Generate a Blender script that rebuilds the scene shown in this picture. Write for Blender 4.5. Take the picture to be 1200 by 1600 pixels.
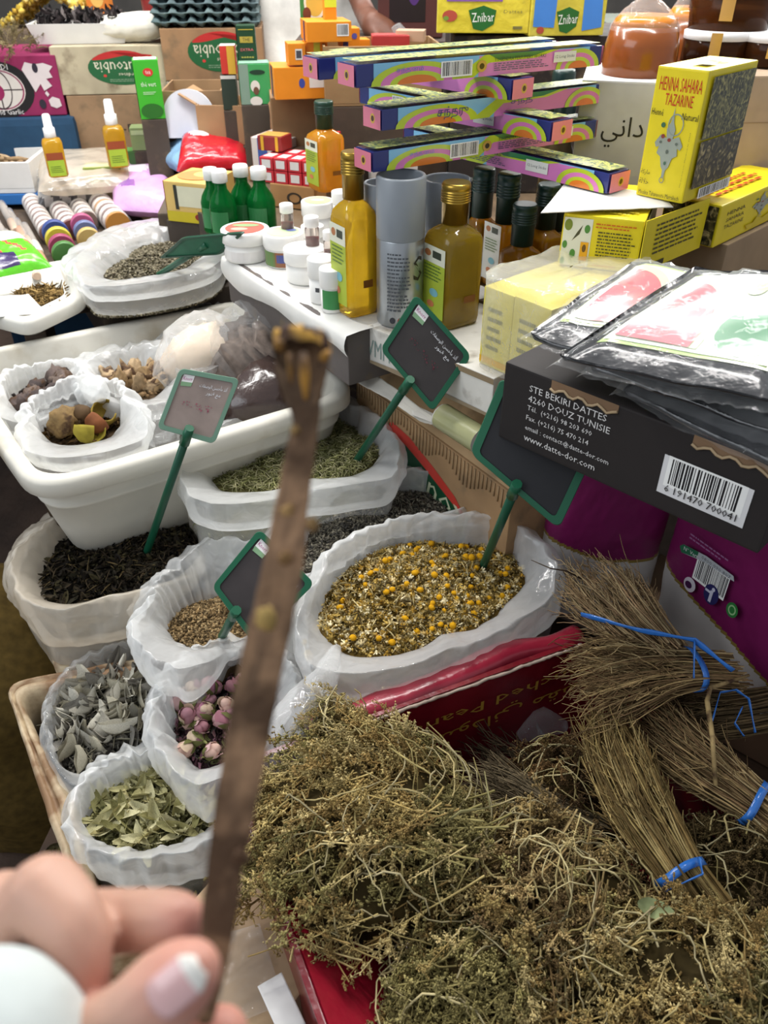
import bpy, bmesh, math, random
import numpy as np
from mathutils import Vector, Matrix, noise
from math import pi, sin, cos, radians as R
random.seed(7); rng = np.random.default_rng(7)
for o in list(bpy.data.objects): bpy.data.objects.remove(o)
SC = bpy.context.scene; COL = SC.collection
# ------------------------------------------------------------------ camera
PITCH = R(36); FPX = 1250.0; CZ = 1.5
cam = bpy.data.cameras.new('camera'); camo = bpy.data.objects.new('camera', cam); COL.objects.link(camo)
camo.location = (0, 0, CZ); camo.rotation_euler = (pi/2-PITCH, 0, 0)
cam.sensor_fit = 'VERTICAL'; cam.sensor_height = 36; cam.lens = FPX/1600*36
cam.clip_start = .02; cam.dof.use_dof = True; cam.dof.focus_distance = 1.05; cam.dof.aperture_fstop = 9.0
SC.camera = camo
# ------------------------------------------------------------------ world, lamps, exposure
wd = bpy.data.worlds.new('market_hall'); SC.world = wd; wd.use_nodes = True
bg = wd.node_tree.nodes['Background']; bg.inputs[0].default_value = (.88, .93, 1, 1); bg.inputs[1].default_value = .36
def area(name, loc, target, sx, sy, power, col):
    l = bpy.data.lights.new(name, 'AREA'); l.shape = 'RECTANGLE'; l.size = sx; l.size_y = sy; l.energy = power; l.color = col
    o = bpy.data.objects.new(name, l); COL.objects.link(o); o.location = loc
    o.rotation_euler = (Vector(target)-Vector(loc)).to_track_quat('-Z', 'Y').to_euler(); return o
area('tube_lamp_stall', (.25, 1.55, 2.7), (.1, 1.3, .8), 1.5, .10, 24, (1, .97, .93))
area('tube_lamp_left', (-.9, 1.75, 2.7), (-.8, 1.6, .8), 1.4, .10, 24, (1, .98, .95))
area('tube_lamp_back', (1.5, 3.7, 2.6), (.5, 1.4, 1.0), 1.7, .5, 60, (1, .98, .95))
area('tube_lamp_rear', (-.6, 2.9, 2.7), (-.5, 2.4, 1.0), 1.5, .10, 20, (1, .98, .95))
area('hall_opening', (-2.6, -.6, 3.0), (-.1, .9, .6), 2.4, 2.0, 36, (.88, .94, 1))
SC.view_settings.view_transform = 'Standard'; SC.view_settings.look = 'None'
SC.view_settings.gamma = 1; SC.view_settings.use_curve_mapping = False; SC.view_settings.exposure = .5
# ------------------------------------------------------------------ helpers: measuring from the photograph
_s, _c = sin(PITCH), cos(PITCH)
def ray(px, py):
    x = (px-600)/FPX; y = -(py-800)/FPX
    return Vector((x, _c+y*_s, -_s+y*_c))
def G(px, py, z):
    d = ray(px, py); t = (z-CZ)/d.z; return Vector((d.x*t, d.y*t, z))
def D(px, py, Y):
    d = ray(px, py); t = Y/d.y; return Vector((d.x*t, Y, CZ+d.z*t))
def RD(px, py, dep):           # point on the pixel's ray at a depth along the view axis
    return Vector((0, 0, CZ))+ray(px, py)*dep
def pix(p):
    x, y, z = p[0], p[1], p[2]-CZ; d = y*_c-z*_s; u = y*_s+z*_c
    return 600+FPX*x/d, 800-FPX*u/d
def depth(p): return p[1]*_c-(p[2]-CZ)*_s
def zat(p, topy):              # height above p whose picture row is topy
    lo, hi = p[2]-.3, p[2]+1.0
    for _ in range(40):
        m = (lo+hi)/2
        if pix((p[0], p[1], m))[1] > topy: lo = m
        else: hi = m
    return lo
def lin(c):
    if isinstance(c, str): c = [int(c[i:i+2], 16)/255 for i in (0, 2, 4)]
    return tuple((v/12.92 if v <= .04045 else ((v+.055)/1.055)**2.4) for v in c[:3])
# ------------------------------------------------------------------ materials (all procedural)
def _mat(name):
    m = bpy.data.materials.new(name); m.use_nodes = True; nt = m.node_tree
    return m, nt, nt.nodes, nt.links, nt.nodes['Principled BSDF']
def _coords(N, L, scale):
    tc = N.new('ShaderNodeTexCoord'); mp = N.new('ShaderNodeMapping'); L.new(tc.outputs['Object'], mp.inputs[0])
    mp.inputs['Scale'].default_value = scale if isinstance(scale, tuple) else (scale,)*3
    return mp.outputs[0]
def finish(name, rough=.5, metal=0, trans=0, ior=1.45, alpha=1, spec=.5, coat=0, var=.12, vscale=25, bump=0, bscale=60, bdist=.002, col=None, sss=0, stretch=None, detail=3, translucent=0, dirt=None, darkmul=1):
    m, nt, N, L, b = _mat(name)
    co = _coords(N, L, stretch or 1.0)
    if col is None:
        at = N.new('ShaderNodeAttribute'); at.attribute_name = 'Col'; c = at.outputs['Color']
    else:
        rgb = N.new('ShaderNodeRGB'); rgb.outputs[0].default_value = (*lin(col), 1); c = rgb.outputs[0]
    if var:
        nz = N.new('ShaderNodeTexNoise'); nz.inputs['Scale'].default_value = vscale; nz.inputs['Detail'].default_value = detail; L.new(co, nz.inputs['Vector'])
        mr = N.new('ShaderNodeMapRange'); mr.inputs['From Min'].default_value = .3; mr.inputs['From Max'].default_value = .7
        mr.inputs['To Min'].default_value = 1-var; mr.inputs['To Max'].default_value = 1+var*.4; L.new(nz.outputs['Fac'], mr.inputs['Value'])
        mx = N.new('ShaderNodeVectorMath'); mx.operation = 'SCALE'; L.new(c, mx.inputs[0]); L.new(mr.outputs[0], mx.inputs['Scale']); c = mx.outputs[0]
    if dirt:
        dn = N.new('ShaderNodeTexNoise'); dn.inputs['Scale'].default_value = dirt[1]; dn.inputs['Detail'].default_value = 6; L.new(co, dn.inputs['Vector'])
        dr = N.new('ShaderNodeMapRange'); dr.inputs['From Min'].default_value = dirt[2]; dr.inputs['From Max'].default_value = dirt[3]; L.new(dn.outputs['Fac'], dr.inputs['Value'])
        mm = N.new('ShaderNodeMix'); mm.data_type = 'RGBA'; L.new(dr.outputs[0], mm.inputs['Factor']); L.new(c, mm.inputs['A']); mm.inputs['B'].default_value = (*lin(dirt[0]), 1); c = mm.outputs['Result']
    L.new(c, b.inputs['Base Color'])
    b.inputs['Roughness'].default_value = rough; b.inputs['Metallic'].default_value = metal
    b.inputs['Transmission Weight'].default_value = trans; b.inputs['IOR'].default_value = ior
    b.inputs['Specular IOR Level'].default_value = spec; b.inputs['Coat Weight'].default_value = coat; b.inputs['Coat Roughness'].default_value = .1
    if sss: b.inputs['Subsurface Weight'].default_value = sss; b.inputs['Subsurface Radius'].default_value = (.01, .004, .002); b.inputs['Subsurface Scale'].default_value = .6
    if bump:
        bn = N.new('ShaderNodeTexNoise'); bn.inputs['Scale'].default_value = bscale; bn.inputs['Detail'].default_value = 4; L.new(co, bn.inputs['Vector'])
        bp = N.new('ShaderNodeBump'); bp.inputs['Strength'].default_value = bump; bp.inputs['Distance'].default_value = bdist
        L.new(bn.outputs['Fac'], bp.inputs['Height']); L.new(bp.outputs[0], b.inputs['Normal'])
    out = nt.nodes['Material Output']; sh = b.outputs[0]
    if translucent:
        tl = N.new('ShaderNodeBsdfTranslucent'); L.new(c, tl.inputs[0]); ms = N.new('ShaderNodeMixShader'); ms.inputs[0].default_value = translucent
        L.new(sh, ms.inputs[1]); L.new(tl.outputs[0], ms.inputs[2]); sh = ms.outputs[0]
    if alpha < 1:
        tp = N.new('ShaderNodeBsdfTransparent'); ms = N.new('ShaderNodeMixShader'); ms.inputs[0].default_value = alpha
        L.new(tp.outputs[0], ms.inputs[1]); L.new(sh, ms.inputs[2]); sh = ms.outputs[0]
    L.new(sh, out.inputs['Surface'])
    return m
def film(name, col, alpha, rough=.12, bump=.6, bscale=26, amax=.45):
    """thin crumpled plastic sheet: mostly clear, glossy creases"""
    m, nt, N, L, b = _mat(name)
    co = _coords(N, L, 1.0)
    b.inputs['Base Color'].default_value = (*lin(col), 1); b.inputs['Roughness'].default_value = rough; b.inputs['Coat Weight'].default_value = .6; b.inputs['Coat Roughness'].default_value = .05; b.inputs['Specular IOR Level'].default_value = .9
    nz = N.new('ShaderNodeTexNoise'); nz.noise_type = 'RIDGED_MULTIFRACTAL'; nz.inputs['Scale'].default_value = bscale; nz.inputs['Detail'].default_value = 1.5; nz.inputs['Distortion'].default_value = .4; L.new(co, nz.inputs['Vector'])
    nb = N.new('ShaderNodeTexNoise'); nb.inputs['Scale'].default_value = bscale*2.6; nb.inputs['Detail'].default_value = 1; nb.inputs['Distortion'].default_value = 1.0; L.new(co, nb.inputs['Vector'])
    ad = N.new('ShaderNodeMath'); ad.operation = 'MULTIPLY_ADD'; L.new(nb.outputs['Fac'], ad.inputs[0]); ad.inputs[1].default_value = .3; L.new(nz.outputs['Fac'], ad.inputs[2])
    bp = N.new('ShaderNodeBump'); bp.inputs['Strength'].default_value = bump; bp.inputs['Distance'].default_value = .01; L.new(ad.outputs[0], bp.inputs['Height']); L.new(bp.outputs[0], b.inputs['Normal'])
    tl = N.new('ShaderNodeBsdfTranslucent'); tl.inputs[0].default_value = (*lin(col), 1)
    ms = N.new('ShaderNodeMixShader'); ms.inputs[0].default_value = .35; L.new(b.outputs[0], ms.inputs[1]); L.new(tl.outputs[0], ms.inputs[2])
    tp = N.new('ShaderNodeBsdfTransparent'); m2 = N.new('ShaderNodeMixShader')
    lw = N.new('ShaderNodeLayerWeight'); lw.inputs[0].default_value = .35; L.new(bp.outputs[0], lw.inputs['Normal'])
    mr = N.new('ShaderNodeMapRange'); mr.inputs['To Min'].default_value = alpha; mr.inputs['To Max'].default_value = min(1, alpha+amax); L.new(lw.outputs['Facing'], mr.inputs['Value'])
    L.new(mr.outputs[0], m2.inputs[0]); L.new(tp.outputs[0], m2.inputs[1]); L.new(ms.outputs[0], m2.inputs[2]); L.new(m2.outputs[0], nt.nodes['Material Output'].inputs['Surface'])
    return m
M = dict(
    card=finish('cardboard', .72, var=.18, vscale=14, bump=.25, bscale=40, bdist=.002),
    oldcard=finish('stained_cardboard', .75, var=.3, vscale=9, bump=.35, bscale=30, bdist=.003, dirt=('6a5a44', 22, .56, .8)),
    foam=finish('stained_foam', .6, var=.15, vscale=12, bump=.5, bscale=60, bdist=.003, dirt=('7c5f42', 13, .40, .55)),
    prnt=finish('printed_card', .42, var=.05, vscale=30),
    gloss=finish('glossy_print', .2, var=.05, vscale=30, coat=.3),
    waxed=finish('waxed_carton', .26, var=.25, vscale=18, bump=.5, bscale=26, bdist=.006, coat=.2),
    packet=finish('foil_packet', .22, var=.1, vscale=20, bump=.7, bscale=22, bdist=.008, coat=.4),
    sack=finish('woven_sack', .32, var=.15, vscale=10, bump=.4, bscale=14, bdist=.008),
    plast=finish('plastic', .35, var=.06, vscale=20),
    bin=finish('milky_plastic', .42, var=.12, vscale=8, bump=.1, bscale=40, dirt=('a08c64', 7, .6, .85), translucent=.15),
    herb=finish('dry_plant', .85, var=.35, vscale=60, spec=.15, detail=2),
    leaf=finish('dry_leaf', .75, var=.3, vscale=50, spec=.2, translucent=.15),
    wood=finish('wood', .7, var=.4, vscale=8, stretch=(2, 2, 20), bump=.4),
    bark=finish('twig_bark', .75, var=.5, vscale=45, dirt=('4a3626', 38, .5, .62), bump=.9, bscale=120, bdist=.002, detail=5, spec=.25),
    gold=finish('gold_foil', .28, metal=.9, var=.08, bump=.1),
    metal=finish('steel', .32, metal=.85, var=.05),
    glassc=finish('coloured_glass', .06, trans=.82, ior=1.3, var=.04, coat=.2),
    oil=finish('oil_in_glass', .03, trans=.6, ior=1.3, var=.1, coat=.5, translucent=.25),
    tint=finish('tinted_plastic', .12, trans=.6, ior=1.2, var=.05),
    cloth=finish('cloth', .85, var=.12, vscale=30, bump=.4, bscale=50, sss=0),
    skin=finish('skin', .48, var=.14, vscale=35, bump=.12, bscale=220, bdist=.0006, sss=.12, spec=.35),
    nail=finish('nail', .22, var=.04, coat=.3),
    board=finish('chalkboard', .55, var=.2, vscale=30),
    paper=finish('paper', .8, var=.05, bump=.25, bscale=12, bdist=.006, translucent=.1),
    soil=finish('earth_floor', .9, var=.5, vscale=7, bump=.6, bscale=25, bdist=.01),
    bag=film('bag_plastic', 'fafbfa', .40, .09, .75, 19),
    bagthin=film('thin_bag_plastic', 'f2f4f4', .2, .06, .7, 22, .4),
    bagold=film('yellowed_bag_plastic', 'efe4d2', .55, .16, .7, 17),
    clear=film('clear_film', 'f4f6f6', .05, .04, .9, 20, .24),
)
def picmat(name, cols, scale, distort=2.0, stretch=1.0):
    """printed photograph of dry leaves: broken up patches of a few inks"""
    m, nt, N, L, b = _mat(name); co = _coords(N, L, stretch)
    nz = N.new('ShaderNodeTexNoise'); nz.inputs['Scale'].default_value = scale; nz.inputs['Detail'].default_value = 6; nz.inputs['Distortion'].default_value = distort; L.new(co, nz.inputs['Vector'])
    cr = N.new('ShaderNodeValToRGB'); e = cr.color_ramp.elements; n = len(cols)
    e[0].position = .34; e[0].color = (*lin(cols[0]), 1); e[1].position = .66; e[1].color = (*lin(cols[-1]), 1)
    for i, c in enumerate(cols[1:-1]): x = e.new(.34+.32*(i+1)/(n-1)); x.color = (*lin(c), 1)
    L.new(nz.outputs['Fac'], cr.inputs[0]); L.new(cr.outputs[0], b.inputs['Base Color']); b.inputs['Roughness'].default_value = .4
    return m
M['herbpic'] = picmat('herb_photo_print', ['1d1c10', '3a3a1c', '6d6a3a', 'a39a5c'], 90)
M['herbpic2'] = picmat('dark_leaf_photo_print', ['17150f', '2a2616', '5c5330', 'b0a070'], 60)
M['foilpic'] = picmat('busy_box_top_print', ['20303a', '4f6a4a', 'c8c864', '3a4a7a'], 60)
# ------------------------------------------------------------------ mesh builder
WHITE = (1, 1, 1)
_txt = {}
def text_mesh(s):
    if s not in _txt:
        cu = bpy.data.curves.new('t', 'FONT'); cu.body = s; cu.resolution_u = 1; cu.align_x = 'LEFT'
        o = bpy.data.objects.new('t', cu); COL.objects.link(o); bpy.context.view_layer.update()
        me = bpy.data.meshes.new_from_object(o.evaluated_get(bpy.context.evaluated_depsgraph_get()))
        v = np.array([x.co[:2] for x in me.vertices]).reshape(-1, 2); f = [tuple(p.vertices) for p in me.polygons]
        bpy.data.objects.remove(o); bpy.data.curves.remove(cu); bpy.data.meshes.remove(me)
        if len(v): v = (v-v.min(0)); ext = v.max(0); v = v-ext/2
        else: ext = np.ones(2)
        _txt[s] = (v, f, ext)
    return _txt[s]
class MB:
    def __init__(s): s.v = []; s.f = []; s.m = []; s.c = []; s.s = []
    def add(s, verts, faces, col=WHITE, mi=0, smooth=False, T=None):
        k = len(s.v)
        if T is not None: verts = [T @ Vector(p) for p in verts]
        s.v.extend([tuple(p) for p in verts]); c = lin(col)
        for f in faces: s.f.append(tuple(i+k for i in f)); s.m.append(mi); s.c.append(c); s.s.append(smooth)
        return s
    def box(s, sx, sy, sz, T=None, bev=.002, col=WHITE, mi=0, base=True):
        hx, hy, hz = sx/2, sy/2, sz/2; b = min(bev, hx*.4, hy*.4, hz*.4); bm = bmesh.new()
        bmesh.ops.create_cube(bm, size=1)
        for v in bm.verts: v.co = (v.co.x*sx, v.co.y*sy, v.co.z*sz+(hz if base else 0))
        if b > 0: bmesh.ops.bevel(bm, geom=list(bm.edges), offset=b, segments=2, profile=.7, affect='EDGES')
        bm.verts.index_update()
        s.add([v.co.copy() for v in bm.verts], [[v.index for v in f.verts] for f in bm.faces], col, mi, False, T); bm.free(); return s
    def grid(s, P, closed_u=False, closed_v=False, col=WHITE, mi=0, smooth=True, T=None):
        """P[i][j] -> point; rows i, columns j"""
        n, m = len(P), len(P[0]); fs = []
        for i in range(n if closed_v else n-1):
            for j in range(m if closed_u else m-1):
                a = i*m+j; b = i*m+(j+1) % m; c = ((i+1) % n)*m+(j+1) % m; d = ((i+1) % n)*m+j; fs.append((a, b, c, d))
        return s.add([p for r in P for p in r], fs, col, mi, smooth, T)
    def lathe(s, prof, n=20, T=None, col=WHITE, mi=0, smooth=True, sq=None, cap0=True, cap1=True, ry=1.0):
        rows = []
        for k, p in enumerate(prof):
            r, z = p[0], p[1]; e = p[2] if len(p) > 2 else (sq or 2)
            row = []
            for j in range(n):
                a = 2*pi*j/n+pi/n; ca, sa = cos(a), sin(a)
                q = (abs(ca)**e+abs(sa)**e)**(-1/e)
                row.append(Vector((r*q*ca, r*q*sa*ry, z)))
            rows.append(row)
        k = len(s.v); s.grid(rows, True, False, col, mi, smooth, T)
        c = lin(col); m = len(prof)
        if cap0: s.f.append(tuple(k+j for j in range(n))[::-1]); s.m.append(mi); s.c.append(c); s.s.append(False)
        if cap1: s.f.append(tuple(k+(m-1)*n+j for j in range(n))); s.m.append(mi); s.c.append(c); s.s.append(False)
        return s
    def tube(s, pts, rad, n=8, col=WHITE, mi=0, cap=True, smooth=True, flat=1.0):
        pts = [Vector(p) for p in pts]; m = len(pts)
        if not hasattr(rad, '__len__'): rad = [rad]*m
        rows = []; up = None
        for i, p in enumerate(pts):
            t = (pts[min(i+1, m-1)]-pts[max(i-1, 0)])
            if t.length < 1e-9: t = Vector((0, 0, 1))
            t.normalize()
            if up is None: up = Vector((0, 0, 1)) if abs(t.z) < .9 else Vector((1, 0, 0))
            x = up-t*up.dot(t)
            if x.length < 1e-6: x = t.orthogonal()
            x.normalize(); up = x; y = t.cross(x)
            rows.append([p+(x*cos(2*pi*j/n)+y*sin(2*pi*j/n)*flat)*rad[i] for j in range(n)])
        k = len(s.v); s.grid(rows, True, False, col, mi, smooth); c = lin(col)
        if cap:
            s.f.append(tuple(k+j for j in range(n))[::-1]); s.m.append(mi); s.c.append(c); s.s.append(False)
            s.f.append(tuple(k+(m-1)*n+j for j in range(n))); s.m.append(mi); s.c.append(c); s.s.append(False)
        return s
    def blob(s, r, T=None, col=WHITE, mi=0, amp=.15, freq=2.0, seg=14, rings=9, seed=0.0, flatz=1.0):
        rows = []
        rx, ry, rz = r if hasattr(r, '__len__') else (r, r, r)
        for i in range(rings+1):
            ph = pi*i/rings; row = []
            for j in range(seg):
                th = 2*pi*j/seg; d = Vector((sin(ph)*cos(th), sin(ph)*sin(th), cos(ph)))
                k = 1+amp*noise.noise(d*freq+Vector((seed, seed*1.7, seed*.3)))
                row.append(Vector((d.x*rx*k, d.y*ry*k, d.z*rz*k)))
            rows.append(row)
        return s.grid(rows, True, False, col, mi, True, T)
    def shape(s, pts, T=None, col=WHITE, mi=0):
        return s.add([(p[0], p[1], p[2] if len(p) > 2 else 0) for p in pts], [tuple(range(len(pts)))], col, mi, False, T)
    def ell(s, u, v, w, h, col, f, n=28):
        return s.add([f(u+w/2*cos(2*pi*i/n), v+h/2*sin(2*pi*i/n)) for i in range(n)], [tuple(range(n))], col)
    def text(s, st, u, v, w, h, col, f, rot=0, keep=None):
        """lettering fitted into a w x h field centred on (u,v); f maps (u,v) to a point"""
        tv, tf, ext = text_mesh(st)
        if not len(tv): return s
        sx, sy = w/ext[0], h/ext[1]
        cr, sr = cos(rot), sin(rot); P = []
        for x, y in tv:
            a, b = x*sx, y*sy; P.append(f(u+a*cr-b*sr, v+a*sr+b*cr))
        return s.add(P, tf, col)
    def build(s, name, mats, parent=None, **kw):
        me = bpy.data.meshes.new(name); me.from_pydata(s.v, [], s.f)
        if not isinstance(mats, (list, tuple)): mats = [mats]
        for m in mats: me.materials.append(M[m] if isinstance(m, str) else m)
        n = len(s.f)
        if n:
            if len(mats) > 1: me.polygons.foreach_set('material_index', np.array(s.m, dtype=np.int32))
            me.polygons.foreach_set('use_smooth', np.array(s.s, dtype=bool))
            ca = me.color_attributes.new('Col', 'FLOAT_COLOR', 'CORNER')
            ln = np.array([len(f) for f in s.f]); cc = np.repeat(np.hstack([np.array(s.c), np.ones((n, 1))]), ln, 0)
            ca.data.foreach_set('color', cc.astype(np.float32).ravel())
        me.update(); return link(name, me, parent, **kw)
def link(name, me, parent=None, label=None, cat=None, group=None, kind=None, T=None):
    o = bpy.data.objects.new(name, me); COL.objects.link(o)
    if parent: o.parent = parent
    if T is not None: o.matrix_local = T
    return tag(o, label, cat, group, kind)
def tag(o, label=None, cat=None, group=None, kind=None):
    if label: o['label'] = label
    if cat: o['category'] = cat
    if group: o['group'] = group
    if kind: o['kind'] = kind
    return o
def thing(name, label, cat, loc=(0, 0, 0), yaw=0, group=None, rot=None):
    o = bpy.data.objects.new(name, None); COL.objects.link(o); o.empty_display_size = .02
    o.location = loc; o.rotation_euler = rot or (0, 0, yaw); return tag(o, label, cat, group)
def npmesh(name, V, F, C, mats, parent=None, smooth=False, FM=None, **kw):
    """fast mesh from numpy arrays; F is (n,3) or (n,4); C linear colour per face"""
    V = np.asarray(V, dtype=np.float32); F = np.asarray(F, dtype=np.int32); n, k = F.shape
    me = bpy.data.meshes.new(name); me.vertices.add(len(V)); me.vertices.foreach_set('co', V.ravel())
    me.loops.add(n*k); me.loops.foreach_set('vertex_index', F.ravel())
    me.polygons.add(n); me.polygons.foreach_set('loop_start', np.arange(0, n*k, k, dtype=np.int32)); me.polygons.foreach_set('loop_total', np.full(n, k, dtype=np.int32))
    if not isinstance(mats, (list, tuple)): mats = [mats]
    for m in mats: me.materials.append(M[m] if isinstance(m, str) else m)
    if FM is not None: me.polygons.foreach_set('material_index', FM)
    if smooth: me.polygons.foreach_set('use_smooth', np.ones(n, dtype=bool))
    ca = me.color_attributes.new('Col', 'FLOAT_COLOR', 'CORNER'); C = np.asarray(C, dtype=np.float32)
    ca.data.foreach_set('color', np.repeat(np.hstack([C, np.ones((n, 1), dtype=np.float32)]), k, 0).ravel())
    me.update(calc_edges=True); me.validate(); return link(name, me, parent, **kw)
def Tm(loc=(0, 0, 0), rx=0, ry=0, rz=0, sc=None):
    m = Matrix.Translation(loc) @ Matrix.Rotation(rz, 4, 'Z') @ Matrix.Rotation(ry, 4, 'Y') @ Matrix.Rotation(rx, 4, 'X')
    if sc: m = m @ Matrix.Diagonal((*sc, 1)) if hasattr(sc, '__len__') else m @ Matrix.Scale(sc, 4)
    return m
# ------------------------------------------------------------------ cartons with printed faces
def facemap(w, d, h, side, off):
    if side == 'F': return lambda u, v: Vector((u*w, -d/2-off, h/2+v*h))
    if side == 'B': return lambda u, v: Vector((-u*w, d/2+off, h/2+v*h))
    if side == 'R': return lambda u, v: Vector((w/2+off, u*d, h/2+v*h))
    if side == 'L': return lambda u, v: Vector((-w/2-off, -u*d, h/2+v*h))
    if side == 'T': return lambda u, v: Vector((u*w, v*d, h+off))
def prints(root, w, d, h, items, fin='prnt'):
    """items: (side, kind, u, v, w, h, ...) in fractions of the face"""
    k = 0; sides = {}
    pics = {}
    for it in items:
        k += 1; f = facemap(w, d, h, it[0], .0006+.00012*k); kd = it[1]; pm = sides.setdefault(it[0], MB()) if kd != 'bar' else MB()
        if kd == 'rect':
            u, v, a, b, c = it[2:7]; pm.add([f(u-a/2, v-b/2), f(u+a/2, v-b/2), f(u+a/2, v+b/2), f(u-a/2, v+b/2)], [(0, 1, 2, 3)], c)
        elif kd == 'pic':
            u, v, a, b, mt = it[2:7]; q = pics.setdefault(mt, MB()); q.add([f(u-a/2, v-b/2), f(u+a/2, v-b/2), f(u+a/2, v+b/2), f(u-a/2, v+b/2)], [(0, 1, 2, 3)])
        elif kd == 'ell': pm.ell(*it[2:7], f)
        elif kd == 'ring':
            u, v, a, b, c, th = it[2:8]; n = 28
            P = [f(u+a/2*q*cos(2*pi*i/n), v+b/2*q*sin(2*pi*i/n)) for q in (1, 1-th) for i in range(n)]
            pm.add(P, [(i, (i+1) % n, n+(i+1) % n, n+i) for i in range(n)], c)
        elif kd == 'arch':      # half-ellipse, flat side at the bottom
            u, v, a, b, c = it[2:7]; n = 16; pm.add([f(u+a/2*cos(pi*i/n), v+b*sin(pi*i/n)) for i in range(n+1)], [tuple(range(n+1))], c)
        elif kd == 'poly': pm.add([f(*p) for p in it[2]], [tuple(range(len(it[2])))], it[3])
        elif kd == 'bar':
            u, v, a, b = it[2:6]; rr = random.Random(int(abs(u*1000)+abs(v*333))); x = u-a/2
            pm.add([f(u-a/2-.06*a, v-b*.62), f(u+a/2+.06*a, v-b*.62), f(u+a/2+.06*a, v+b*.58), f(u-a/2-.06*a, v+b*.58)], [(0, 1, 2, 3)], 'f2f2ee')
            f = facemap(w, d, h, it[0], .0006+.00012*(k+.6))
            while x < u+a/2:
                t = a*rr.choice([.012, .012, .02, .03]); pm.add([f(x, v-b/2), f(x+t, v-b/2), f(x+t, v+b/2), f(x, v+b/2)], [(0, 1, 2, 3)], '15151a'); x += t+a*rr.choice([.012, .02, .03])
            pm.build('barcode', fin, root)
        elif kd == 'text':
            st, u, v, a, b, c = it[2:8]; tm = MB(); tm.text(st, u, v, a, b, c, f, it[8] if len(it) > 8 else 0)
            if tm.f: tm.build('lettering', fin, root)
        elif kd == 'lines':     # rows of tiny unreadable print
            u, v, a, b, n, c = it[2:8]; rr = random.Random(n)
            for i in range(n):
                y = v+b/2-b*(i+.5)/n; x = u-a/2; hh = b/n*.42
                end = u+a/2*rr.uniform(.6, 1)
                while x < end:
                    ww = a*rr.uniform(.03, .12); pm.add([f(x, y-hh/2), f(min(x+ww, end), y-hh/2), f(min(x+ww, end), y+hh/2), f(x, y+hh/2)], [(0, 1, 2, 3)], c); x += ww+a*.022
    for pm in sides.values():
        if pm.f: pm.build('print', fin, root)
    for mt, q in pics.items(): q.build('picture', mt, root)
def carton(name, label, cat, dims, loc, yaw, col, fin='card', items=(), group=None, bev=.0025, rot=None, pfin=None):
    w, d, h = dims; r = thing(name, label, cat, loc, yaw, group, rot)
    bo = MB().box(w, d, h, None, bev, col).build('body', fin, r)
    if items: prints(bo, w, d, h, items, pfin or ('gloss' if fin == 'gloss' else 'prnt'))
    return r
def fit(bl, br, z, topy, d):
    """front bottom edge picked in the photograph -> location, yaw, (w, d, h)"""
    a, b = G(*bl, z), G(*br, z); e = b-a; w = e.length; yaw = math.atan2(e.y, e.x)
    h = zat(a, topy)-z; n = Vector((-sin(yaw), cos(yaw), 0)); c = (a+b)/2+n*d/2
    return c, yaw, (w, d, h)
def fitY(bl, br, Y, topy, d, yaw=0):
    """as fit, but at a known distance, standing square to it"""
    a, b = D(*bl, Y), D(*br, Y); w = (b-a).length; h = zat(a, topy)-a.z
    z = a.z; n = Vector((-sin(yaw), cos(yaw), 0)); c = (a+b)/2; c.z = z; return c+n*d/2, yaw, (w/max(.3, cos(yaw)), d, h)
def open_box(name, label, cat, dims, loc, yaw, col, fin='card', th=.006, items=(), flaps=(), group=None, taper=0, bev=.0015, incol=None):
    """carton without a lid: bottom, four walls, optional flaps (side, length, angle)"""
    w, d, h = dims; r = thing(name, label, cat, loc, yaw, group)
    b = MB(); b.box(w-.001, d-.001, th, None, bev, col); b.build('bottom', fin, r)
    for sd, (sx, sy, x, y) in dict(F=(w, th, 0, -d/2+th/2), B=(w, th, 0, d/2-th/2), L=(th, d-2*th, -w/2+th/2, 0), R=(th, d-2*th, w/2-th/2, 0)).items():
        MB().box(sx, sy, h-th, Tm((x, y, th)), bev, col).build('side_panel', fin, r)
    for sd, ln, an in flaps:
        if sd in 'FB':
            sg = -1 if sd == 'F' else 1; T = Matrix.Translation((0, sg*d/2, h)) @ Matrix.Rotation(sg*-R(an), 4, 'X'); MB().box(w*.98, th*.6, ln, T, bev, col).build('flap', fin, r)
        else:
            sg = -1 if sd == 'L' else 1; T = Matrix.Translation((sg*w/2, 0, h)) @ Matrix.Rotation(sg*R(an), 4, 'Y'); MB().box(th*.6, d*.96, ln, T, bev, col).build('flap', fin, r)
    if items: prints(r, w, d, h, items)
    return r
# ================================================================== SETTING
def struct(name, mb, mats, **k): return mb.build(name, mats, kind='structure', **k)
struct('floor', MB().box(9, 9, .1, Tm((0, 3, -.1)), 0, '4a3a30'), 'soil')
struct('wall_back', MB().box(9, .1, 3.2, Tm((0, 4.6, 0)), 0, '4d4a46'), 'card')
def fit_top(tl, tr, z, boty, d):
    a, b = G(*tl, z), G(*tr, z); e = b-a; w = e.length; yaw = math.atan2(e.y, e.x)
    zb = zat(a, boty); n = Vector((-sin(yaw), cos(yaw), 0)); c = (a+b)/2+n*d/2; c.z = zb
    return c, yaw, (w, d, z-zb)
def table(name, label, pts, z, th, col, legs=True):
    r = thing(name, label, 'table', (0, 0, 0)); t = MB(); n = len(pts)
    t.add([(x, y, z-th) for x, y in pts]+[(x, y, z) for x, y in pts], [tuple(range(n))[::-1], tuple(range(n, 2*n))]+[(i, (i+1) % n, n+(i+1) % n, n+i) for i in range(n)], col)
    t.build('table_top', 'wood', r)
    cx = sum(p[0] for p in pts)/n; cy = sum(p[1] for p in pts)/n
    for x, y in pts:
        MB().box(.05, .05, z-th, Tm((x+(cx-x)*.12, y+(cy-y)*.12, 0)), .003, col).build('leg', 'wood', r)
    return r
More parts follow.
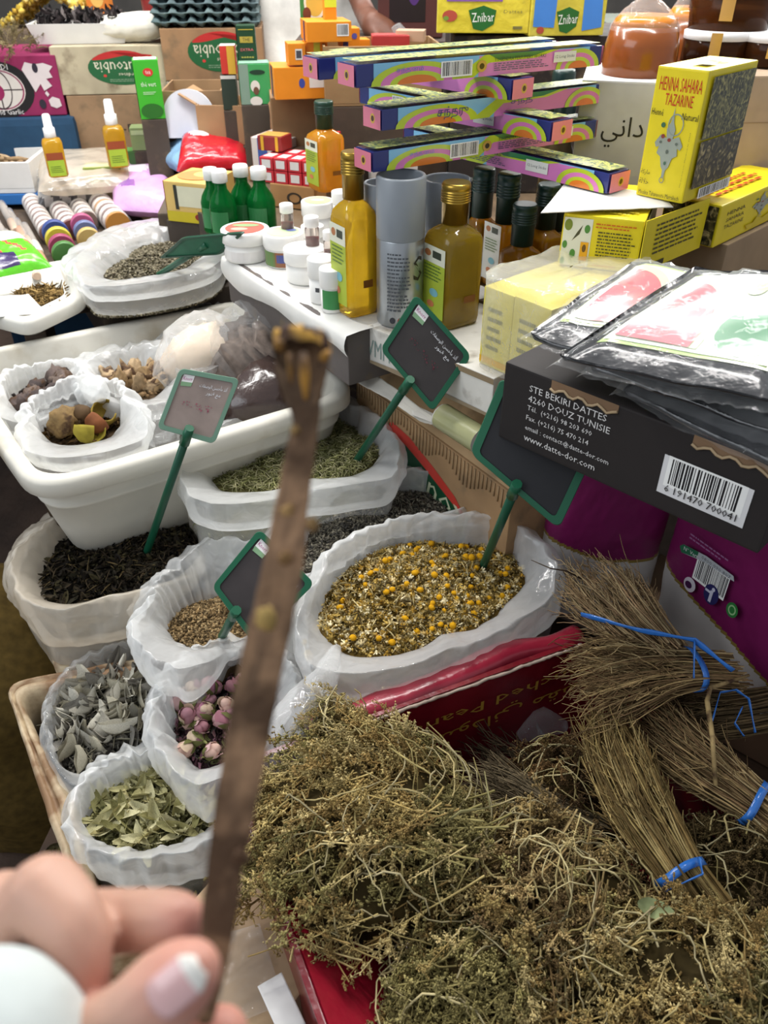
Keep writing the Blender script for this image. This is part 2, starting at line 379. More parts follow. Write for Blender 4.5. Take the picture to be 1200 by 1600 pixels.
table('display_table', 'wooden stall table carrying the oil bottles and incense boxes', [(.12, 1.32), (.62, 1.02), (1.7, 1.3), (1.0, 2.35), (-.40, 2.35), (-.34, 2.0), (-.2, 1.62)], .998, .03, '6b5842')
table('low_bench', 'low dark wooden bench under the herb sacks and cartons', [(-.52, .45), (.75, .15), (.85, .75), (.05, 1.36), (-.45, 1.15)], .42, .03, '4a3626')
table('low_bench', 'dark wooden bench under the white plastic bin', [(-.40, 1.02), (-.06, 1.36), (-.3, 1.85), (-.75, 1.5)], .66, .03, '3a2c22')
table('display_table', 'wooden table carrying cosmetics tubes and spray bottles', [(-.72, 1.62), (-.36, 1.80), (-.83, 2.5), (-1.9, 2.5), (-1.6, 1.7)], .86, .03, '57483a')
# ================================================================== SACKS AND WHAT IS IN THEM
NB = 168
def polar(pts, c, z):
    w = [G(p[0], p[1], p[2] if len(p) > 2 else z) for p in pts]
    th = np.array([math.atan2(p.y-c[1], p.x-c[0]) for p in w]); r = np.array([math.hypot(p.x-c[0], p.y-c[1]) for p in w]); zz = np.array([p.z for p in w])
    o = np.argsort(th); th, r, zz = th[o], r[o], zz[o]
    T = np.concatenate([th-2*pi, th, th+2*pi]); t = np.linspace(-pi, pi, NB, endpoint=False)
    def sm(a):
        a = np.interp(t, T, np.concatenate([a, a, a])); k = np.array([1, 2, 3, 2, 1])/9
        return np.convolve(np.concatenate([a[-2:], a, a[:2]]), k, 'valid')
    return sm(r), sm(zz)
TH = np.linspace(-pi, pi, NB, endpoint=False)
def crumple(p, seed, fine=1.0):
    p = Vector(p); w = Vector((noise.noise(p*11+Vector((seed, 0, 0))), noise.noise(p*11+Vector((0, seed, 5))), noise.noise(p*11+Vector((7, 0, seed)))))*.035
    a = noise.noise(p*8+Vector((seed, seed*.7, -seed))); d = noise.voronoi((p+w)*17*fine+Vector((seed, 1, 2)))[0]; e = noise.voronoi((p+w)*38+Vector((seed, 4, 2)))[0]
    return .5*a-.75*min(.6, d[1]-d[0])-.32*min(.6, e[1]-e[0])+.27
class Sack: pass
def sack(label, content, zc, crest, zr, hem, zh, zb, seed, mat='bag', bodymat='bagthin', amp=.009, basek=.86, name='plastic_sack', group='open plastic sacks of dried herbs', dome=.02, body=True):
    cw = [G(p[0], p[1], zc) for p in content]; c = (sum(p.x for p in cw)/len(cw), sum(p.y for p in cw)/len(cw))
    rc, _ = polar(content, c, zc); rk, zk = polar(crest, c, zr); rh, zz = polar(hem, c, zh)
    rk = np.maximum(rk, rc+.006); rh = np.maximum(rh, rk+.004)
    r = thing(name, label, 'sack', (c[0], c[1], zb), 0, group)
    def P(rr, z): return [Vector((c[0]+rr[i]*cos(TH[i]), c[1]+rr[i]*sin(TH[i]), z[i])) for i in range(NB)]
    one = np.ones(NB); keys = [(rc*.93, (zc-.02)*one), (rc*1.0, (zc+.002)*one), (rk*.45+rc*.55, zc*.35+zk*.65), (rk-.004, zk-.001), (rk+.004, zk), (rk*.55+rh*.45+.006, zk*.62+zz*.38), (rh, zz+.006), (rh-.008, zz-.004), (rh-.018, zz+.004)]
    rows = []; K = len(keys); SUB = 6
    for a in range(K-1):
        p0, p1, p2, p3 = keys[max(a-1, 0)], keys[a], keys[a+1], keys[min(a+2, K-1)]
        for s in range(SUB):
            t = s/SUB; f = [(-t+2*t*t-t**3)/2, (2-5*t*t+3*t**3)/2, (t+4*t*t-3*t**3)/2, (-t*t+t**3)/2]
            rows.append((sum(f[i]*q[0] for i, q in enumerate((p0, p1, p2, p3))), sum(f[i]*q[1] for i, q in enumerate((p0, p1, p2, p3)))))
    rows.append(keys[-1]); G_ = []; n = len(rows)
    for k, (rr, z) in enumerate(rows):
        row = P(rr, z); w = min(1, k/6)*amp*(1.15 if k > SUB*4 else 1)
        out = []
        for i, p in enumerate(row):
            d = crumple(p, seed); fold = 1-3*abs(noise.noise(Vector((cos(TH[i])*5+seed, sin(TH[i])*5, k*.03+seed))))
            o = Vector((cos(TH[i]), sin(TH[i]), .6)).normalized(); out.append(p+o*(d*w*1.25+(fold-.4)*w*.6)-Vector((0, 0, w*.3)))
        G_.append(out)
    off = Vector((-c[0], -c[1], -zb)); MB().grid([[p+off for p in row] for row in G_], True, False, WHITE, 0, True).build('rolled_rim', mat, r)
    if body:
        B = []
        for k in range(11):
            t = k/10; z = (zz+.002)*(1-t)+zb*t; rr = (rh-.012)*(1-t*(1-basek))+.010*sin(pi*t)
            row = P(rr, z); B.append([p+off+Vector((cos(TH[i]), sin(TH[i]), 0))*crumple(p, seed+3)*amp*.8*min(1, k/2) for i, p in enumerate(row)])
        b = MB(); b.grid(B[::-1], True, False, WHITE, 0, True); b.f.append(tuple(range(NB))); b.m.append(0); b.c.append(WHITE); b.s.append(False)
        b.build('bag_wall', bodymat, r)
    S = Sack(); S.c = c; S.rc = rc; S.zc = zc; S.dome = dome; S.seed = seed; S.rh = rh; S.zb = zb; S.zh = zh; S.root = r; S.basek = basek; return S
def surf(S, th, q):
    """point of the mound: angle and fraction of the way out"""
    r = np.interp(th, np.append(TH, pi), np.append(S.rc, S.rc[0])); x = S.c[0]+np.cos(th)*r*q; y = S.c[1]+np.sin(th)*r*q
    z = S.zc+S.dome*(1-q**2)
    z = z+np.array([.012*noise.noise(Vector((a*14, b*14, S.seed))) for a, b in zip(x, y)])
    return np.stack([x, y, z], 1)
def mound(S, col, k=.99):
    qs = np.linspace(0, 1, 14); V = []; F = []
    for q in qs: V.append(surf(S, TH, np.full(NB, q*k)))
    V.append(np.stack([S.c[0]+np.cos(TH)*S.rh*.9, S.c[1]+np.sin(TH)*S.rh*.9, np.full(NB, S.zc-.035)], 1))
    V.append(np.stack([S.c[0]+np.cos(TH)*S.rh*S.basek*.95, S.c[1]+np.sin(TH)*S.rh*S.basek*.95, np.full(NB, S.zb+.004)], 1))
    n = len(V)
    for i in range(n-1):
        a = i*NB+np.arange(NB); b = i*NB+(np.arange(NB)+1) % NB; F.append(np.stack([a, b, b+NB], 1)); F.append(np.stack([a, b+NB, a+NB], 1))
    V = np.concatenate(V); F = np.concatenate(F); return V, F, np.tile(np.array(lin(col), dtype=np.float32), (len(F), 1))
# ---- small templates
def t_needle(w=.07, bend=.15, n=3):
    V = []; F = []
    for i in range(n+1):
        t = i/n; z = bend*(1-(2*t-1)**2); rr = w*(1-.7*abs(2*t-1)**2)
        for j in range(3): a = 2*pi*j/3; V.append((t-.5, rr*cos(a), z+rr*sin(a)))
    for i in range(n):
        for j in range(3): a = i*3+j; b = i*3+(j+1) % 3; F += [(a, b, b+3), (a, b+3, a+3)]
    return np.array(V), np.array(F)
def t_bud(w=.3):
    V = np.array([(-.5, 0, 0), (.5, 0, 0), (-.05, w, 0), (-.05, -w, 0), (-.05, 0, w), (-.05, 0, -w)]); F = np.array([(0, 4, 2), (0, 2, 5), (0, 5, 3), (0, 3, 4), (1, 2, 4), (1, 5, 2), (1, 3, 5), (1, 4, 3)]); return V, F
def t_leaf(w=.22, curl=.3, nu=6, nv=2, fold=.3, seed=0):
    rr = random.Random(seed); V = []; F = []; tw = rr.uniform(-.8, .8)
    for i in range(nu+1):
        t = i/nu; hw = w*math.sin(pi*min(1, .06+t*.94))**.8+.008; zc = curl*(t-.5)**2*2+.05*sin(5*t+seed)
        for j in range(-nv, nv+1):
            s = j/nv; a = tw*t; y = hw*s*cos(fold*abs(s)); z = zc+abs(s)**1.5*fold*hw*2+.03*sin(9*t+3*s+seed)
            V.append((t-.5, y*cos(a)-(z-zc)*sin(a), zc+y*sin(a)+(z-zc)*cos(a)))
    m = 2*nv+1
    for i in range(nu):
        for j in range(m-1): a = i*m+j; F += [(a, a+1, a+m+1), (a, a+m+1, a+m)]
    return np.array(V), np.array(F)
def t_flower():
    V = []; F = []
    for i in range(7):
        a = 2*pi*i/7+.2; ca, sa = cos(a), sin(a); k = len(V); V += [(.15*ca-.1*sa, .15*sa+.1*ca, .0), (.15*ca+.1*sa, .15*sa-.1*ca, 0), (.5*ca+.1*sa, .5*sa-.1*ca, -.22), (.5*ca-.1*sa, .5*sa+.1*ca, -.22)]; F += [(k, k+1, k+2), (k, k+2, k+3)]
    k = len(V)
    for j in range(6): a = 2*pi*j/6; V.append((.24*cos(a), .24*sin(a), 0))
    V.append((0, 0, .26)); V.append((0, 0, -.16))
    for j in range(6): F += [(k+j, k+(j+1) % 6, k+6), (k+(j+1) % 6, k+j, k+7)]
    return np.array(V), np.array(F)
def scat(pos, temps, size, pal, tilt=.6, up=True, squash=None):
    """copy small templates to many places; joined as one mesh"""
    Vs = []; Fs = []; Cs = []; off = 0; pal = np.array([lin(c) for c in pal])
    n = len(pos); which = rng.integers(0, len(temps), n)
    for k, (tv, tf) in enumerate(temps):
        ix = np.nonzero(which == k)[0]; m = len(ix)
        if not m: continue
        sc = rng.uniform(size[0], size[1], m); yaw = rng.uniform(0, 2*pi, m); ax = rng.normal(0, tilt, m); ay = rng.normal(0, tilt, m)
        def rot(a, i, j):
            Mx = np.tile(np.eye(3), (m, 1, 1)); Mx[:, i, i] = np.cos(a); Mx[:, j, j] = np.cos(a); Mx[:, i, j] = -np.sin(a); Mx[:, j, i] = np.sin(a); return Mx
        Rm = rot(yaw, 0, 1) @ rot(ay, 0, 2) @ rot(ax, 1, 2)
        V = np.einsum('mij,vj->mvi', Rm, tv)*sc[:, None, None]+pos[ix][:, None, :]
        F = tf[None]+(np.arange(m)*len(tv))[:, None, None]+off; c = pal[rng.integers(0, len(pal), m)]*rng.uniform(.75, 1.2, (m, 1))
        Vs.append(V.reshape(-1, 3)); Fs.append(F.reshape(-1, 3)); Cs.append(np.repeat(c, len(tf), 0)); off += m*len(tv)
    return np.concatenate(Vs), np.concatenate(Fs), np.concatenate(Cs)
def join(*parts):
    off = 0; V = []; F = []; C = []
    for v, f, c in parts: V.append(v); F.append(f+off); C.append(c); off += len(v)
    return np.concatenate(V), np.concatenate(F), np.concatenate(C)
def spots(S, n, lift=.0, qmax=.98, side=0):
    th = rng.uniform(-pi, pi, n); q = np.sqrt(rng.uniform(0, qmax**2, n)); p = surf(S, th, q); p[:, 2] += rng.uniform(-.002, .004, n)+lift
    if side:                  # the layer pressed against the clear wall of the bag
        th = rng.uniform(-pi, pi, side); t = rng.uniform(0, 1, side); r = np.interp(th, np.append(TH, pi), np.append(S.rh, S.rh[0]))*(1-t*(1-S.basek))-.016
        p = np.concatenate([p, np.stack([S.c[0]+np.cos(th)*r, S.c[1]+np.sin(th)*r, S.zc-.03+(S.zb-S.zc+.03)*t], 1)])
    return p
def heap(S, name, label, cat, basecol, parts):
    V, F, C = join(mound(S, basecol), *parts); return npmesh(name, V, F, C, 'herb', label=label, cat=cat, kind='stuff')
LEAFS = [t_leaf(.2, .3, 5, 1, .5, s) for s in range(5)]
# chamomile
S1 = sack('large white plastic sack of chamomile behind the red carton', [(500, 990), (518, 918), (572, 880), (640, 856), (700, 850), (760, 850), (806, 872), (822, 905), (790, 940), (690, 990), (600, 1025), (545, 1025)], .715,
    [(466, 985, .745), (492, 912, .76), (552, 868, .77), (632, 838, .77), (715, 818, .77), (785, 822, .77), (842, 846, .765), (872, 888, .755), (862, 925), (800, 965), (700, 1010), (600, 1042), (530, 1050), (485, 1035)], .738,
    [(458, 1000), (488, 910, .73), (548, 864, .735), (632, 834, .735), (715, 815, .735), (785, 818, .735), (846, 842, .73), (880, 888, .715), (878, 945), (800, 1012), (700, 1062), (600, 1088), (530, 1082), (475, 1052)], .68, .46, 1.3, amp=.008, dome=.012)
YEL = ['c9961c', 'b8801a', 'd6a428', 'a8741e']; PET = ['cdbb8c', 'b5a06c', 'd8cba4', '9c8450', '8a7238', 'b89a50', '6d5a2c', 'a07c30']
heap(S1, 'dried_chamomile', 'dried chamomile flowers, cream and yellow, in the large sack', 'dried herb', '5c481c',
     [scat(spots(S1, 2600, side=900), [t_flower()], (.009, .015), PET, .9), scat(spots(S1, 3500, .001), [t_bud(.28), t_leaf(.2, .4, 2, 1, .3, 1)], (.005, .010), PET+['4a3c1c', '6a5420'], 1.2), scat(spots(S1, 500, .002), [t_needle(.05, .15)], (.012, .025), ['b8a878', '7a6a3c', '4a3c20'], .5)])
hd = MB(); rows = []
hd.lathe([(.0005, .0), (.0035, .0002), (.0052, .002), (.0052, .004), (.0038, .0062), (.0006, .0072)], 9, None, 'd09a18'); hme = None
pp = spots(S1, 70, .002, .93)
for i, p in enumerate(pp):
    if hme is None: o = hd.build('chamomile_head', 'herb'); hme = o.data
    else: o = link('chamomile_head', hme)
    tag(o, 'round yellow chamomile flower head lying among the dried chamomile', 'flower', 'yellow chamomile heads'); o.location = p; s = random.uniform(.8, 1.15); o.scale = (s, s, s); o.rotation_euler = (random.gauss(0, .6), random.gauss(0, .6), random.uniform(0, 6))
# rosemary
S2 = sack('white plastic sack of rosemary beside the white bin', [(330, 748), (365, 708), (430, 682), (480, 662), (520, 652), (565, 680), (592, 712), (575, 735), (480, 748), (400, 770), (355, 772)], .755,
    [(284, 745), (302, 695), (345, 665), (400, 645), (465, 632), (520, 622), (565, 634), (603, 665), (621, 705), (612, 745), (560, 752), (480, 762), (400, 782), (330, 785), (295, 772)], .80,
    [(276, 760), (300, 692), (345, 662), (400, 642), (465, 629), (520, 619), (570, 630), (608, 662), (628, 705), (618, 770), (560, 790), (480, 800), (400, 806), (330, 802), (285, 782)], .75, .46, 2.2, amp=.007, dome=.012)
heap(S2, 'dried_rosemary', 'pale green dried rosemary needles in the sack', 'dried herb', '55502c',
     [scat(spots(S2, 5200, side=1600), [t_needle(.045, .1), t_needle(.045, .2), t_needle(.045, -.12)], (.014, .026), ['8a8a5c', '9c9a6a', '787a4a', 'a8a478', '6a6a3e', 'b0aa84'], .35)])
# lavender
S3 = sack('white plastic sack of lavender between rosemary and chamomile', [(462, 905), (478, 850), (515, 812), (570, 788), (640, 770), (690, 776), (705, 795), (640, 824), (560, 852), (505, 890)], .715,
    [(415, 880), (440, 820), (480, 775), (560, 748), (635, 738), (690, 752), (728, 785), (722, 803, .712), (640, 830, .712), (560, 858, .712), (505, 900, .712), (450, 920, .74)], .765,
    [(410, 900), (436, 818), (476, 772), (560, 745), (638, 735), (695, 749), (735, 783), (730, 808, .69), (640, 836, .69), (560, 862, .69), (505, 905, .69), (440, 935)], .70, .46, 4.1, amp=.008, dome=.006)
heap(S3, 'dried_lavender', 'grey-brown dried lavender buds in the sack', 'dried herb', '35302a',
     [scat(spots(S3, 7000), [t_bud(.2), t_needle(.07, .05)], (.009, .015), ['5e594e', '6e695c', '4a463c', '8a8474', '3c3a36', '57524a'], .6)])
# dark leaves
S4 = sack('yellowed plastic sack of dark mallow leaves below the white bin', [(80, 945), (84, 870), (105, 838), (180, 812), (255, 800), (300, 830), (312, 862), (250, 915), (165, 940)], .665,
    [(38, 930), (35, 850), (75, 815), (180, 785), (262, 782), (296, 800), (318, 850, .675), (298, 895, .675), (235, 916, .70), (165, 930), (90, 952)], .705,
    [(45, 960), (30, 850), (72, 810), (180, 780), (265, 775), (304, 795), (326, 855, .65), (306, 905, .65), (230, 985), (150, 1005), (72, 1010)], .635, .46, 5.5, mat='bagold', bodymat='bagold', amp=.007, dome=.012)
heap(S4, 'dried_mallow_leaves', 'crumbled blackish dried leaves around the sign stake', 'dried herb', '1c1812',
     [scat(spots(S4, 2200), LEAFS, (.012, .028), ['2b2620', '3a342a', '201c18', '453d30', '2f2c22', '4c452f'], .5), scat(spots(S4, 350, .002), [t_needle(.04, .1)], (.02, .04), ['4c4030', '6a5a3c', '332a20'], .4)])
# brown seeds
S5 = sack('white plastic sack of small brown seeds under the tilted chalk sign', [(262, 985), (285, 955), (330, 935), (385, 935), (420, 965), (395, 992), (345, 1006), (295, 1012)], .665,
    [(208, 970), (238, 925), (290, 880), (345, 842), (400, 848), (440, 900), (440, 975), (400, 1000, .67), (350, 1015, .68), (290, 1040), (238, 1020)], .725,
    [(200, 985), (230, 922), (288, 874), (345, 836), (402, 842), (450, 898), (446, 985), (405, 1006, .65), (350, 1022, .66), (275, 1072), (212, 1032)], .66, .46, 6.7, amp=.011, dome=.008)
heap(S5, 'brown_seeds', 'small brown dried seeds in the sack', 'dried herb', '4a3a26', [scat(spots(S5, 4200), [t_bud(.24)], (.007, .011), ['7a6444', '8c7450', '5c4a30', '9a8460', '4a3c28'], .5)])
# sage
S6 = sack('clear plastic sack of grey sage leaves in the foam box', [(92, 1150), (100, 1112), (128, 1078), (180, 1048), (240, 1040), (262, 1075), (240, 1140), (180, 1185), (122, 1218)], .58,
    [(82, 1150), (86, 1108), (118, 1062), (185, 1025), (250, 1022), (275, 1075), (255, 1140), (185, 1195), (120, 1228)], .625,
    [(80, 1165), (82, 1105), (114, 1056), (185, 1020), (254, 1018), (282, 1075), (262, 1155), (190, 1225), (118, 1255)], .56, .445, 7.9, mat='bagthin', amp=.006, dome=.012)
heap(S6, 'sage_crumbs', 'broken grey sage stalks and crumbs under the sage leaves', 'dried herb', '2a2824', [scat(spots(S6, 1500), LEAFS, (.012, .026), ['68645c', '524e48', '7e7a70', '3e3a36', '949084'], .7), scat(spots(S6, 120, .004), [t_needle(.035, .1)], (.04, .07), ['84806e', '6c6858'], .3)])
# roses
S7 = sack('white plastic sack of dried rosebuds with a high rim', [(272, 1128), (290, 1090), (330, 1065), (390, 1055), (420, 1085), (400, 1145), (360, 1185), (320, 1205), (290, 1175)], .615,
    [(236, 1110), (268, 1060), (325, 1015), (395, 1002), (448, 1020), (455, 1090), (415, 1165), (355, 1212), (305, 1222), (262, 1180)], .685,
    [(232, 1128), (262, 1055), (322, 1008), (398, 996), (455, 1014), (464, 1095), (425, 1185), (360, 1245), (300, 1250), (250, 1205)], .61, .445, 8.4, amp=.009, dome=.012)
heap(S7, 'rosebud_crumbs', 'dark crumbs and petals between the rosebuds', 'dried herb', '2c1c20', [scat(spots(S7, 900), LEAFS, (.008, .016), ['6a4a54', '54504a', '7a5a5c', '5a5a38', '3a2a2c'], .7)])
# bay
S8 = sack('white plastic sack of narrow green leaves at the foam box corner', [(138, 1285), (160, 1255), (220, 1225), (280, 1212), (325, 1240), (350, 1265), (315, 1300), (250, 1322), (180, 1325)], .595,
    [(108, 1268), (126, 1224), (192, 1184), (240, 1172), (285, 1205, .605), (335, 1245, .60), (368, 1260, .63), (358, 1288), (310, 1318), (240, 1335), (164, 1330), (122, 1306)], .648,
    [(104, 1282), (122, 1218), (188, 1176), (244, 1166), (290, 1200, .58), (340, 1240, .58), (376, 1262, .58), (368, 1310), (310, 1352), (225, 1385), (158, 1366), (114, 1330)], .585, .445, 9.6, amp=.009, dome=.008)
heap(S8, 'leaf_crumbs', 'yellow-green leaf crumbs under the narrow leaves', 'dried herb', '4c4a2c', [scat(spots(S8, 1100), LEAFS, (.014, .026), ['7c7a50', '8c8a60', '66643e', '9a966c', '54522f'], .5)])
# single leaves that can be told apart
def leafpile(S, n, temps, size, pal, name, label, cat, group, lift=.006, tilt=.45, qmax=.95):
    pts = spots(S, n, lift, qmax); mes = []
    for k, (tv, tf) in enumerate(temps):
        for c in pal[k % 2::2]:
            me = npmesh('tmp', tv, tf, np.tile(lin(c), (len(tf), 1)), 'leaf', smooth=True); d = me.data; bpy.data.objects.remove(me); mes.append(d)
    for p in pts:
        o = link(name, random.choice(mes), label=label, cat=cat, group=group); o.location = p; s = random.uniform(*size); o.scale = (s, s, s)
        o.rotation_euler = (random.gauss(0, tilt), random.gauss(0, tilt), random.uniform(0, 6.28))
leafpile(S6, 120, [t_leaf(.19, .9, 8, 2, 1.15, s+11) for s in range(8)], (.034, .058), ['b2aea2', 'c4c0b2', '9a968a', 'b8b29e', '86827a', 'd0ccbe'], 'sage_leaf', 'curled grey dried sage leaf in the foam box sack', 'leaf', 'dried sage leaves', .008, .9)
leafpile(S8, 110, [t_leaf(.13, .25, 7, 2, .3, s+31) for s in range(6)], (.036, .062), ['b2ac7c', 'a29c6a', 'c0ba8c', '8c8858', 'b4aa78', 'c8c298'], 'narrow_leaf', 'narrow yellow-green dried leaf in the corner sack', 'leaf', 'narrow dried leaves', .006, .35)
# rosebuds: petals, sepals and stalk
def rosebud(i, loc, rot, s, c1, c2):
    r = thing('rosebud', 'dried pink rosebud with green sepals in the rim-high sack', 'rosebud', loc, 0, 'dried rosebuds', rot); r.scale = (s,)*3
    b = MB()
    b.lathe([(.001, 0), (.0062, .003), (.0082, .009), (.0076, .015), (.0042, .021), (.0008, .0225)], 10, None, c1)
    for k in range(5):
        a0 = 2*pi*k/5; P = []
        for u in range(5):
            row = []
            for v in range(4):
                th = a0+(v-1.5)*.42; z = .002+u*.0047; rr = [.004, .0078, .0094, .0088, .0072+.0025*(k % 2)][u]; row.append((rr*cos(th)*(1+.04*v), rr*sin(th)*(1+.04*v), z-abs(v-1.5)*.0012*u*.5))
            P.append(row)
        b.grid(P, col=c2 if k % 2 else c1)
    b.build('petals', 'leaf', r); c = MB()
    for k in range(5):
        a = 2*pi*k/5+.3; q = [(.002, -.001), (.0085, .003), (.0108, .009), (.0112, .0145)]; w = [.5, .42, .25, .02]
        c.grid([[(rr*cos(a+d), rr*sin(a+d), z) for d in (-w[j], 0, w[j])] for j, (rr, z) in enumerate(q)], col='6a6c3e')
    c.build('sepals', 'leaf', r); MB().tube([(0, 0, .001), (.001, 0, -.005), (.003, .001, -.010)], [.0022, .0014, .001], 5, '7a7a4a').build('stalk', 'herb', r)
pp = spots(S7, 34, .006, .85)
for i, p in enumerate(pp):
    rosebud(i, p, (random.gauss(1.2, .5), random.gauss(0, .5), random.uniform(0, 6.28)), random.uniform(.95, 1.35), random.choice(['c69c9c', 'bb8a94', 'd2b0a2', 'a4747c', 'd4bca4']), random.choice(['d4b0ae', 'b07a90', 'd8c2a8', 'a8727e']))
# ================================================================== CARTONS, BIN AND BOXES AROUND THE SACKS
def corner_box(p, yaw, dims, left=True):
    """location of a box whose front bottom left (or right) corner is p"""
    w, d, h = dims; u = Vector((cos(yaw), sin(yaw), 0)); n = Vector((-sin(yaw), cos(yaw), 0)); return p+u*(w/2 if left else -w/2)+n*d/2
OVAL = lambda s, u, v, w, h, t='Koutoubia', flip=True: [(s, 'ell', u, v, w, h, '1f5a33'), (s, 'poly', [(u+w/2*cos(a)*.98, v+h/2*sin(a)) for a in np.linspace(.35, 2.6, 18)]+[(u+w/2*k, v+h*(.31+.08*sin(2.4*k+.3))) for k in np.linspace(-.82, .9, 11)], 'b32a28'),
    (s, 'text', t, u, v+h*.02, w*.82, h*.32, 'cfc9b2', pi if flip else 0), (s, 'text', 'Sardines', u+w*.08, v-h*.2, w*.3, h*.1, 'cfc9b2', pi), (s, 'ell', u-w*.27, v-h*.22, w*.05, h*.08, 'c23a34'), (s, 'lines', u, v-h*.36, w*.42, h*.1, 2, '7f9a7c')]
# carton faced with white print, under the oil bottles
c, y, dm = fit_top((545, 497), (772, 592), 1.0, 552, .2)
carton('bottle_carton', 'white low carton with grey letters under the oil bottles', 'carton', dm, c, y, 'cfccc4', 'oldcard', [('F', 'text', 'VMM', -.27, -.05, .17, .45, '7c908a'), ('F', 'poly', [(-.5, -.5), (.5, -.5), (.5, -.42), (-.1, -.36), (-.5, -.45)], '8a7a62'), ('F', 'rect', .35, .42, .3, .14, '8d7a5e')])
# brown carton with the green oval below it
c, y, dm = fit_top((556, 592), (800, 772), .835, 760, .26); kc = c
kt = carton('sardine_carton', 'brown carton with cut green oval standing beside the lavender sack', 'carton', dm, c, y, '9c7c58', 'oldcard', [
    ('F', 'poly', [(-.34, -.5), (-.33, .05), (-.29, .25), (-.22, .31), (-.08, .26), (.06, .18), (.18, .10), (.27, -.04), (.32, -.5)], '16462c'),
    ('F', 'poly', [(-.29, .28), (-.22, .37), (-.1, .35), (.06, .26), (.2, .16), (.30, .02), (.24, .06), (.12, .13), (.0, .20), (-.12, .26), (-.22, .28)], 'b93a30'),
    ('F', 'text', 'Koutoub', .0, .02, .56, .2, 'b9bfa0', pi-.12)])
w, d, h = dm
f = MB(); f.box(w, .004, .13, Matrix.Translation((0, -d/2+.004, h)) @ Matrix.Rotation(R(-38), 4, 'X'), .001, 'a88a64'); f.build('flap', 'oldcard', kt)
# corrugation shown along the torn upper edge
cg = MB()
for i in range(46):
    x = -w/2+.01+(w-.02)*i/45; cg.tube([(x, -d/2-.0012, h-.002), (x, -d/2-.0012, h-.035+.012*sin(i*.5))], .0013, 5, 'a68a66')
cg.build('corrugation', 'oldcard', kt)
# crumpled paper and a blue-white dish between the two cartons
def sheet(name, label, cat, P, col, mat='paper', th=.0012, amp=.004, seed=0, n=14, group=None, items=None):
    """thin crumpled sheet over four world corners a b c d"""
    a, b, c_, d_ = [Vector(p) for p in P]; nm = ((b-a).cross(d_-a)).normalized(); rows = []
    for i in range(n+1):
        v = i/n; rows.append([((a*(1-u)+b*u)*(1-v)+(d_*(1-u)+c_*u)*v)+nm*amp*(crumple(((a*(1-u)+b*u)*(1-v)+(d_*(1-u)+c_*u)*v), seed, .5)) for u in [j/n for j in range(n+1)]])
    m = MB(); m.grid(rows, col=col); o = m.build(name, mat, label=label, cat=cat, group=group); md = o.modifiers.new('t', 'SOLIDIFY'); md.thickness = th; return o
sheet('paper_sheet', 'crumpled white paper tucked between bottle carton and brown carton', 'paper', [G(572, 575, .905), G(700, 665, .895), G(655, 655, .885), G(560, 598, .892)], 'd2cdc2', amp=.012, seed=3)
sheet('paper_sheet', 'torn white label hanging on the brown carton edge', 'paper', [G(640, 628, .892), G(690, 652, .892), G(695, 668, .888), G(645, 648, .888)], 'd8d4cc', amp=.006, seed=8)
dsh = thing('rolled_magazine', 'rolled white and green printed sheet under the bottle carton', 'paper', (0, 0, 0)); a, b = G(690, 650, .905), G(752, 690, .905)
MB().tube([a, (a+b)/2, b], .020, 16, 'c9c8c0').build('roll', 'gloss', dsh); MB().tube([a*.97+b*.03+Vector((0, 0, .0006)), b+Vector((0, 0, .0006))], [.0204, .0204], 16, '9a9a70', cap=False).build('printed_band', 'gloss', dsh)
# paper-topped dark carton under the cream jars
c, y, dm = fit_top((352, 400), (543, 522), .998, 470, .3); jc = carton('jar_carton', 'dark grey carton under the cream jars, topped with white paper', 'carton', dm, c, y, '5c5552', 'oldcard')
w, d, h = dm; jy = y; jcen = c
m = MB(); rows = []
for i in range(15):
    t = i/14; row = []
    for k in range(41):
        x = -w/2-.005+(w+.01)*k/40
        drop = .026+.014*noise.noise(Vector((x*9, 3.3, 0)))
        p = Vector((x, d/2-(d+.004)*t/.62, h+.0016)) if t < .62 else Vector((x, -d/2-.004-.006*sin((t-.62)/.38*pi), h+.0016-drop*(t-.62)/.38*1.6))
        p.z += .0012*noise.noise(Vector((x*30, t*9, 1))); row.append(p)
    rows.append(row)
m.grid(rows, col='e4e2dc').build('paper_cover', 'paper', jc)
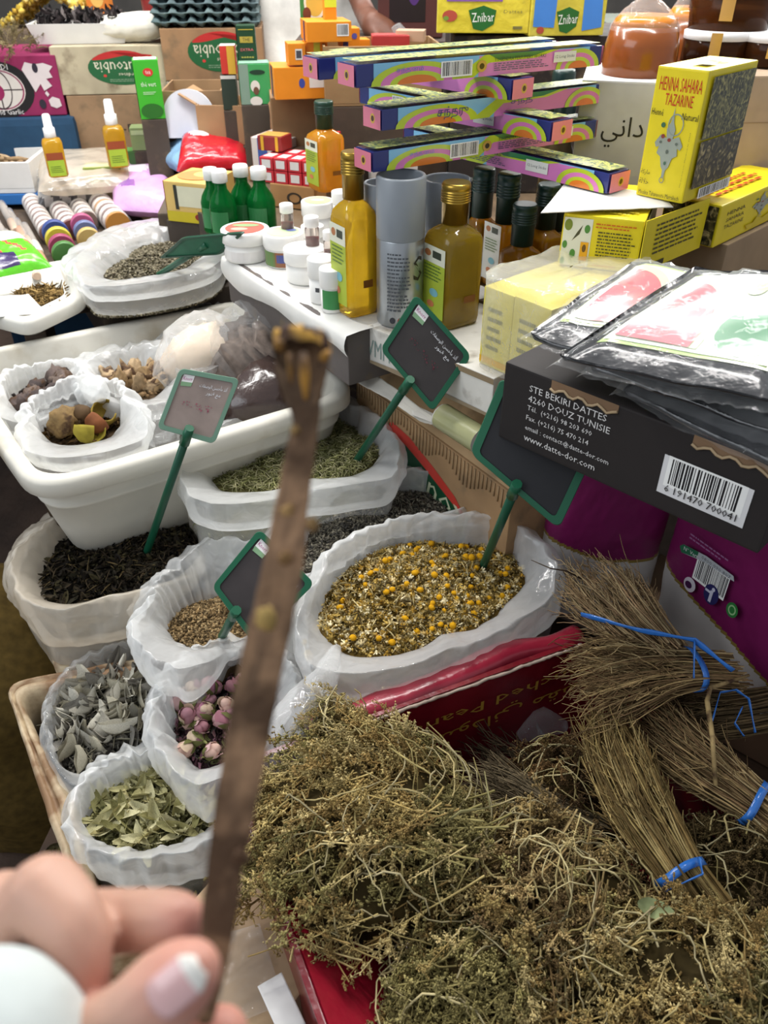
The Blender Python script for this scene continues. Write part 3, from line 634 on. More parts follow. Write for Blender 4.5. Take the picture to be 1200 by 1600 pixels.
# the white bin: tapered tub with rounded corners and a rolled lip
def bin_tub(name, label, P, z, h, wall=.008, lip=.02, taper=.88, rad=.07, col='dcd8cc', mat='bin'):
    P = [Vector((p[0], p[1], 0)) for p in P]; cx = sum(P, Vector())/4; r = thing(name, label, 'bin', (cx.x, cx.y, z-h)); loop = []
    for i in range(4):
        p = P[i]-cx; a = (P[i-1]-P[i]).normalized(); b = (P[(i+1) % 4]-P[i]).normalized()
        for k in range(9):
            t = k/8; q0 = p+a*rad; q1 = p+b*rad; loop.append(q0*(1-t)**2+p*2*t*(1-t)+q1*t*t)
        q = p+b*rad; q2 = (P[(i+1) % 4]-cx)-b*rad
        for k in range(1, 12): loop.append(q.lerp(q2, k/12))
    L = [p.length for p in loop]
    def ring(off, zz, tp): return [Vector((p.x, p.y, 0))*tp+Vector((p.x, p.y, 0)).normalized()*off+Vector((0, 0, zz)) for p in loop]
    prof = [(-wall-.02, .012, taper), (-wall-.004, .016, taper), (-wall-.001, .05, taper+.01), (-wall, h*.55, (1+taper)/2), (-wall, h-.004, .995), (-wall+.003, h+.002, 1), (.004, h+.003, 1), (lip-.004, h+.0005, 1), (lip, h-.006, 1), (lip, h-.026, 1), (lip-.003, h-.028, 1), (lip-.005, h-.022, 1), (.002, h-.018, .998), (0, h*.72, .985), (.004, h*.70, .985), (.004, h*.67, .98), (0, h*.65, .978), (0, h*.35, (1+taper)/2-.01), (0, .012, taper), (-.008, .003, taper), (-.03, 0, taper)]
    m = MB(); m.grid([ring(*q) for q in prof], True, False, col, 0, True); n = len(loop)
    for k, fl in ((0, False), ((len(prof)-1)*n, True)):
        fc = tuple(k+j for j in range(n)); m.f.append(fc[::-1] if fl else fc); m.m.append(0); m.c.append(lin(col)); m.s.append(False)
    m.build('tub', mat, r); return r
bin_tub('storage_bin', 'large white plastic bin holding bags of peels and roots', [G(62, 758, .85), G(548, 612, .85), G(385, 470, .85), G(-70, 560, .85)], .85, .185)
bin_tub('storage_bin', 'shallow white plastic tray with dry roots behind the large bin', [G(40, 500, .90), G(118, 462, .90), G(105, 408, .90), G(-120, 450, .90)], .90, .05, rad=.03, col='dddbd2')
# stained foam boxes under the front sacks
def foam_box(label, P, z, h, wall, col='c9b797', floor=.02):
    P = [Vector((p[0], p[1], 0)) for p in P]; cx = sum(P, Vector())/4; r = thing('foam_box', label, 'box', (cx.x, cx.y, z-h)); loop = []; rad = .03
    for i in range(4):
        p = P[i]-cx; a = (P[i-1]-P[i]).normalized(); b = (P[(i+1) % 4]-P[i]).normalized()
        for k in range(6): t = k/5; loop.append((p+a*rad)*(1-t)**2+p*2*t*(1-t)+(p+b*rad)*t*t)
        q = p+b*rad; q2 = (P[(i+1) % 4]-cx)-b*rad
        for k in range(1, 16): loop.append(q.lerp(q2, k/16))
    def ring(off, zz): return [p+p.normalized()*(off+.0025*noise.noise(p*30+Vector((0, 0, zz*9))))+Vector((0, 0, zz+.003*noise.noise(p*22+Vector((3, off*90, 0))))) for p in loop]
    prof = [(-wall, floor), (-wall, h-.012), (-wall+.004, h-.004), (-wall*.72, h), (-wall*.52, h+.001), (-wall*.48, h-.006), (-wall*.30, h-.006), (-wall*.26, h+.001), (-.004, h), (0, h-.006), (0, .004), (-.006, 0)]
    m = MB(); m.grid([ring(*q) for q in prof], True, False, col, 0, True); n = len(loop)
    for k, fl in ((0, False), ((len(prof)-1)*n, True)):
        fc = tuple(k+j for j in range(n)); m.f.append(fc[::-1] if fl else fc); m.m.append(0); m.c.append(lin(col)); m.s.append(False)
    m.build('shell', 'foam', r); return r
foam_box('brown-stained foam box around the sage and narrow leaf sacks', [G(152, 1510, .61), G(425, 1400, .61), G(345, 1000, .61), G(6, 1066, .61)], .61, .185, .034)
foam_box('stained foam tray edge under the dark leaf sack', [G(85, 1052, .585), G(300, 985, .585), G(270, 850, .585), G(60, 945, .585)], .585, .155, .03)
# leaves that fell beside the corner sack
pts = np.array([list(G(random.uniform(150, 330), 1385+random.uniform(-25, 50), .535)) for _ in range(60)]); pts[:, 2] += rng.uniform(-.01, .015, 60)
for k, p in enumerate(pts):
    tv, tf = t_leaf(.16, .3, 6, 2, .3, k % 7)
    if k < 6: mm = npmesh('narrow_leaf', tv, tf, np.tile(lin(['a09a6a', '7a7448', 'b4ac80'][k % 3]), (len(tf), 1)), 'leaf', smooth=True); base_leaf = globals().setdefault('_bl', []); base_leaf.append(mm.data); o = mm
    else: o = link('narrow_leaf', random.choice(_bl))
    tag(o, 'fallen pale leaf between the corner sack and the hand', 'leaf', 'fallen leaves beside the corner sack'); o.location = p; s = random.uniform(.02, .04); o.scale = (s,)*3; o.rotation_euler = (random.gauss(0, .4), random.gauss(0, .4), random.uniform(0, 6))
# loose leaf litter they lie on
c0 = G(240, 1395, .53); lv = np.stack([rng.uniform(-.15, .13, 500)+c0.x, rng.uniform(-.05, .06, 500)+c0.y, rng.uniform(-.004, .006, 500)+c0.z], 1)
V, F, C = scat(lv, LEAFS, (.015, .03), ['5a5236', '6e6644', '8a8258', '4a4430', '3a3428'], .4); npmesh('leaf_litter', V, F, C, 'leaf', label='broken dry leaves in the foam box beside the hand', cat='leaf litter', kind='stuff')
# taped brown carton and its white label, bottom
c, y, dm = fit_top((330, 1560), (590, 1700), .60, 1900, .2)
a = G(325, 1420, .64); b = G(420, 1420, .64)
tc = carton('taped_carton', 'brown carton with glossy tape beside the red carton', 'carton', (.16, .26, .2), Vector((-.175, .38, .424)), R(-33), 'a58a6a', 'oldcard')
sheet('tape_strip', 'clear glossy tape on the brown carton beside the red carton', 'tape', [(-.20, .42, .6275), (-.135, .44, .6275), (-.10, .36, .6275), (-.165, .335, .6275)], 'b89c80', 'clear', amp=.003, seed=5)
sheet('paper_sheet', 'white paper label hanging beside the red carton edge', 'paper', [G(402, 1540, .655), G(440, 1518, .655), G(478, 1600, .66), G(440, 1625, .66)], 'd6d4d2', amp=.006, seed=11)
# ------------------------------------------------------------------ red carton
ry = R(24.5); ru = Vector((cos(ry), sin(ry), 0)); rv = Vector((sin(ry), -cos(ry), 0)); RC = Vector((-.185, .587, .43)); RW, RDp, RH = .62, .52, .275
red = open_box('nut_carton', 'open red carton full of dried herb bunches', 'carton', (RW, RDp, RH), RC+ru*RW/2+rv*RDp/2, ry, '74121f', 'waxed', .007)
old = [o for o in red.children if o.name.startswith('side_panel') and min(v.co.y for v in o.data.vertices) > RDp/2-.05][0]; bpy.data.objects.remove(old); pw = MB(); pq = [(-RW/2, .007), (RW/2, .007), (RW/2, RH-.15), (.27, RH-.12), (.20, RH-.01), (.18, RH), (-RW/2, RH)]; k_ = len(pq)
pw.add([(x, RDp/2-.007, z_) for x, z_ in pq]+[(x, RDp/2, z_) for x, z_ in pq], [tuple(range(k_)), tuple(range(k_, 2*k_))[::-1]]+[(i, (i+1) % k_, k_+(i+1) % k_, k_+i)[::-1] for i in range(k_)], '74121f'); pw.build('side_panel', 'waxed', red)
for o in red.children:
    if o.name.startswith('side_panel') and min(v.co.x for v in o.data.vertices) > RW/2-.05: o.scale.z = .5
MB().box(.004, RDp*.62, .12, Matrix.Translation((-RW/2+.008, -.06, RH-.004)) @ Matrix.Rotation(R(128), 4, 'Y'), .001, '96182c').build('flap', 'waxed', red)
fm = lambda off: (lambda u, v: Vector((u, RDp/2-.007-off, v)))      # inner side of the far wall
tx = MB()
tx.text('Blanched Peanuts', .06, RH-.055, .34, .018, 'b58c34', fm(.0012), pi); tx.build('lettering', 'prnt', red); tx = MB(); AR = '\uFEAE\uFEB8\uFED8\uFEE3 \uFEF2\uFEE7\uFE8D\uFEA9\uFEEE\uFEB3 \uFEDD\uFEEE\uFED3'
tx.text(AR, .05, RH-.088, .36, .034, 'b58c34', fm(.0012), pi); tx.build('lettering', 'prnt', red)
fl = lambda u, v: Vector((-RW/2+.0085, u, v))
for k, (u, v) in enumerate([(.02, .26), (-.0, .262), (-.05, .258), (-.07, .25)]): ty = MB(); ty.text('ﻻ' if k % 2 else 'l', u, v, .007, .016, 'c99a2c', fl, .3); ty.build('lettering', 'prnt', red)
rows = []
for i in range(13):
    t = i/12; row = []
    for k in range(61):
        x = -.21+.41*k/60; e = .004*noise.noise(Vector((x*16, 2, 0)))+.006*noise.noise(Vector((x*6, 5, 0))); a = -.5+t*3.3; wv = .026+.006*noise.noise(Vector((x*9, 7, 1)))
        row.append(Vector((x, RDp/2-.002+wv*.9*(1-cos(max(0, a)))*.85+e, RH-.004+wv*.55*sin(max(a, -.2))+e*.7-.010*t*t)))
    rows.append(row)
fo = MB(); fo.grid(rows, col='8e2033'); o = fo.build('folded_flap', 'waxed', red); md = o.modifiers.new('t', 'SOLIDIFY'); md.thickness = .003
te = MB(); te.tube([(x, RDp/2-.0085-.002*noise.noise(Vector((x*40, 1, 0))), RH-.004+.003*noise.noise(Vector((x*60, 4, 0)))) for x in np.linspace(-.21, .19, 90)], [.002+.0014*random.random() for _ in range(90)], 5, 'b8a494'); te.build('torn_edge', 'oldcard', red)
# white string of crumpled plastic between the sacks
def crumpled(name, label, cat, path, rad, mat, seed, amp=.5, n=26, group=None, flat=1.0, col=WHITE, rings=40, twist=0):
    path = [Vector(p) for p in path]; e0 = (path[0]-path[1]).normalized(); e1 = (path[-1]-path[-2]).normalized(); path = [path[0]+e0*rad[0]*.55, path[0]+e0*rad[0]*.35]+path+[path[-1]+e1*rad[-1]*.35, path[-1]+e1*rad[-1]*.55]; rad = [rad[0]*.02, rad[0]*.6]+list(rad)+[rad[-1]*.6, rad[-1]*.02]; m = MB(); rows = []; K = len(path)
    for i in range(rings+1):
        t = i/rings*(K-1); k = min(int(t), K-2); f = t-k
        p0, p1, p2, p3 = path[max(k-1, 0)], path[k], path[k+1], path[min(k+2, K-1)]
        q = .5*((2*p1)+(p2-p0)*f+(2*p0-5*p1+4*p2-p3)*f*f+(3*p1-p0-3*p2+p3)*f**3)
        r0 = rad[k]*(1-f)+rad[k+1]*f; tg = (path[k+1]-path[k]).normalized(); x = tg.orthogonal().normalized() if abs(tg.z) > .95 else tg.cross(Vector((0, 0, 1))).normalized(); y = x.cross(tg)
        row = []
        for j in range(n):
            a = 2*pi*j/n; d = x*cos(a)+y*sin(a)*flat; pp = q+d*r0; row.append(q+d*r0*(1+amp*crumple(pp, seed, 1.2)+amp*.5*(1-2*abs(noise.noise(Vector((cos(a)*3+seed, sin(a)*3, i*.04)))))))
        rows.append(row)
    m.grid(rows, True, False, col, 0, True); return m.build(name, mat, label=label, cat=cat, group=group)
crumpled('plastic_twist', 'twisted clear plastic bag lying at the chamomile sack corner', 'plastic bag', [G(525, 1015, .72), G(505, 1060, .725), G(470, 1110, .72), G(445, 1160, .70), G(430, 1200, .68)], [.006, .016, .024, .026, .02], 'bagthin', 21, .5)
crumpled('plastic_scrap', 'small clear plastic scrap on the dark floor of the red carton', 'plastic bag', [G(815, 1150, .60), G(850, 1130, .61), G(880, 1135, .60)], [.008, .018, .008], 'clear', 25, .5)
# ================================================================== CHALK SIGNS
def sign(label, corners, Y, stake, basez, bcol, dirty=False, writing=True, back=False, n=None, frame='14573c', red_note=False):
    cp = D(sum(p[0] for p in corners)/4, sum(p[1] for p in corners)/4, Y); O = Vector((0, 0, CZ)); nm = Vector(n).normalized() if n else (O-cp).normalized()
    W = []
    for p in corners: d = ray(*p); W.append(O+d*((cp-O).dot(nm)/d.dot(nm)))
    r = thing('chalk_sign', label, 'sign', G(*stake[1], basez))
    inv = -Vector(r.location)
    def f(u, v, off=0): return (W[0]*(1-u)+W[1]*u)*(1-v)+(W[3]*(1-u)+W[2]*u)*v+nm*off+inv
    def rr(a, rad, k=6):
        P = []
        for cx, cy, a0 in ((1-a-rad, 1-a-rad, 0), (a+rad, 1-a-rad, pi/2), (a+rad, a+rad, pi), (1-a-rad, a+rad, 3*pi/2)):
            for i in range(k+1): t = a0+pi/2*i/k; P.append((cx+rad*cos(t), cy+rad*sin(t)))
        return P
    out = rr(0, .09); inn = rr(.075, .05); N_ = len(out); m = MB()
    rings = [[f(*p, -.003) for p in out], [f(*p, .0015) for p in out], [f(p[0]*.988+.006, p[1]*.988+.006, .003) for p in out], [f(*p, .003) for p in inn], [f(*p, .0004) for p in inn]]
    m.grid(rings, True, False, frame, 0, False); m.f.append(tuple(range(N_))); m.m.append(0); m.c.append(lin(frame)); m.s.append(False); m.build('frame', 'plast', r)
    b = MB(); b.shape([f(*p, .0006) for p in inn], col=bcol); bd = b.build('board', 'board', r)
    if writing:
        g = MB(); ff = lambda u, v: f(u, v, .0012)
        g.add([ff(.10, .08), ff(.28, .08), ff(.28, .20), ff(.10, .22)], [(0, 1, 2, 3)], 'e9e6e4'); g.add([f(.10, .20, .0013), f(.28, .19, .0013), f(.28, .25, .0013), f(.11, .27, .0013)], [(0, 1, 2, 3)], '7fa27c'); g.build('badge', 'prnt', bd)
        l = MB(); fv = lambda u, v: f(u, 1-v, .0016)
        l.text('Knorr', .19, 1-.14, .15, .055, 'b05a90', fv); l.build('lettering', 'prnt', bd); l = MB()
        l.text('\uFE95\uFE8E\uFED4\uFEBB\uFEEE\uFEDF\uFE8D \uFEE6\uFEB4\uFEA3\uFE84\uFEED \uFEAC\uFEDF\uFE83', .64, 1-.2, .46, .085, 'd8dade', fv); l.build('lettering', 'prnt', bd); l = MB(); l.text('\uFEAD\uFEEE\uFEE8\uFED7 \uFECA\uFEE3', .68, 1-.31, .24, .08, 'd8dade', fv); l.build('lettering', 'prnt', bd)
        if red_note:
            q = MB(); rn = random.Random(4)
            for i in range(26):
                u = .22+.5*rn.random(); v = .47+.10*rn.random(); s = .012+.02*rn.random(); q.add([f(u, v, .0015), f(u+s, v+.004, .0015), f(u+s*.8, v+s*.8, .0015), f(u+.004, v+s, .0015)], [(0, 1, 2, 3)], '9c5a66' if dirty else '5a2c34')
            q.build('chalk_smudge', 'board', bd, kind='stuff')
    a = f(.5, .98, -.003) if stake[0] is None else (O+ray(*stake[0])*((cp-O).dot(nm)/ray(*stake[0]).dot(nm)))-nm*.004+inv
    bt = G(*stake[1], basez)+inv; d = (a-bt).normalized(); st = MB(); st.tube([bt-d*.02, bt, a*.5+bt*.5, a+d*.01], .0062, 8, '0f4a34'); so = st.build('stake', 'plast', r)
    st = MB(); st.tube([a-d*.012, a+d*.02], [.0078, .0066], 8, '14573c'); st.build('stake_socket', 'plast', so)
    return r
sign('green-framed chalk sign with white writing standing in the rosemary', [(650, 459), (737, 556), (676, 644), (594, 546)], 1.06, ((634, 604), (553, 726)), .752, '35302f', red_note=True)
sign('pale worn chalk sign with pinkish smudges standing in the dark leaves', [(281, 575), (375, 592), (335, 694), (245, 669)], .98, ((291, 684), (226, 872)), .662, '94847c', True, red_note=True, frame='6a8c78')
sign('half hidden chalk sign leaning over the brown seed sack', [(405, 826), (492, 912), (396, 1006), (331, 917)], .80, ((366, 960), (345, 998)), .66, '352f2f')
sign('blank black chalk sign standing in the chamomile', [(784, 588), (932, 702), (873, 827), (734, 708)], .83, ((803, 768), (750, 896)), .698, '16161a', writing=False)
sign('green chalk sign seen from behind in the far herb sack', [(285, 371), (384, 362), (346, 397), (249, 403)], 1.52, ((315, 388), (247, 430)), .905, '14573c', writing=False, n=(-.3, -.55, -.2), frame='123f2c')
# ================================================================== BLACK DATE CARTON, MELON PACKS, FLOUR SACKS
c, y, dm = fit_top((790, 565), (1230, 734), 1.10, 682, .34); w, d, h = dm; by = y
bk = carton('date_carton', 'black cardboard carton with white address print on the flour sacks', 'carton', dm, c, y, '221d1c', 'card')
F0 = lambda off: facemap(w, d, h, 'F', off); tx = MB(); bkb = bk.children[0]
for i, s in enumerate(['STE BEKIRI DATTES', '4260 DOUZ TUNISIE', 'Tél.  (+216) 98 203 690', 'Fax. (+216) 75 470 214', 'email : contact@datte-dor.com', 'www.datte-dor.com']):
    ext = text_mesh(s)[2]; hh = .082; ww = ext[0]/max(ext[1], .7)*hh*h/w*1.02; tx.text(s, -.385+ww/2, .30-i*.128, ww, hh, 'd8d6d4', F0(.001)); tx.build('lettering', 'prnt', bkb); tx = MB()
tx.text('6 191470 700041', .29, -.20, .24, .085, '1a1a1c', F0(.0022)); tx.build('lettering', 'prnt', bkb)
prints(bkb, w, d, h, [('F', 'rect', .29, -.06, .29, .46, 'd9d8d8'), ('F', 'bar', .29, .0, .23, .30)])
for (u1, u2) in ((-.30, -.04), (.22, .5)):
    nt = MB()
    P = [F0(.0008)(u1+(u2-u1)*k/14, .5-.10-.03*sin(k*1.7)) for k in range(15)]+[F0(.0008)(u2-(u2-u1)*k/14, .5) for k in range(15)]; nt.shape(P, col='7d6248')
    nt.tube([F0(.002)(u1+(u2-u1)*k/14, .5-.10-.03*sin(k*1.7)) for k in range(15)], .0016, 5, 'b09876')
    nt.build('torn_notch', 'oldcard', bkb)
# purple and white flour sacks
def flour(label, bl, br, z, lims, d, seed, prn=True):
    c, y, (w, d, h) = fit(bl, br, z, 700, d); c.z = .58; h = .412; r = thing('flour_sack', label, 'sack', c, y, 'purple flour sacks'); n = 200; rows = []
    for i in range(29):
        v = i/28; row = []
        for j in range(n):
            a = 2*pi*j/n; e = 5; q = (abs(cos(a))**e+abs(sin(a))**e)**(-1/e); bul = 1+.05*sin(pi*v)
            x = w/2*q*cos(a)*bul; yy = d/2*q*sin(a)*bul; p = Vector((x, yy, v*h)); nn = Vector((cos(a), sin(a), 0)); p += nn*.006*crumple(p+Vector((seed, 0, 0)), seed, .5); row.append(p)
        rows.append(row)
    m = MB(); k0 = 0
    # colour zones follow a wavy line: white foot, gold line, purple body
    def zone(p):
        lim = float(np.interp(p.x/w, [q[0] for q in lims], [q[1] for q in lims])); return 'c9c4c0' if p.z < lim-.006 else ('8f7a3c' if p.z < lim else '7c2058')
    fine = []
    for i in range(28):
        for s in range(5): fine.append([rows[i][j].lerp(rows[i+1][j], s/5) for j in range(n)])
    fine.append(rows[-1]); V = [p for rw in fine for p in rw]; m.v = [tuple(p) for p in V]
    for i in range(len(fine)-1):
        for j in range(n):
            a = i*n+j; b = i*n+(j+1) % n; cpt = (V[a]+V[b+n])/2; m.f.append((a, b, b+n, a+n)); m.m.append(0); m.c.append(lin(zone(cpt))); m.s.append(True)
    for kk in (0, (len(fine)-1)*n): m.f.append(tuple(kk+j for j in range(n))); m.m.append(0); m.c.append(lin('7c2058')); m.s.append(False)
    m.build('bag', 'sack', r)
    if prn:
        prints(r, w*1.1+.004, d*1.1+.012, h, [('F', 'bar', -.155, -.095, .15, .085), ('F', 'ell', -.24, -.183, .062, .062, 'd6d0d8'), ('F', 'ell', -.245, -.186, .036, .030, '46204a'), ('F', 'ell', -.13, -.157, .075, .085, '2b2a5c'), ('F', 'rect', -.13, -.165, .014, .05, 'c9c9d8'), ('F', 'ell', -.125, -.132, .016, .016, 'c9c9d8'), ('F', 'rect', -.145, -.15, .034, .010, 'c9c9d8'), ('F', 'ell', -.02, -.154, .055, .062, '2f7a3c'), ('F', 'ring', -.02, -.154, .036, .042, '9ac48a', .3),
            ('F', 'poly', [(-.335, -.06), (-.32, -.043), (-.2, -.025), (-.06, -.026), (-.05, -.045), (-.2, -.052), (-.32, -.08)], 'b8bcc0'), ('F', 'poly', [(-.335, -.06), (-.32, -.043), (-.24, -.031), (-.24, -.058), (-.32, -.08)], '2c6a4c'), ('F', 'text', 'N° Vert', -.275, -.053, .075, .016, 'e4e8e4', .06), ('F', 'text', '0800 090 807', -.145, -.040, .15, .014, '6a6a70', 0), ('F', 'lines', -.20, .008, .2, .03, 2, '9a6a94')])
    return r
flour('purple and white flour sack standing behind the chamomile sack', (852, 905), (1030, 890), .66, [(-.6, .17), (-.35, .145), (0, .11), (.4, .105), (.6, .12)], .10, 1.0, False)
flour('purple and white flour sack with recycling emblems under the date carton', (1022, 905), (1290, 1120), .66, [(-.6, .125), (-.5, .122), (-.3, .108), (-.14, .097), (.19, .065), (.5, .05)], .13, 2.6)
MB().box(.42, .2, .152, Tm((.60, .93, .424), rz=-.72), .004, '6d5540').build('support_carton', 'oldcard', label='brown carton under the flour sacks', cat='carton')
# melon packs: flat printed packs in clear film
def pack(label, corners, z, th, seed, tilt=0):
    W = [G(p[0], p[1], p[2] if len(p) > 2 else z) for p in corners]; cx = sum(W, Vector())/4; r = thing('produce_pack', label, 'packet', cx-Vector((0, 0, th)), 0, 'flat printed packs in clear film'); n = 26; inv = -Vector(r.location)
    def f(u, v, off=0):
        p = (W[0]*(1-u)+W[1]*u)*(1-v)+(W[3]*(1-u)+W[2]*u)*v; e = min(u, 1-u, v, 1-v); p = p+inv; p.z += off-.012*max(0, .1-e)/.1*(1 if off >= 0 else -.2)+.005*noise.noise(Vector((u*3, v*3, seed))); return p
    body = MB(); rows = [[f(u/n, v/n, 0) for u in range(n+1)] for v in range(n+1)]; body.grid(rows, col='16161a')
    body.grid([[f(u/n, v/n, -th) for u in range(n+1)][::-1] for v in range(n+1)], col='16161a')
    ed = [(u/n, 0) for u in range(n+1)]+[(1, v/n) for v in range(1, n+1)]+[(1-u/n, 1) for u in range(1, n+1)]+[(0, 1-v/n) for v in range(1, n)]
    body.grid([[f(*p, 0) for p in ed], [f(*p, -th*.5)+(f(*p)-f(.5, .5)).normalized()*.006 for p in ed], [f(*p, -th) for p in ed]], True, col='121216'); body.build('pack_body', 'packet', r)
    pr = MB()
    def patch(fu, col, lay, m=14):
        pr.grid([[f(*fu(a/m, b/m), .0012+.0006*lay) for a in range(m+1)] for b in range(m+1)], col=col)
    patch(lambda a, b: (.07+.84*a, .12+.78*b), 'a8c078', 0); patch(lambda a, b: (.085+.81*a, .145+.73*b), 'dfe6d6', 1)
    def slice_(u0, v0, ru, rv_, a0, a1, col, lay): patch(lambda a, b: (u0+ru*b*cos(a0+(a1-a0)*a), v0+rv_*b*sin(a0+(a1-a0)*a)), col, lay, 16)
    slice_(.12, .17, .42, .70, .0, pi/2, 'c6d8b0', 2); slice_(.12, .17, .38, .64, 0, pi/2, 'c9606a', 3); slice_(.72, .38, .17, .22, 0, 2*pi, '4f8a60', 2); slice_(.74, .80, .09, .05, 0, 2*pi, '2b2c34', 3); slice_(.56, .76, .06, .08, 0, 2*pi, 'a8c060', 3)
    pr.build('print', 'gloss', r)
    fl = MB(); N2 = 40
    def g(u, v): 
        e = min(u, 1-u, v, 1-v); p = f(min(1, max(0, u)), min(1, max(0, v)), .004+.004*noise.noise(Vector((u*9, v*9, seed+3)))+.003*(1-2*abs(noise.noise(Vector((u*16, v*7, seed)))))); 
        if e < 0: p += (f(min(1, max(0, u)), min(1, max(0, v)))-f(.5, .5)).normalized()*.4*(-e); p.z += e*.10-.004
        return p
    fl.grid([[g(-.05+1.1*a/N2, -.035+1.07*b/N2) for a in range(N2+1)] for b in range(N2+1)]); fl.build('wrapper', 'clear', r); return r
pack('shiny melon-print pack lying lowest across the date carton edge', [(985, 596, 1.124), (1260, 722, 1.124), (1340, 580, 1.124), (1110, 500, 1.124)], 1.12, .022, 3)
pack('shiny melon-print pack second from the bottom of the pile', [(930, 565, 1.136), (1230, 668, 1.136), (1340, 500, 1.14), (1080, 440, 1.14)], 1.13, .010, 5)
pack('dark edged melon pack poking out at the left of the pile', [(838, 507, 1.158), (1090, 580, 1.158), (1250, 440, 1.17), (990, 402, 1.17)], 1.15, .020, 9)
pack('melon-print pack with red slice on top of the pile', [(884, 545, 1.172), (1215, 612, 1.172), (1320, 430, 1.192), (1090, 412, 1.192)], 1.17, .014, 14)
# ================================================================== DRIED HERB BUNCHES
def t_tube(P, rad, sides=3):
    P = np.array(P); n = len(P); t = np.gradient(P, axis=0); t /= np.linalg.norm(t, axis=1)[:, None]+1e-9
    up = np.array([.13, .2, 1.0]); x = np.cross(t, up); x /= np.linalg.norm(x, axis=1)[:, None]+1e-9; y = np.cross(t, x)
    a = 2*pi*np.arange(sides)/sides; V = P[:, None, :]+(x[:, None, :]*np.cos(a)[None, :, None]+y[:, None, :]*np.sin(a)[None, :, None])*np.asarray(rad).reshape(-1, 1, 1)
    F = []
    for i in range(n-1):
        for j in range(sides): q = i*sides+j; w = i*sides+(j+1) % sides; F += [(q, w, w+sides), (q, w+sides, q+sides)]
    return V.reshape(-1, 3), np.array(F)
def t_sprig(seed, nb=17, bits=6, curl=.5, bl=(.10, .22)):
    """a dry flowering sprig of length one along +x"""
    r = np.random.default_rng(seed); t = np.linspace(0, 1, 9); ph = r.uniform(0, 6); w1, w2 = r.uniform(-curl, curl, 2)
    C = np.stack([t, .16*w1*np.sin(3.2*t+ph)*t+.2*w2*t*t, .14*w2*np.cos(3.0*t+ph)*t+.12*curl*t*(1-t)], 1); parts = [t_tube(C, .012*(1-.6*t)+.002)]
    bv = np.array([(.5, 0, 0), (-.25, .24, 0), (-.25, -.12, .21), (-.25, -.12, -.21)]); bf = np.array([(0, 1, 2), (0, 2, 3), (0, 3, 1), (1, 3, 2)])
    for k in range(nb):
        s = r.uniform(.28, 1.0); i = min(int(s*8), 7); p = C[i]+(C[i+1]-C[i])*(s*8-i); d = C[i+1]-C[i]; d /= np.linalg.norm(d); o = r.normal(0, 1, 3); o -= d*o.dot(d); o /= np.linalg.norm(o); L = r.uniform(*bl)*(1.2-.6*s)
        u = np.linspace(0, 1, 4)[:, None]; B = p+(d*.6+o*.8)*L*u+o*L*.35*u*u*r.uniform(-1, 1)+np.array([0, 0, .12])*L*u*u; parts.append(t_tube(B, [.007, .006, .005, .003]))
        for b in range(bits):
            f = r.uniform(.25, 1.05); q = B[0]+(B[-1]-B[0])*f+r.normal(0, .012, 3); sc = r.uniform(.036, .075); Rm = np.linalg.qr(r.normal(0, 1, (3, 3)))[0]; parts.append((bv @ Rm.T*sc+q, bf))
    off = 0; V = []; F = []
    for v, f in parts: V.append(v); F.append(f+off); off += len(v)
    return np.concatenate(V), np.concatenate(F)
SPRIG = [t_sprig(100+i) for i in range(7)]
def frames(d, up):
    d = d/np.linalg.norm(d, axis=1)[:, None]; y = np.cross(up, d); y /= np.linalg.norm(y, axis=1)[:, None]+1e-9; z = np.cross(d, y); return np.stack([d, y, z], 2)
def place(temps, pos, dirs, up, size, pal, jit=.25):
    Vs = []; Fs = []; Cs = []; off = 0; n = len(pos); which = rng.integers(0, len(temps), n); pal = np.array([lin(c) for c in pal]); Rm = frames(dirs+rng.normal(0, jit, (n, 3)), up)
    for k, (tv, tf) in enumerate(temps):
        ix = np.nonzero(which == k)[0]; m = len(ix)
        if not m: continue
        sc = rng.uniform(size[0], size[1], m); V = np.einsum('mij,vj->mvi', Rm[ix], tv)*sc[:, None, None]+pos[ix][:, None, :]
        F = tf[None]+(np.arange(m)*len(tv))[:, None, None]+off; c = pal[rng.integers(0, len(pal), m)]*rng.uniform(.7, 1.25, (m, 1))
        Vs.append(V.reshape(-1, 3)); Fs.append(F.reshape(-1, 3)); Cs.append(np.repeat(c, len(tf), 0)); off += m*len(tv)
    return np.concatenate(Vs), np.concatenate(Fs), np.concatenate(Cs)
GRN = ['9a8e5a', '8a8050', 'a69a64', '7c7248', 'b8a46c', 'c6b27c', 'a8925c', '9c8250']; BRN = ['8a744e', '9c8458', '7a6444', 'a8905e', '6a5638', 'b49c6c']
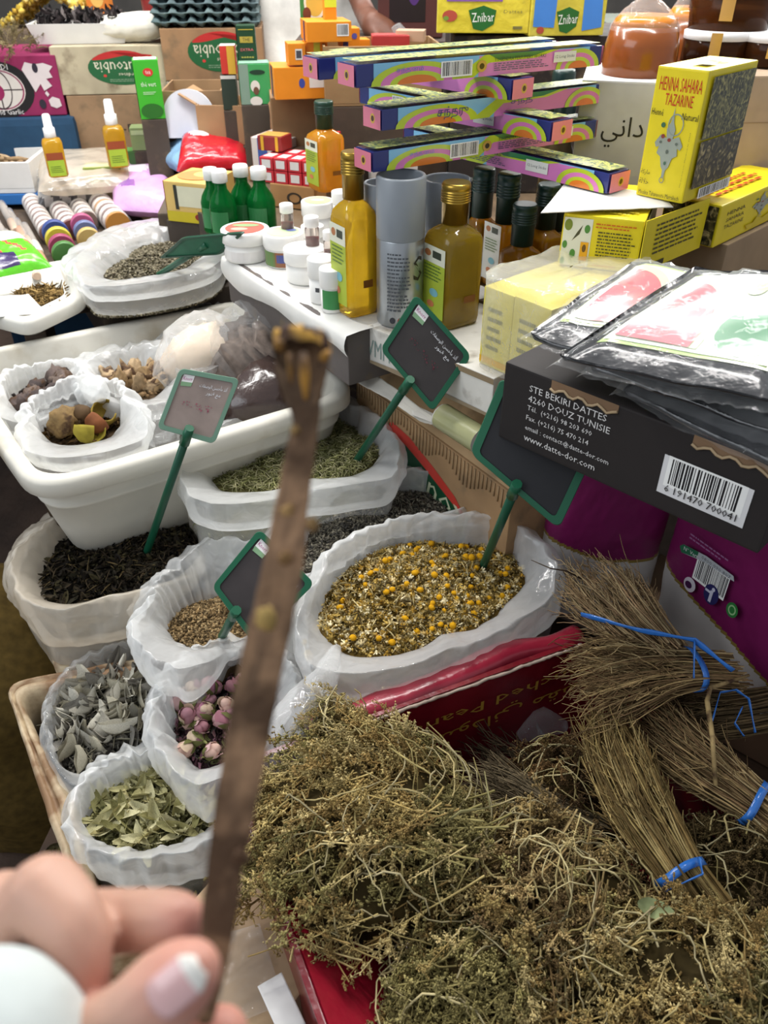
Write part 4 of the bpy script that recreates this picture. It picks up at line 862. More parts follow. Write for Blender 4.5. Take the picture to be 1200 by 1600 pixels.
def heap_bunch(label, px, py, z, rx, ry, rz, yaw, root, n, pal, size, seed):
    """a loose mound of sprigs that all run outwards from the tied end 'root' (a pixel and height)"""
    c = np.array(G(px, py, z)); rt = np.array(G(*root)); r = thing('herb_bunch', label, 'herb bunch', tuple(c), 0, 'tangled dry herb bunches in the red carton')
    u = rng.normal(0, 1, (n, 3)); u /= np.linalg.norm(u, axis=1)[:, None]; u[:, 2] = np.abs(u[:, 2])*.95-.12
    rad = rng.uniform(.72, 1.0, n)[:, None]; E = u*np.array([rx, ry, rz])*rad; cy_, sy_ = cos(yaw), sin(yaw); E = np.stack([E[:, 0]*cy_-E[:, 1]*sy_, E[:, 0]*sy_+E[:, 1]*cy_, E[:, 2]], 1); pos = c+E
    lump = np.array([noise.noise(Vector(q)*16+Vector((seed*3, 0, 0))) for q in pos]); keep = lump > -.34; pos, u, lump = pos[keep], u[keep], lump[keep]; n = len(pos)
    pos = pos+(u*np.array([.35, .35, 1]))*(.045*lump)[:, None]
    d = pos-rt; d /= np.linalg.norm(d, axis=1)[:, None]; nrm = u/np.linalg.norm(u, axis=1)[:, None]; d = d-nrm*np.sum(d*nrm, 1)[:, None]*.6
    for i in range(n): d[i] += .9*np.array(noise.noise_vector(Vector(pos[i])*18+Vector((0, seed, 5))))
    d += rng.normal(0, .22, (n, 3)); d /= np.linalg.norm(d, axis=1)[:, None]
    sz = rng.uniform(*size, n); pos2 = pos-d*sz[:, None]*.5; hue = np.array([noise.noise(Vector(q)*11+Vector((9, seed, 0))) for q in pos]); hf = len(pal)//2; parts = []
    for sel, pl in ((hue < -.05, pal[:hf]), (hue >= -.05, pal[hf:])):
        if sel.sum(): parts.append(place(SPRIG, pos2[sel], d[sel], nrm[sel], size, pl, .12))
    V, F, C = join(*parts)
    npmesh('sprigs', V-c, F, C, 'herb', r, kind='stuff')
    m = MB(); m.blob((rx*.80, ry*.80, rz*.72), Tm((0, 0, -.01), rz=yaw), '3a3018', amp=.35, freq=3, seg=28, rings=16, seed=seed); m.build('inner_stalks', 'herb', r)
    # long curling stalks on the surface
    P = []; k = 0
    for i in range(int(n*.16)):
        u0 = rng.normal(0, 1, 3); u0[2] = abs(u0[2])+.2; u0 /= np.linalg.norm(u0); p = u0*np.array([rx, ry, rz])*.98; p = np.array([p[0]*cy_-p[1]*sy_, p[0]*sy_+p[1]*cy_, p[2]]); dd = rng.normal(0, 1, 3); dd -= u0*dd.dot(u0); dd /= np.linalg.norm(dd); b = np.cross(u0, dd)*rng.uniform(-1, 1)
        t = np.linspace(-.5, .5, 9)[:, None]; L = rng.uniform(.04, .10); Q = p+dd*t*L+b*L*1.6*t*t+u0*(.006-.10*t*t*L/.1)+rng.normal(0, .0015, (9, 3)); v, f = t_tube(Q, np.full(9, rng.uniform(.0007, .0013))); P.append((v, f, np.tile(np.array(lin(random.choice(['b0a070', 'c0b284', '988a5a', 'a89c78'])))*rng.uniform(.8, 1.15), (len(f), 1))))
    V, F, C = join(*P); npmesh('curled_stalks', V, F, C, 'herb', r, kind='stuff'); return r
heap_bunch('big greenish tangled herb bunch at the red carton corner', 575, 1300, .70, .135, .135, .080, .5, (900, 1230, .66), 480, GRN, (.055, .11), 1)
heap_bunch('yellowish herb bunch in the middle of the red carton', 850, 1405, .66, .125, .090, .085, -.35, (960, 1200, .62), 400, GRN[4:]+BRN, (.055, .11), 2)
heap_bunch('olive herb bunch against the near wall of the red carton', 745, 1575, .65, .105, .085, .075, .2, (900, 1350, .62), 340, GRN, (.055, .10), 3)
heap_bunch('yellow-green herb bunch below the strapped bundles', 1060, 1560, .66, .15, .085, .08, -.1, (1150, 1400, .62), 400, GRN, (.055, .11), 4)
heap_bunch('small sprig tuft poking up beside the folded flap', 520, 1130, .715, .04, .03, .03, .3, (620, 1200, .68), 60, GRN, (.03, .055), 5)
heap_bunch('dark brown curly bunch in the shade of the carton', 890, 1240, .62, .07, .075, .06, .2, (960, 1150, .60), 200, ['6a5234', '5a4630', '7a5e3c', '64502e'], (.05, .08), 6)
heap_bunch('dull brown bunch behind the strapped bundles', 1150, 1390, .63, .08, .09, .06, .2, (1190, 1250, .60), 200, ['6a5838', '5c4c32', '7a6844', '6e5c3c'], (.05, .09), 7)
# straight bundles strapped with blue ribbon
def bundle(label, path, spread, n, pal, tie_at, seed, twig=.35, ribbon=True, tails=()):
    """path: world points from the brushy end to the cut end; spread: half width at each point"""
    r0 = np.random.default_rng(seed); K = len(path); P = np.array([list(p) for p in path]); base = P[K//2].copy(); r = thing('stalk_bundle', label, 'herb bundle', tuple(base), 0, 'stalk bundles tied with blue ribbon')
    m = 16; t = np.linspace(0, K-1, m); C = np.stack([np.interp(t, np.arange(K), P[:, k]) for k in range(3)], 1)
    for _ in range(2): C[1:-1] = (C[:-2]+2*C[1:-1]+C[2:])/4
    W = np.interp(t, np.arange(K), [s for s in spread]); tg = np.gradient(C, axis=0); tg /= np.linalg.norm(tg, axis=1)[:, None]; sd = np.cross(tg, [0, 0, 1.0]); sd /= np.linalg.norm(sd, axis=1)[:, None]; up = np.cross(sd, tg)
    parts = []; cols = np.array([lin(c) for c in pal])
    for i in range(int(n*.8)):
        a = r0.uniform(0, 2*pi); q = math.sqrt(r0.uniform(0.05, 1)); x, y = q*cos(a), q*sin(a)*.62; dr = r0.normal(0, .30); s0 = r0.uniform(0, .32); s1 = r0.uniform(.92, 1.0)
        tt = np.linspace(s0, s1, 12)*(m-1); g = lambda A: np.stack([np.interp(tt, np.arange(m), A[:, k]) for k in range(3)], 1)
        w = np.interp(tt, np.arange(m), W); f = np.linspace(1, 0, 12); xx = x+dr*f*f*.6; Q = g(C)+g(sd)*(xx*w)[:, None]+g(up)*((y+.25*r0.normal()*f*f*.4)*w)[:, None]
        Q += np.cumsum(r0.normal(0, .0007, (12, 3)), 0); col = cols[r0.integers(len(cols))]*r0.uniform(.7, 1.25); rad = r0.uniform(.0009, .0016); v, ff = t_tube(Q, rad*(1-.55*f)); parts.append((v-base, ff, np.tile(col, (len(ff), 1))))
        if r0.random() < twig*2:
            for _ in range(int(r0.integers(2, 7))):
                j = int(r0.integers(0, 7)); d = Q[j]-Q[min(j+2, 11)]; L = r0.uniform(.012, .034); d /= np.linalg.norm(d)+1e-9; d2 = d+r0.normal(0, .35, 3); B = Q[j]+d2*L*np.linspace(0, 1, 4)[:, None]+r0.normal(0, .0008, (4, 3)); v, ff = t_tube(B, [.0008, .0008, .0006, .0004]); parts.append((v-base, ff, np.tile(col*1.05, (len(ff), 1))))
    V, F, Cc = join(*parts); npmesh('stalks', V, F, Cc, 'herb', r, kind='stuff')
    if ribbon:
        k = tie_at*(m-1); i = int(k); fr = k-i; ii = min(i+1, m-1); c = C[i]*(1-fr)+C[ii]*fr; w = (W[i]*(1-fr)+W[ii]*fr); rows = []
        for e in (-.0045, .0045): rows.append([Vector(c-base+tg[i]*(e+.0012*sin(3*a))+sd[i]*cos(a)*w*1.06+up[i]*sin(a)*w*.74) for a in np.linspace(0, 2*pi, 25)])
        mb = MB(); mb.grid(rows, col='2f6fc0'); o = mb.build('ribbon', 'packet', r); o.modifiers.new('t', 'SOLIDIFY').thickness = .0008
        for tl in tails:
            Q = [Vector(G(*q))-Vector(base) for q in tl]; Q2 = []
            for a_ in range(len(Q)-1):
                for s in range(5): Q2.append(Q[a_].lerp(Q[a_+1], s/5))
            Q2.append(Q[-1]); mb = MB(); mb.tube(Q2, [.0036+.0012*sin(i_*1.3) for i_ in range(len(Q2))], 6, '2f6fc0', flat=.3); mb.build('ribbon_tail', 'packet', r)
    return r
TAN = ['8a7250', '9c845c', '7a6244', 'a88e62', '6c553a', 'b09a70', '84694a']
bundle('stalk bundle with long blue ribbon nearest the flour sacks', [G(895, 1075, .715), G(960, 1055, .735), G(1030, 1045, .735), G(1085, 1045, .725), G(1150, 1050, .705)], [.062, .060, .040, .030, .032], 300, TAN, .72, 1, .5, True, [[(908, 960, .755), (1000, 985, .775), (1085, 1000, .772), (1145, 1048, .745)], [(1085, 1000, .772), (1084, 1060, .745)]])
bundle('pale brushy stalk bundle lying behind the ribboned one', [G(915, 895, .735), G(955, 935, .745), G(1000, 985, .745), G(1050, 1030, .735)], [.055, .060, .045, .032], 240, ['a08864', '8e7656', 'b09a74', '94795a'], .9, 2, .6, False)
bundle('stalk bundle pointing down to the ribbon beside the yellowish bunch', [G(948, 1118, .695), G(965, 1180, .70), G(1005, 1270, .70), G(1065, 1368, .69), G(1130, 1470, .66)], [.030, .038, .040, .028, .036], 330, ['a08a58', '90784c', '80683f', 'b09a68', '6e5a38'], .74, 3, .45, True, [[(1092, 1340, .715), (1098, 1366, .71), (1040, 1392, .70)]])
bundle('long stalk bundle passing under the date carton side', [G(985, 1095, .665), G(1040, 1150, .68), G(1110, 1205, .68), G(1178, 1255, .67), G(1260, 1320, .65)], [.036, .045, .042, .030, .036], 330, TAN, .74, 4, .45, True, [])
bundle('dark stalk bundle with loose blue ribbon loops', [G(1030, 1140, .62), G(1090, 1120, .655), G(1150, 1115, .665), G(1230, 1100, .66)], [.03, .035, .032, .03], 200, ['6c5a40', '7c6848', '5a4a34'], .75, 5, .3, False, [])
lp = MB(); base = G(1150, 1090, .70)
for tl in ([(1112, 1130, .695), (1125, 1082, .71), (1150, 1078, .712), (1170, 1092, .71), (1180, 1145, .69)], [(1160, 1105, .705), (1148, 1130, .70), (1162, 1150, .69)]):
    Q = [Vector(G(*q)) for q in tl]; Q2 = []
    for a_ in range(len(Q)-1):
        for s in range(5): Q2.append(Q[a_].lerp(Q[a_+1], s/5))
    lp.tube(Q2+[Q[-1]], [.003+.001*sin(i_*1.3) for i_ in range(len(Q2)+1)], 6, '2f6fc0', flat=.3)
lp.build('blue_ribbon', 'packet', label='loose looped blue ribbon on the dark stalk bundle', cat='ribbon')
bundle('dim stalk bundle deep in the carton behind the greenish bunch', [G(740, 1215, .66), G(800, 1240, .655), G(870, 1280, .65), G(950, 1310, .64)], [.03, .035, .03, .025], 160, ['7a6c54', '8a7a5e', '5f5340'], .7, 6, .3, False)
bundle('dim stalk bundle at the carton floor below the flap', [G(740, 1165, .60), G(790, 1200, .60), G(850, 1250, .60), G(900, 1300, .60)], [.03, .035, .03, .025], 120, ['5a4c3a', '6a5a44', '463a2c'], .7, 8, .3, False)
# broken twig and dry blades lying on top
tw = MB(); tw.tube([G(1170, 1055, .735), G(1110, 1075, .735), G(1105, 1095, .735), G(1113, 1150, .73), G(1118, 1228, .70)], [.002, .0028, .0032, .0030, .0026], 7, 'a0885c'); tw.build('dry_twig', 'bark', label='bent bare twig lying over the long stalk bundle', cat='twig')
for P, lb in (([(690, 1290, .775), (720, 1268, .79), (765, 1262, .785)], 'curved dry grass blade on the greenish bunch'), ([(766, 1265, .785), (762, 1235, .79), (757, 1205, .795)], 'upright dry grass blade on the greenish bunch')):
    b = MB(); b.tube([G(*q) for q in P], [.0018, .003, .0012], 6, 'a8a070', flat=.25); b.build('grass_blade', 'leaf', label=lb, cat='grass')
b = MB(); v, f_ = t_leaf(.3, .3, 6, 2, .2, 3); b.add([tuple(x*.035) for x in v], [tuple(x) for x in f_], '8a946a', 0, True); o = b.build('dry_leaf', 'leaf', label='pale green leaf lying beside the ribbon of the downward bundle', cat='leaf'); o.location = G(1022, 1422, .725); o.rotation_euler = (.2, .1, -.2)
tw = MB()
for P in ([(830, 875, .80), (860, 888, .80), (885, 892, .78), (910, 905, .76)],): tw.tube([G(*q) for q in P], [.0006, .0010, .0012, .0012], 5, '4a3a2c')
tw.build('dry_twig', 'bark', label='thin dark twig across the chamomile sack rim', cat='twig')
# ================================================================== STICK AND HAND OF THE PHOTOGRAPHER
ST = [(322, 1585, 30, .205), (333, 1520, 40, .208), (341, 1450, 52, .212), (352, 1350, 58, .217), (372, 1230, 66, .222), (393, 1120, 70, .226), (410, 1030, 68, .230), (428, 950, 66, .234), (445, 860, 60, .238), (458, 780, 52, .242), (470, 700, 46, .246), (479, 655, 42, .248), (474, 610, 62, .250), (472, 575, 80, .252), (472, 545, 86, .253)]
def cat(P, sub):
    out = []
    for k in range(len(P)-1):
        p0, p1, p2, p3 = [np.array(P[min(max(k+d, 0), len(P)-1)], dtype=float) for d in (-1, 0, 1, 2)]
        for s in range(sub): f = s/sub; out.append(.5*(2*p1+(p2-p0)*f+(2*p0-5*p1+4*p2-p3)*f*f+(3*p1-p0-3*p2+p3)*f**3))
    out.append(np.array(P[-1], dtype=float)); return out
pth = cat(ST, 7); stick = thing('stick', 'knotty brown liquorice-like stick with frayed yellow head held in the hand', 'stick', RD(*pth[0][:2], pth[0][3])); inv = -Vector(stick.location); sm = MB(); rows = []; C0 = []
for i, (x, y, w, dp) in enumerate(pth):
    c = RD(x, y, dp)+inv; rr = w*dp/FPX/2; row = []
    for j in range(22):
        a = 2*pi*j/22; v = Vector((cos(a), sin(a), 0)); k = 1+.10*noise.noise(Vector((cos(a)*1.5, sin(a)*1.5, i*.16)))+.07*noise.noise(Vector((cos(a)*5, sin(a)*5, i*.5)))
        row.append(c+Vector((cos(a)*rr*k, sin(a)*rr*k*.8, sin(a)*rr*k*.6)))
    rows.append(row)
sm.grid(rows, True, False, '6a4e38', 0, True)
n0 = len(sm.f)
for q in range(n0):
    i = q//22; t = i/len(pth); k = noise.noise(Vector((i*.25, (q % 22)*.5, 2)));
    base = np.array(lin('8a6c52'))*(1-.55*max(0, min(1, (t-.72)/.1)))+np.array([.02, .012, .004])*k
    sm.c[q] = tuple(np.clip(base*(1+.5*k), .004, 1))
sm.build('shaft', 'bark', stick)
for (x, y, r_, dp, cc) in ((416, 968, 17, .2245, 'b89a5c'), (450, 800, 11, .2415, '9c7c50'), (488, 820, 10, .241, '8a6e48'), (462, 674, 8, .247, 'b8945c'), (446, 872, 10, .2365, '8c6c46'), (376, 1340, 14, .2165, '7a5a3a')):
    kn = MB(); kn.blob((r_*dp/FPX, r_*dp/FPX*.8, r_*dp/FPX*1.3), Matrix.Translation(RD(x, y, dp)+inv), cc, amp=.5, seg=12, rings=8, seed=x); kn.build('knot', 'bark', stick)
hd = MB(); ctr = RD(472, 545, .253)+inv; rr = 44*.253/FPX
ax = (RD(472, 520, .254)+inv-ctr).normalized(); sx = Vector((1, 0, 0)); sy = ax.cross(sx).normalized()
rows = []
for k, (r_, h_) in enumerate([(1.0, -.1), (1.02, .25), (.92, .5), (.6, .55), (.3, .42), (.02, .5)]):
    rows.append([ctr+(sx*cos(a)+sy*sin(a))*rr*r_*(1+.18*noise.noise(Vector((cos(a)*3, sin(a)*3, k))))+ax*rr*(h_+.22*noise.noise(Vector((cos(a)*4, sin(a)*4, 9+k)))) for a in np.linspace(0, 2*pi, 26, endpoint=False)])
hd.grid(rows, True, False, 'b07a24', 0, True)
for q in range(len(hd.c)):
    k = noise.noise(Vector(((q % 26)*.45, (q//26)*1.5, 4))); hd.c[q] = lin('c99a44') if k > -.05 else lin('3a2520')
hd.build('frayed_head', 'bark', stick)
for (x0, y0, x1, y1, w) in ((505, 560, 514, 548, 7), (440, 545, 432, 530, 8), (474, 552, 478, 625, 8), (452, 552, 455, 600, 5)): sp = MB(); sp.tube([RD(x0, y0, .243)+inv, RD((x0+x1)/2, (y0+y1)/2, .2415)+inv, RD(x1, y1, .243)+inv], [w*.24/FPX, w*.26/FPX, w*.1/FPX], 7, 'b8863a'); sp.build('splinter', 'bark', stick)
# --- hand: capsules along the joints, fused into one skin by a voxel remesh
def capsules(chains):
    bm = bmesh.new()
    for ch in chains:
        P = cat(ch, 6)
        for i, (x, y, w, dp) in enumerate(P):
            c = RD(x, y, dp); r_ = w*dp/FPX/2
            bmesh.ops.create_icosphere(bm, subdivisions=2, radius=r_, matrix=Matrix.Translation(c))
    me = bpy.data.meshes.new('tmp'); bm.to_mesh(me); bm.free(); return me
def fuse(me, vox, smooth=8, fac=.5):
    o = bpy.data.objects.new('tmp', me); COL.objects.link(o); md = o.modifiers.new('r', 'REMESH'); md.mode = 'VOXEL'; md.voxel_size = vox; md.use_smooth_shade = True; s = o.modifiers.new('s', 'SMOOTH'); s.iterations = smooth; s.factor = fac
    bpy.context.view_layer.update(); m2 = bpy.data.meshes.new_from_object(o.evaluated_get(bpy.context.evaluated_depsgraph_get())); bpy.data.objects.remove(o); return m2
HAND = [
    [(-170, 1600, 330, .245), (-90, 1520, 220, .240), (-20, 1455, 150, .236), (8, 1428, 132, .233)],                       # outer finger, folded
    [(8, 1428, 130, .233), (20, 1500, 120, .228), (10, 1590, 120, .230)],
    [(-90, 1560, 240, .242), (10, 1450, 130, .234), (72, 1398, 124, .226)],                                              # next finger up to its knuckle
    [(72, 1398, 126, .226), (112, 1448, 116, .220), (126, 1510, 100, .217), (124, 1580, 90, .219)],                      # ...and folded down
    [(60, 1470, 120, .246), (140, 1446, 108, .241), (205, 1438, 98, .234), (258, 1438, 96, .227), (284, 1440, 84, .224)],  # finger reaching to the stick
    [(-60, 1680, 330, .245), (50, 1690, 230, .230), (140, 1640, 150, .208), (205, 1590, 122, .200), (262, 1545, 130, .196), (292, 1522, 108, .195), (305, 1512, 84, .195)],   # thumb
    [(60, 1710, 180, .24), (200, 1690, 120, .235), (300, 1640, 108, .228), (345, 1618, 92, .222)],                         # finger below
    [(-150, 1560, 330, .245), (-60, 1650, 330, .248), (20, 1640, 200, .245)],
]
me = fuse(capsules(HAND), .0012, 4, .45); me.materials.append(M['skin'])
ca = me.color_attributes.new('Col', 'FLOAT_COLOR', 'POINT'); vc = np.empty(len(me.vertices)*3); me.vertices.foreach_get('co', vc); vc = vc.reshape(-1, 3)
tip = [np.array(RD(300, 1450, .215)), np.array(RD(290, 1530, .192)), np.array(RD(125, 1540, .215)), np.array(RD(340, 1610, .22))]
cl = np.tile(np.array(lin('c69c88')), (len(vc), 1)); pk = np.array(lin('bd766a'))
for t_ in tip: k = np.exp(-(np.linalg.norm(vc-t_, axis=1)/.011)**2)[:, None]*.75; cl = cl*(1-k)+pk*k
ca.data.foreach_set('color', np.hstack([cl, np.ones((len(cl), 1))]).astype(np.float32).ravel())
hand = thing('person', 'hand in a white sleeve pinching the brown stick between thumb and fingers', 'person', RD(60, 1560, .24)); me.transform(Matrix.Translation(-Vector(hand.location))); o = link('hand', me, hand); o['label'] = 'pale hand with curled fingers'
inv = -Vector(hand.location)
# thumb nail: a curved shell on the camera side of the tip
nl = MB(); rows = []; u_ = (RD(322, 1500, .19)-RD(245, 1565, .19)).normalized(); cN = RD(276, 1540, .1848); toC = (Vector((0, 0, CZ))-cN).normalized(); s_ = u_.cross(toC).normalized(); nn = s_.cross(u_).normalized()
if nn.dot(toC) < 0: nn = -nn
for i in range(13):
    t = i/12; hw = .0066*(1-.55*max(0, (t-.7)/.3)**2)*(1-.25*max(0, (.2-t)/.2)**2); row = []
    for j in range(11):
        a = (j/10-.5)*1.7; row.append(cN+u_*(t-.5)*.0150+s_*sin(a)*hw*1.0+nn*(cos(a)*.0040-.0024-.0016*max(0, t-.6)**1.0-.0012*max(0, .25-t)*4)+inv)
    rows.append(row)
nl.grid(rows, col='d2a8a6')
for q in range(len(nl.c)):
    if q//10 >= 9: nl.c[q] = lin('dcd8d0')
o = nl.build('thumb_nail', 'nail', hand); o.modifiers.new('t', 'SOLIDIFY').thickness = .0006
# sleeve cuff
slv = fuse(capsules([[(-45, 1690, 400, .196), (-150, 1770, 470, .215), (-320, 1880, 520, .26)]]), .004, 3); slv.materials.append(M['cloth']); ca = slv.color_attributes.new('Col', 'FLOAT_COLOR', 'POINT'); ca.data.foreach_set('color', np.tile(np.array([*lin('c2cac8'), 1], dtype=np.float32), len(slv.vertices))); slv.transform(Matrix.Translation(inv)); o = link('sleeve', slv, hand); o['label'] = 'white sleeve cuff'
# ================================================================== ON THE TABLE: BOTTLES, CANS, JARS
def cylfit(bx, by, z, topy, wpx):
    c = G(bx, by, z); r = wpx*depth(c)/FPX/2; c = c+Vector((c.x, c.y, 0)).normalized()*r*.8; return c, r, zat(c, topy)-z
def oil_bottle(label, bx, by, topy, wpx, oil='e6c030', cap='gold', capcol='a8893c', z=1.0, yaw=R(33), lab=True, group='square oil bottles', capf=.27, labelcols=('dcdcc8', 'a9b93c')):
    c, r, h = cylfit(bx, by, z, topy, wpx*.82); t = thing('oil_bottle', label, 'bottle', c, yaw, group); b1 = h*(1-capf-.07); nr = r*(.60 if capf > .4 else .50)
    g = MB(); g.lathe([(r*.86, 0, 5), (r*.96, .004, 7), (r, .012, 7), (r, b1*.5, 7), (r*.99, b1*.93, 7), (r*.93, b1, 5), (r*.72, h*(1-capf-.035), 3), (nr*1.05, h*(1-capf-.012), 2), (nr*.95, h*(1-capf+.01), 2), (nr*.95, h*.97, 2)], 32, None, oil); gb = g.build('glass_body', 'oil', t)
    k = MB(); p = [(nr*1.12, h*(1-capf))]
    for i in range(5): zz = h*(1-capf)+h*capf*(.52+.06*i); p += [(nr*1.14, zz), (nr*1.24, zz+h*capf*.015), (nr*1.24, zz+h*capf*.04), (nr*1.14, zz+h*capf*.055)]
    p += [(nr*1.22, h*.96), (nr*1.22, h*.985), (nr*1.1, h)]; k.lathe(p, 22, None, capcol); k.build('cap', cap, t)
    if lab:
        a, b_ = labelcols; w2 = 2*r*1.01
        prints(gb, w2, w2, h, [('L', 'rect', 0, -.17, .80, .50, b_), ('L', 'rect', 0, .03, .80, .12, a), ('L', 'ell', -.2, .035, .22, .05, 'b07040'), ('L', 'rect', .12, .035, .3, .05, '3a4034'), ('L', 'lines', 0, -.10, .6, .12, 5, '5a7a3a'), ('L', 'ell', .05, -.24, .3, .06, '7ab4c0'), ('L', 'ell', -.05, -.33, .25, .05, 'c87a50'), ('F', 'rect', .1, -.28, .3, .05, '7a4a10')])
    return t
oil_bottle('tall square bottle of golden oil with gold cap on the carton corner', 556, 494, 236, 68)
oil_bottle('dark olive oil bottle with gold cap beside the silver cans', 702, 512, 284, 86, 'b89a30')
oil_bottle('amber oil bottle with dark green cap behind the cream jars', 511, 300, 157, 58, 'f0b030', 'plast', '1d3a2c', z=1.06, capf=.30)
oil_bottle('golden oil bottle with gold cap behind the red matchbox stack', 463, 208, 107, 50, 'e0b428', z=1.10, capf=.35)
for i, (bx, by, ty, w, lb) in enumerate([(745, 440, 262, 56, 'dark green capped oil bottle next to the silver cans'), (781, 452, 270, 58, 'dark green capped oil bottle with a white label, in the bottle row'), (806, 470, 318, 62, 'dark green capped oil bottle standing forward of the bottle row'), (840, 450, 287, 58, 'dark green capped oil bottle under the incense box end')]):
    oil_bottle(lb, bx, by, ty, w, 'c08a20', 'plast', '16302a', lab=(i == 1), capf=.42, labelcols=('dcdcd4', 'd8d8d0'))
for i, (bx, by, ty, w) in enumerate([(855, 440, 300, 40), (722, 430, 280, 36)]): oil_bottle(['slim dark capped oil bottle behind the yellow boxes', 'slim dark capped oil bottle behind the silver cans'][i], bx, by, ty, w*1.4, '7a5a14', 'plast', '14282a', lab=False, capf=.42)
def can(label, bx, by, topy, w, col, letter=None, sec='8a9096'):
    c, r, h = cylfit(bx, by, 1.0, topy, w); t = thing('spray_can', label, 'can', c, R(10), 'silver spray cans'); b = MB(); b.lathe([(r*.94, 0), (r, .004), (r, h*.60), (r*.985, h*.605)], 32, None, col); cb = b.build('can_body', 'metal', t)
    k = MB(); k.lathe([(r*1.0, h*.605), (r*1.01, h*.61), (r*1.01, h*.99), (r*.97, h), (r*.88, h), (r*.86, h*.99), (r*.84, h*.86), (r*.3, h*.85), (.001, h*.85)], 32, None, sec, cap0=False, cap1=False); k.build('cap', 'plast', t)
    cy = lambda u, v, off=.0006: Vector(((r+off)*sin(u/r), -(r+off)*cos(u/r), v)); p = MB()
    rr = random.Random(int(bx))
    for i in range(16):
        y = h*.52-i*h*.026; x = -r*.75; e = r*(.15 if i % 5 else -.2)
        while x < e: ww = r*rr.uniform(.06, .16); p.add([cy(x, y), cy(x+ww, y), cy(x+ww, y+h*.011), cy(x, y+h*.011)], [(0, 1, 2, 3)], '55595e'); x += ww+r*.04
    for i, cc in enumerate(['3a3a40', 'b04030', '8a5040']): p.ell(-r*.5+i*r*.35, h*.06, r*.26, r*.26, cc, cy, 14)
    p.build('fine_print', 'prnt', cb, kind='stuff')
    l = MB()
    if letter: l.text(letter, r*.65, h*.42, r*.5, h*.17, '2a2420', cy); l.build('lettering', 'prnt', cb)
    return t
can('silver spray can with a dark letter, nearest the golden oil bottle', 624, 512, 272, 72, 'a9aeb2', 'S')
can('silver spray can with a dark letter, half behind the olive oil bottle', 690, 478, 278, 70, '9a9fa4', 'S')
can('spray can with blue and brown side, squeezed behind the golden bottle', 596, 486, 284, 50, '5a7ab0')
# cream jars
def jar(label, bx, by, topy, w, lidtop='e8e6e0', body='e9e7e2', items=(), lidc='efede8', z=1.0, name='cream_jar', group='white cream jars', lidf=.42, art=None):
    c, r, h = cylfit(bx, by, z, topy, w); t = thing(name, label, 'jar', c, 0, group); b = MB(); b.lathe([(r*.88, 0), (r*.93, .003), (r*.93, h*(1-lidf))], 28, None, body); jb = b.build('jar_body', 'plast', t)
    k = MB(); k.lathe([(r*.96, h*(1-lidf)), (r, h*(1-lidf)+.001), (r, h*.97), (r*.97, h*.995), (r*.9, h)], 28, None, lidc); kl = k.build('lid', 'plast', t)
    f = lambda u, v: Vector((u*r, v*r, h+.0006)); p = MB()
    if lidtop: p.ell(0, 0, 1.6, 1.6, lidtop, f)
    if art:
        for (u, v, ww, hh, cc) in art: p.ell(u, v, ww, hh, cc, lambda a, b_: f(a, b_)+Vector((0, 0, .0004)))
    if p.f: p.build('lid_print', 'prnt', kl)
    cy = lambda u, v, off=.0007: Vector(((r*.93+off)*sin(u), -(r*.93+off)*cos(u), v*h)); q = MB()
    for (u0, u1, v0, v1, cc) in items:
        n = 8; q.grid([[cy(u0+(u1-u0)*a/n, v) for a in range(n+1)] for v in (v0, v1)], col=cc, smooth=False)
    if q.f: q.build('label_wrap', 'prnt', jb)
    return t, r, h
jar('white cream jar with red and green printed lid beside the green sign', 388, 412, 356, 76, 'b85a4c', items=[(-1.2, 1.2, .1, .4, 'e4e0dc')], art=[(0, .3, 1.1, .4, '8aa070'), (-.2, -.2, .7, .4, 'd8a090')])
jar('white cream jar with green lid print and brown picture label', 446, 420, 362, 64, 'b9cba0', items=[(-1.3, .9, .06, .52, '8a5a3c'), (-1.3, -.4, .06, .52, '5a7a44'), (-.3, .3, .2, .45, '46508a')], art=[(.4, .2, .5, .4, '6a78b0')])
jar('plain white cream jar in front of the brown labelled one', 479, 446, 386, 66, None, items=[])
jar('small white cream jar with dark arabic word', 506, 476, 402, 46, None, items=[(-.5, -.2, .3, .4, '4a4a4e'), (-.1, .3, .28, .42, '4a4a4e')])
jar('small white cream jar with green label next to the golden bottle', 521, 490, 418, 40, None, items=[(-.9, .6, .1, .55, '3f8a4c')])
jar('white cream jar with pale green lid and aloe picture', 499, 372, 313, 52, 'bccb96', items=[(-.2, .2, .1, .35, '6a9a50'), (-1, -.3, .2, .3, 'c8ccc0')], art=[(0, 0, .8, .5, 'd8dfc0')])
jar('small white cream jar behind the vials', 490, 395, 352, 36, None)
jar('small white capped bottle behind the golden oil bottle', 535, 372, 298, 30, None, lidf=.25, name='lotion_bottle', group='white cream jars')
for (bx, by, ty, w, lb, zb) in ((450, 366, 318, 20, 'glass vial of red saffron with white cap, on the green-lidded jar', 1.05), (489, 392, 338, 22, 'glass vial of saffron with maroon band, on the plain jar', 1.05), (516, 410, 360, 19, 'glass vial of saffron with maroon band, against the golden bottle', 1.05)):
    c, r, h = cylfit(bx, by, zb, ty, w); t = thing('saffron_vial', lb, 'vial', c, 0, 'saffron vials'); g = MB(); g.lathe([(r*.9, 0), (r, .002), (r, h*.66), (r*.8, h*.72)], 18, None, 'e2d8d0'); g.build('glass', 'glassc', t)
    k = MB(); k.lathe([(r*.95, h*.7), (r*1.05, h*.71), (r*1.05, h*.98), (r*.95, h)], 18, None, 'efece8'); k.build('cap', 'plast', t); s = MB(); s.lathe([(r*.8, .003), (r*.82, h*.36), (r*.3, h*.40)], 12, None, '7a2420'); s.build('saffron', 'herb', t)
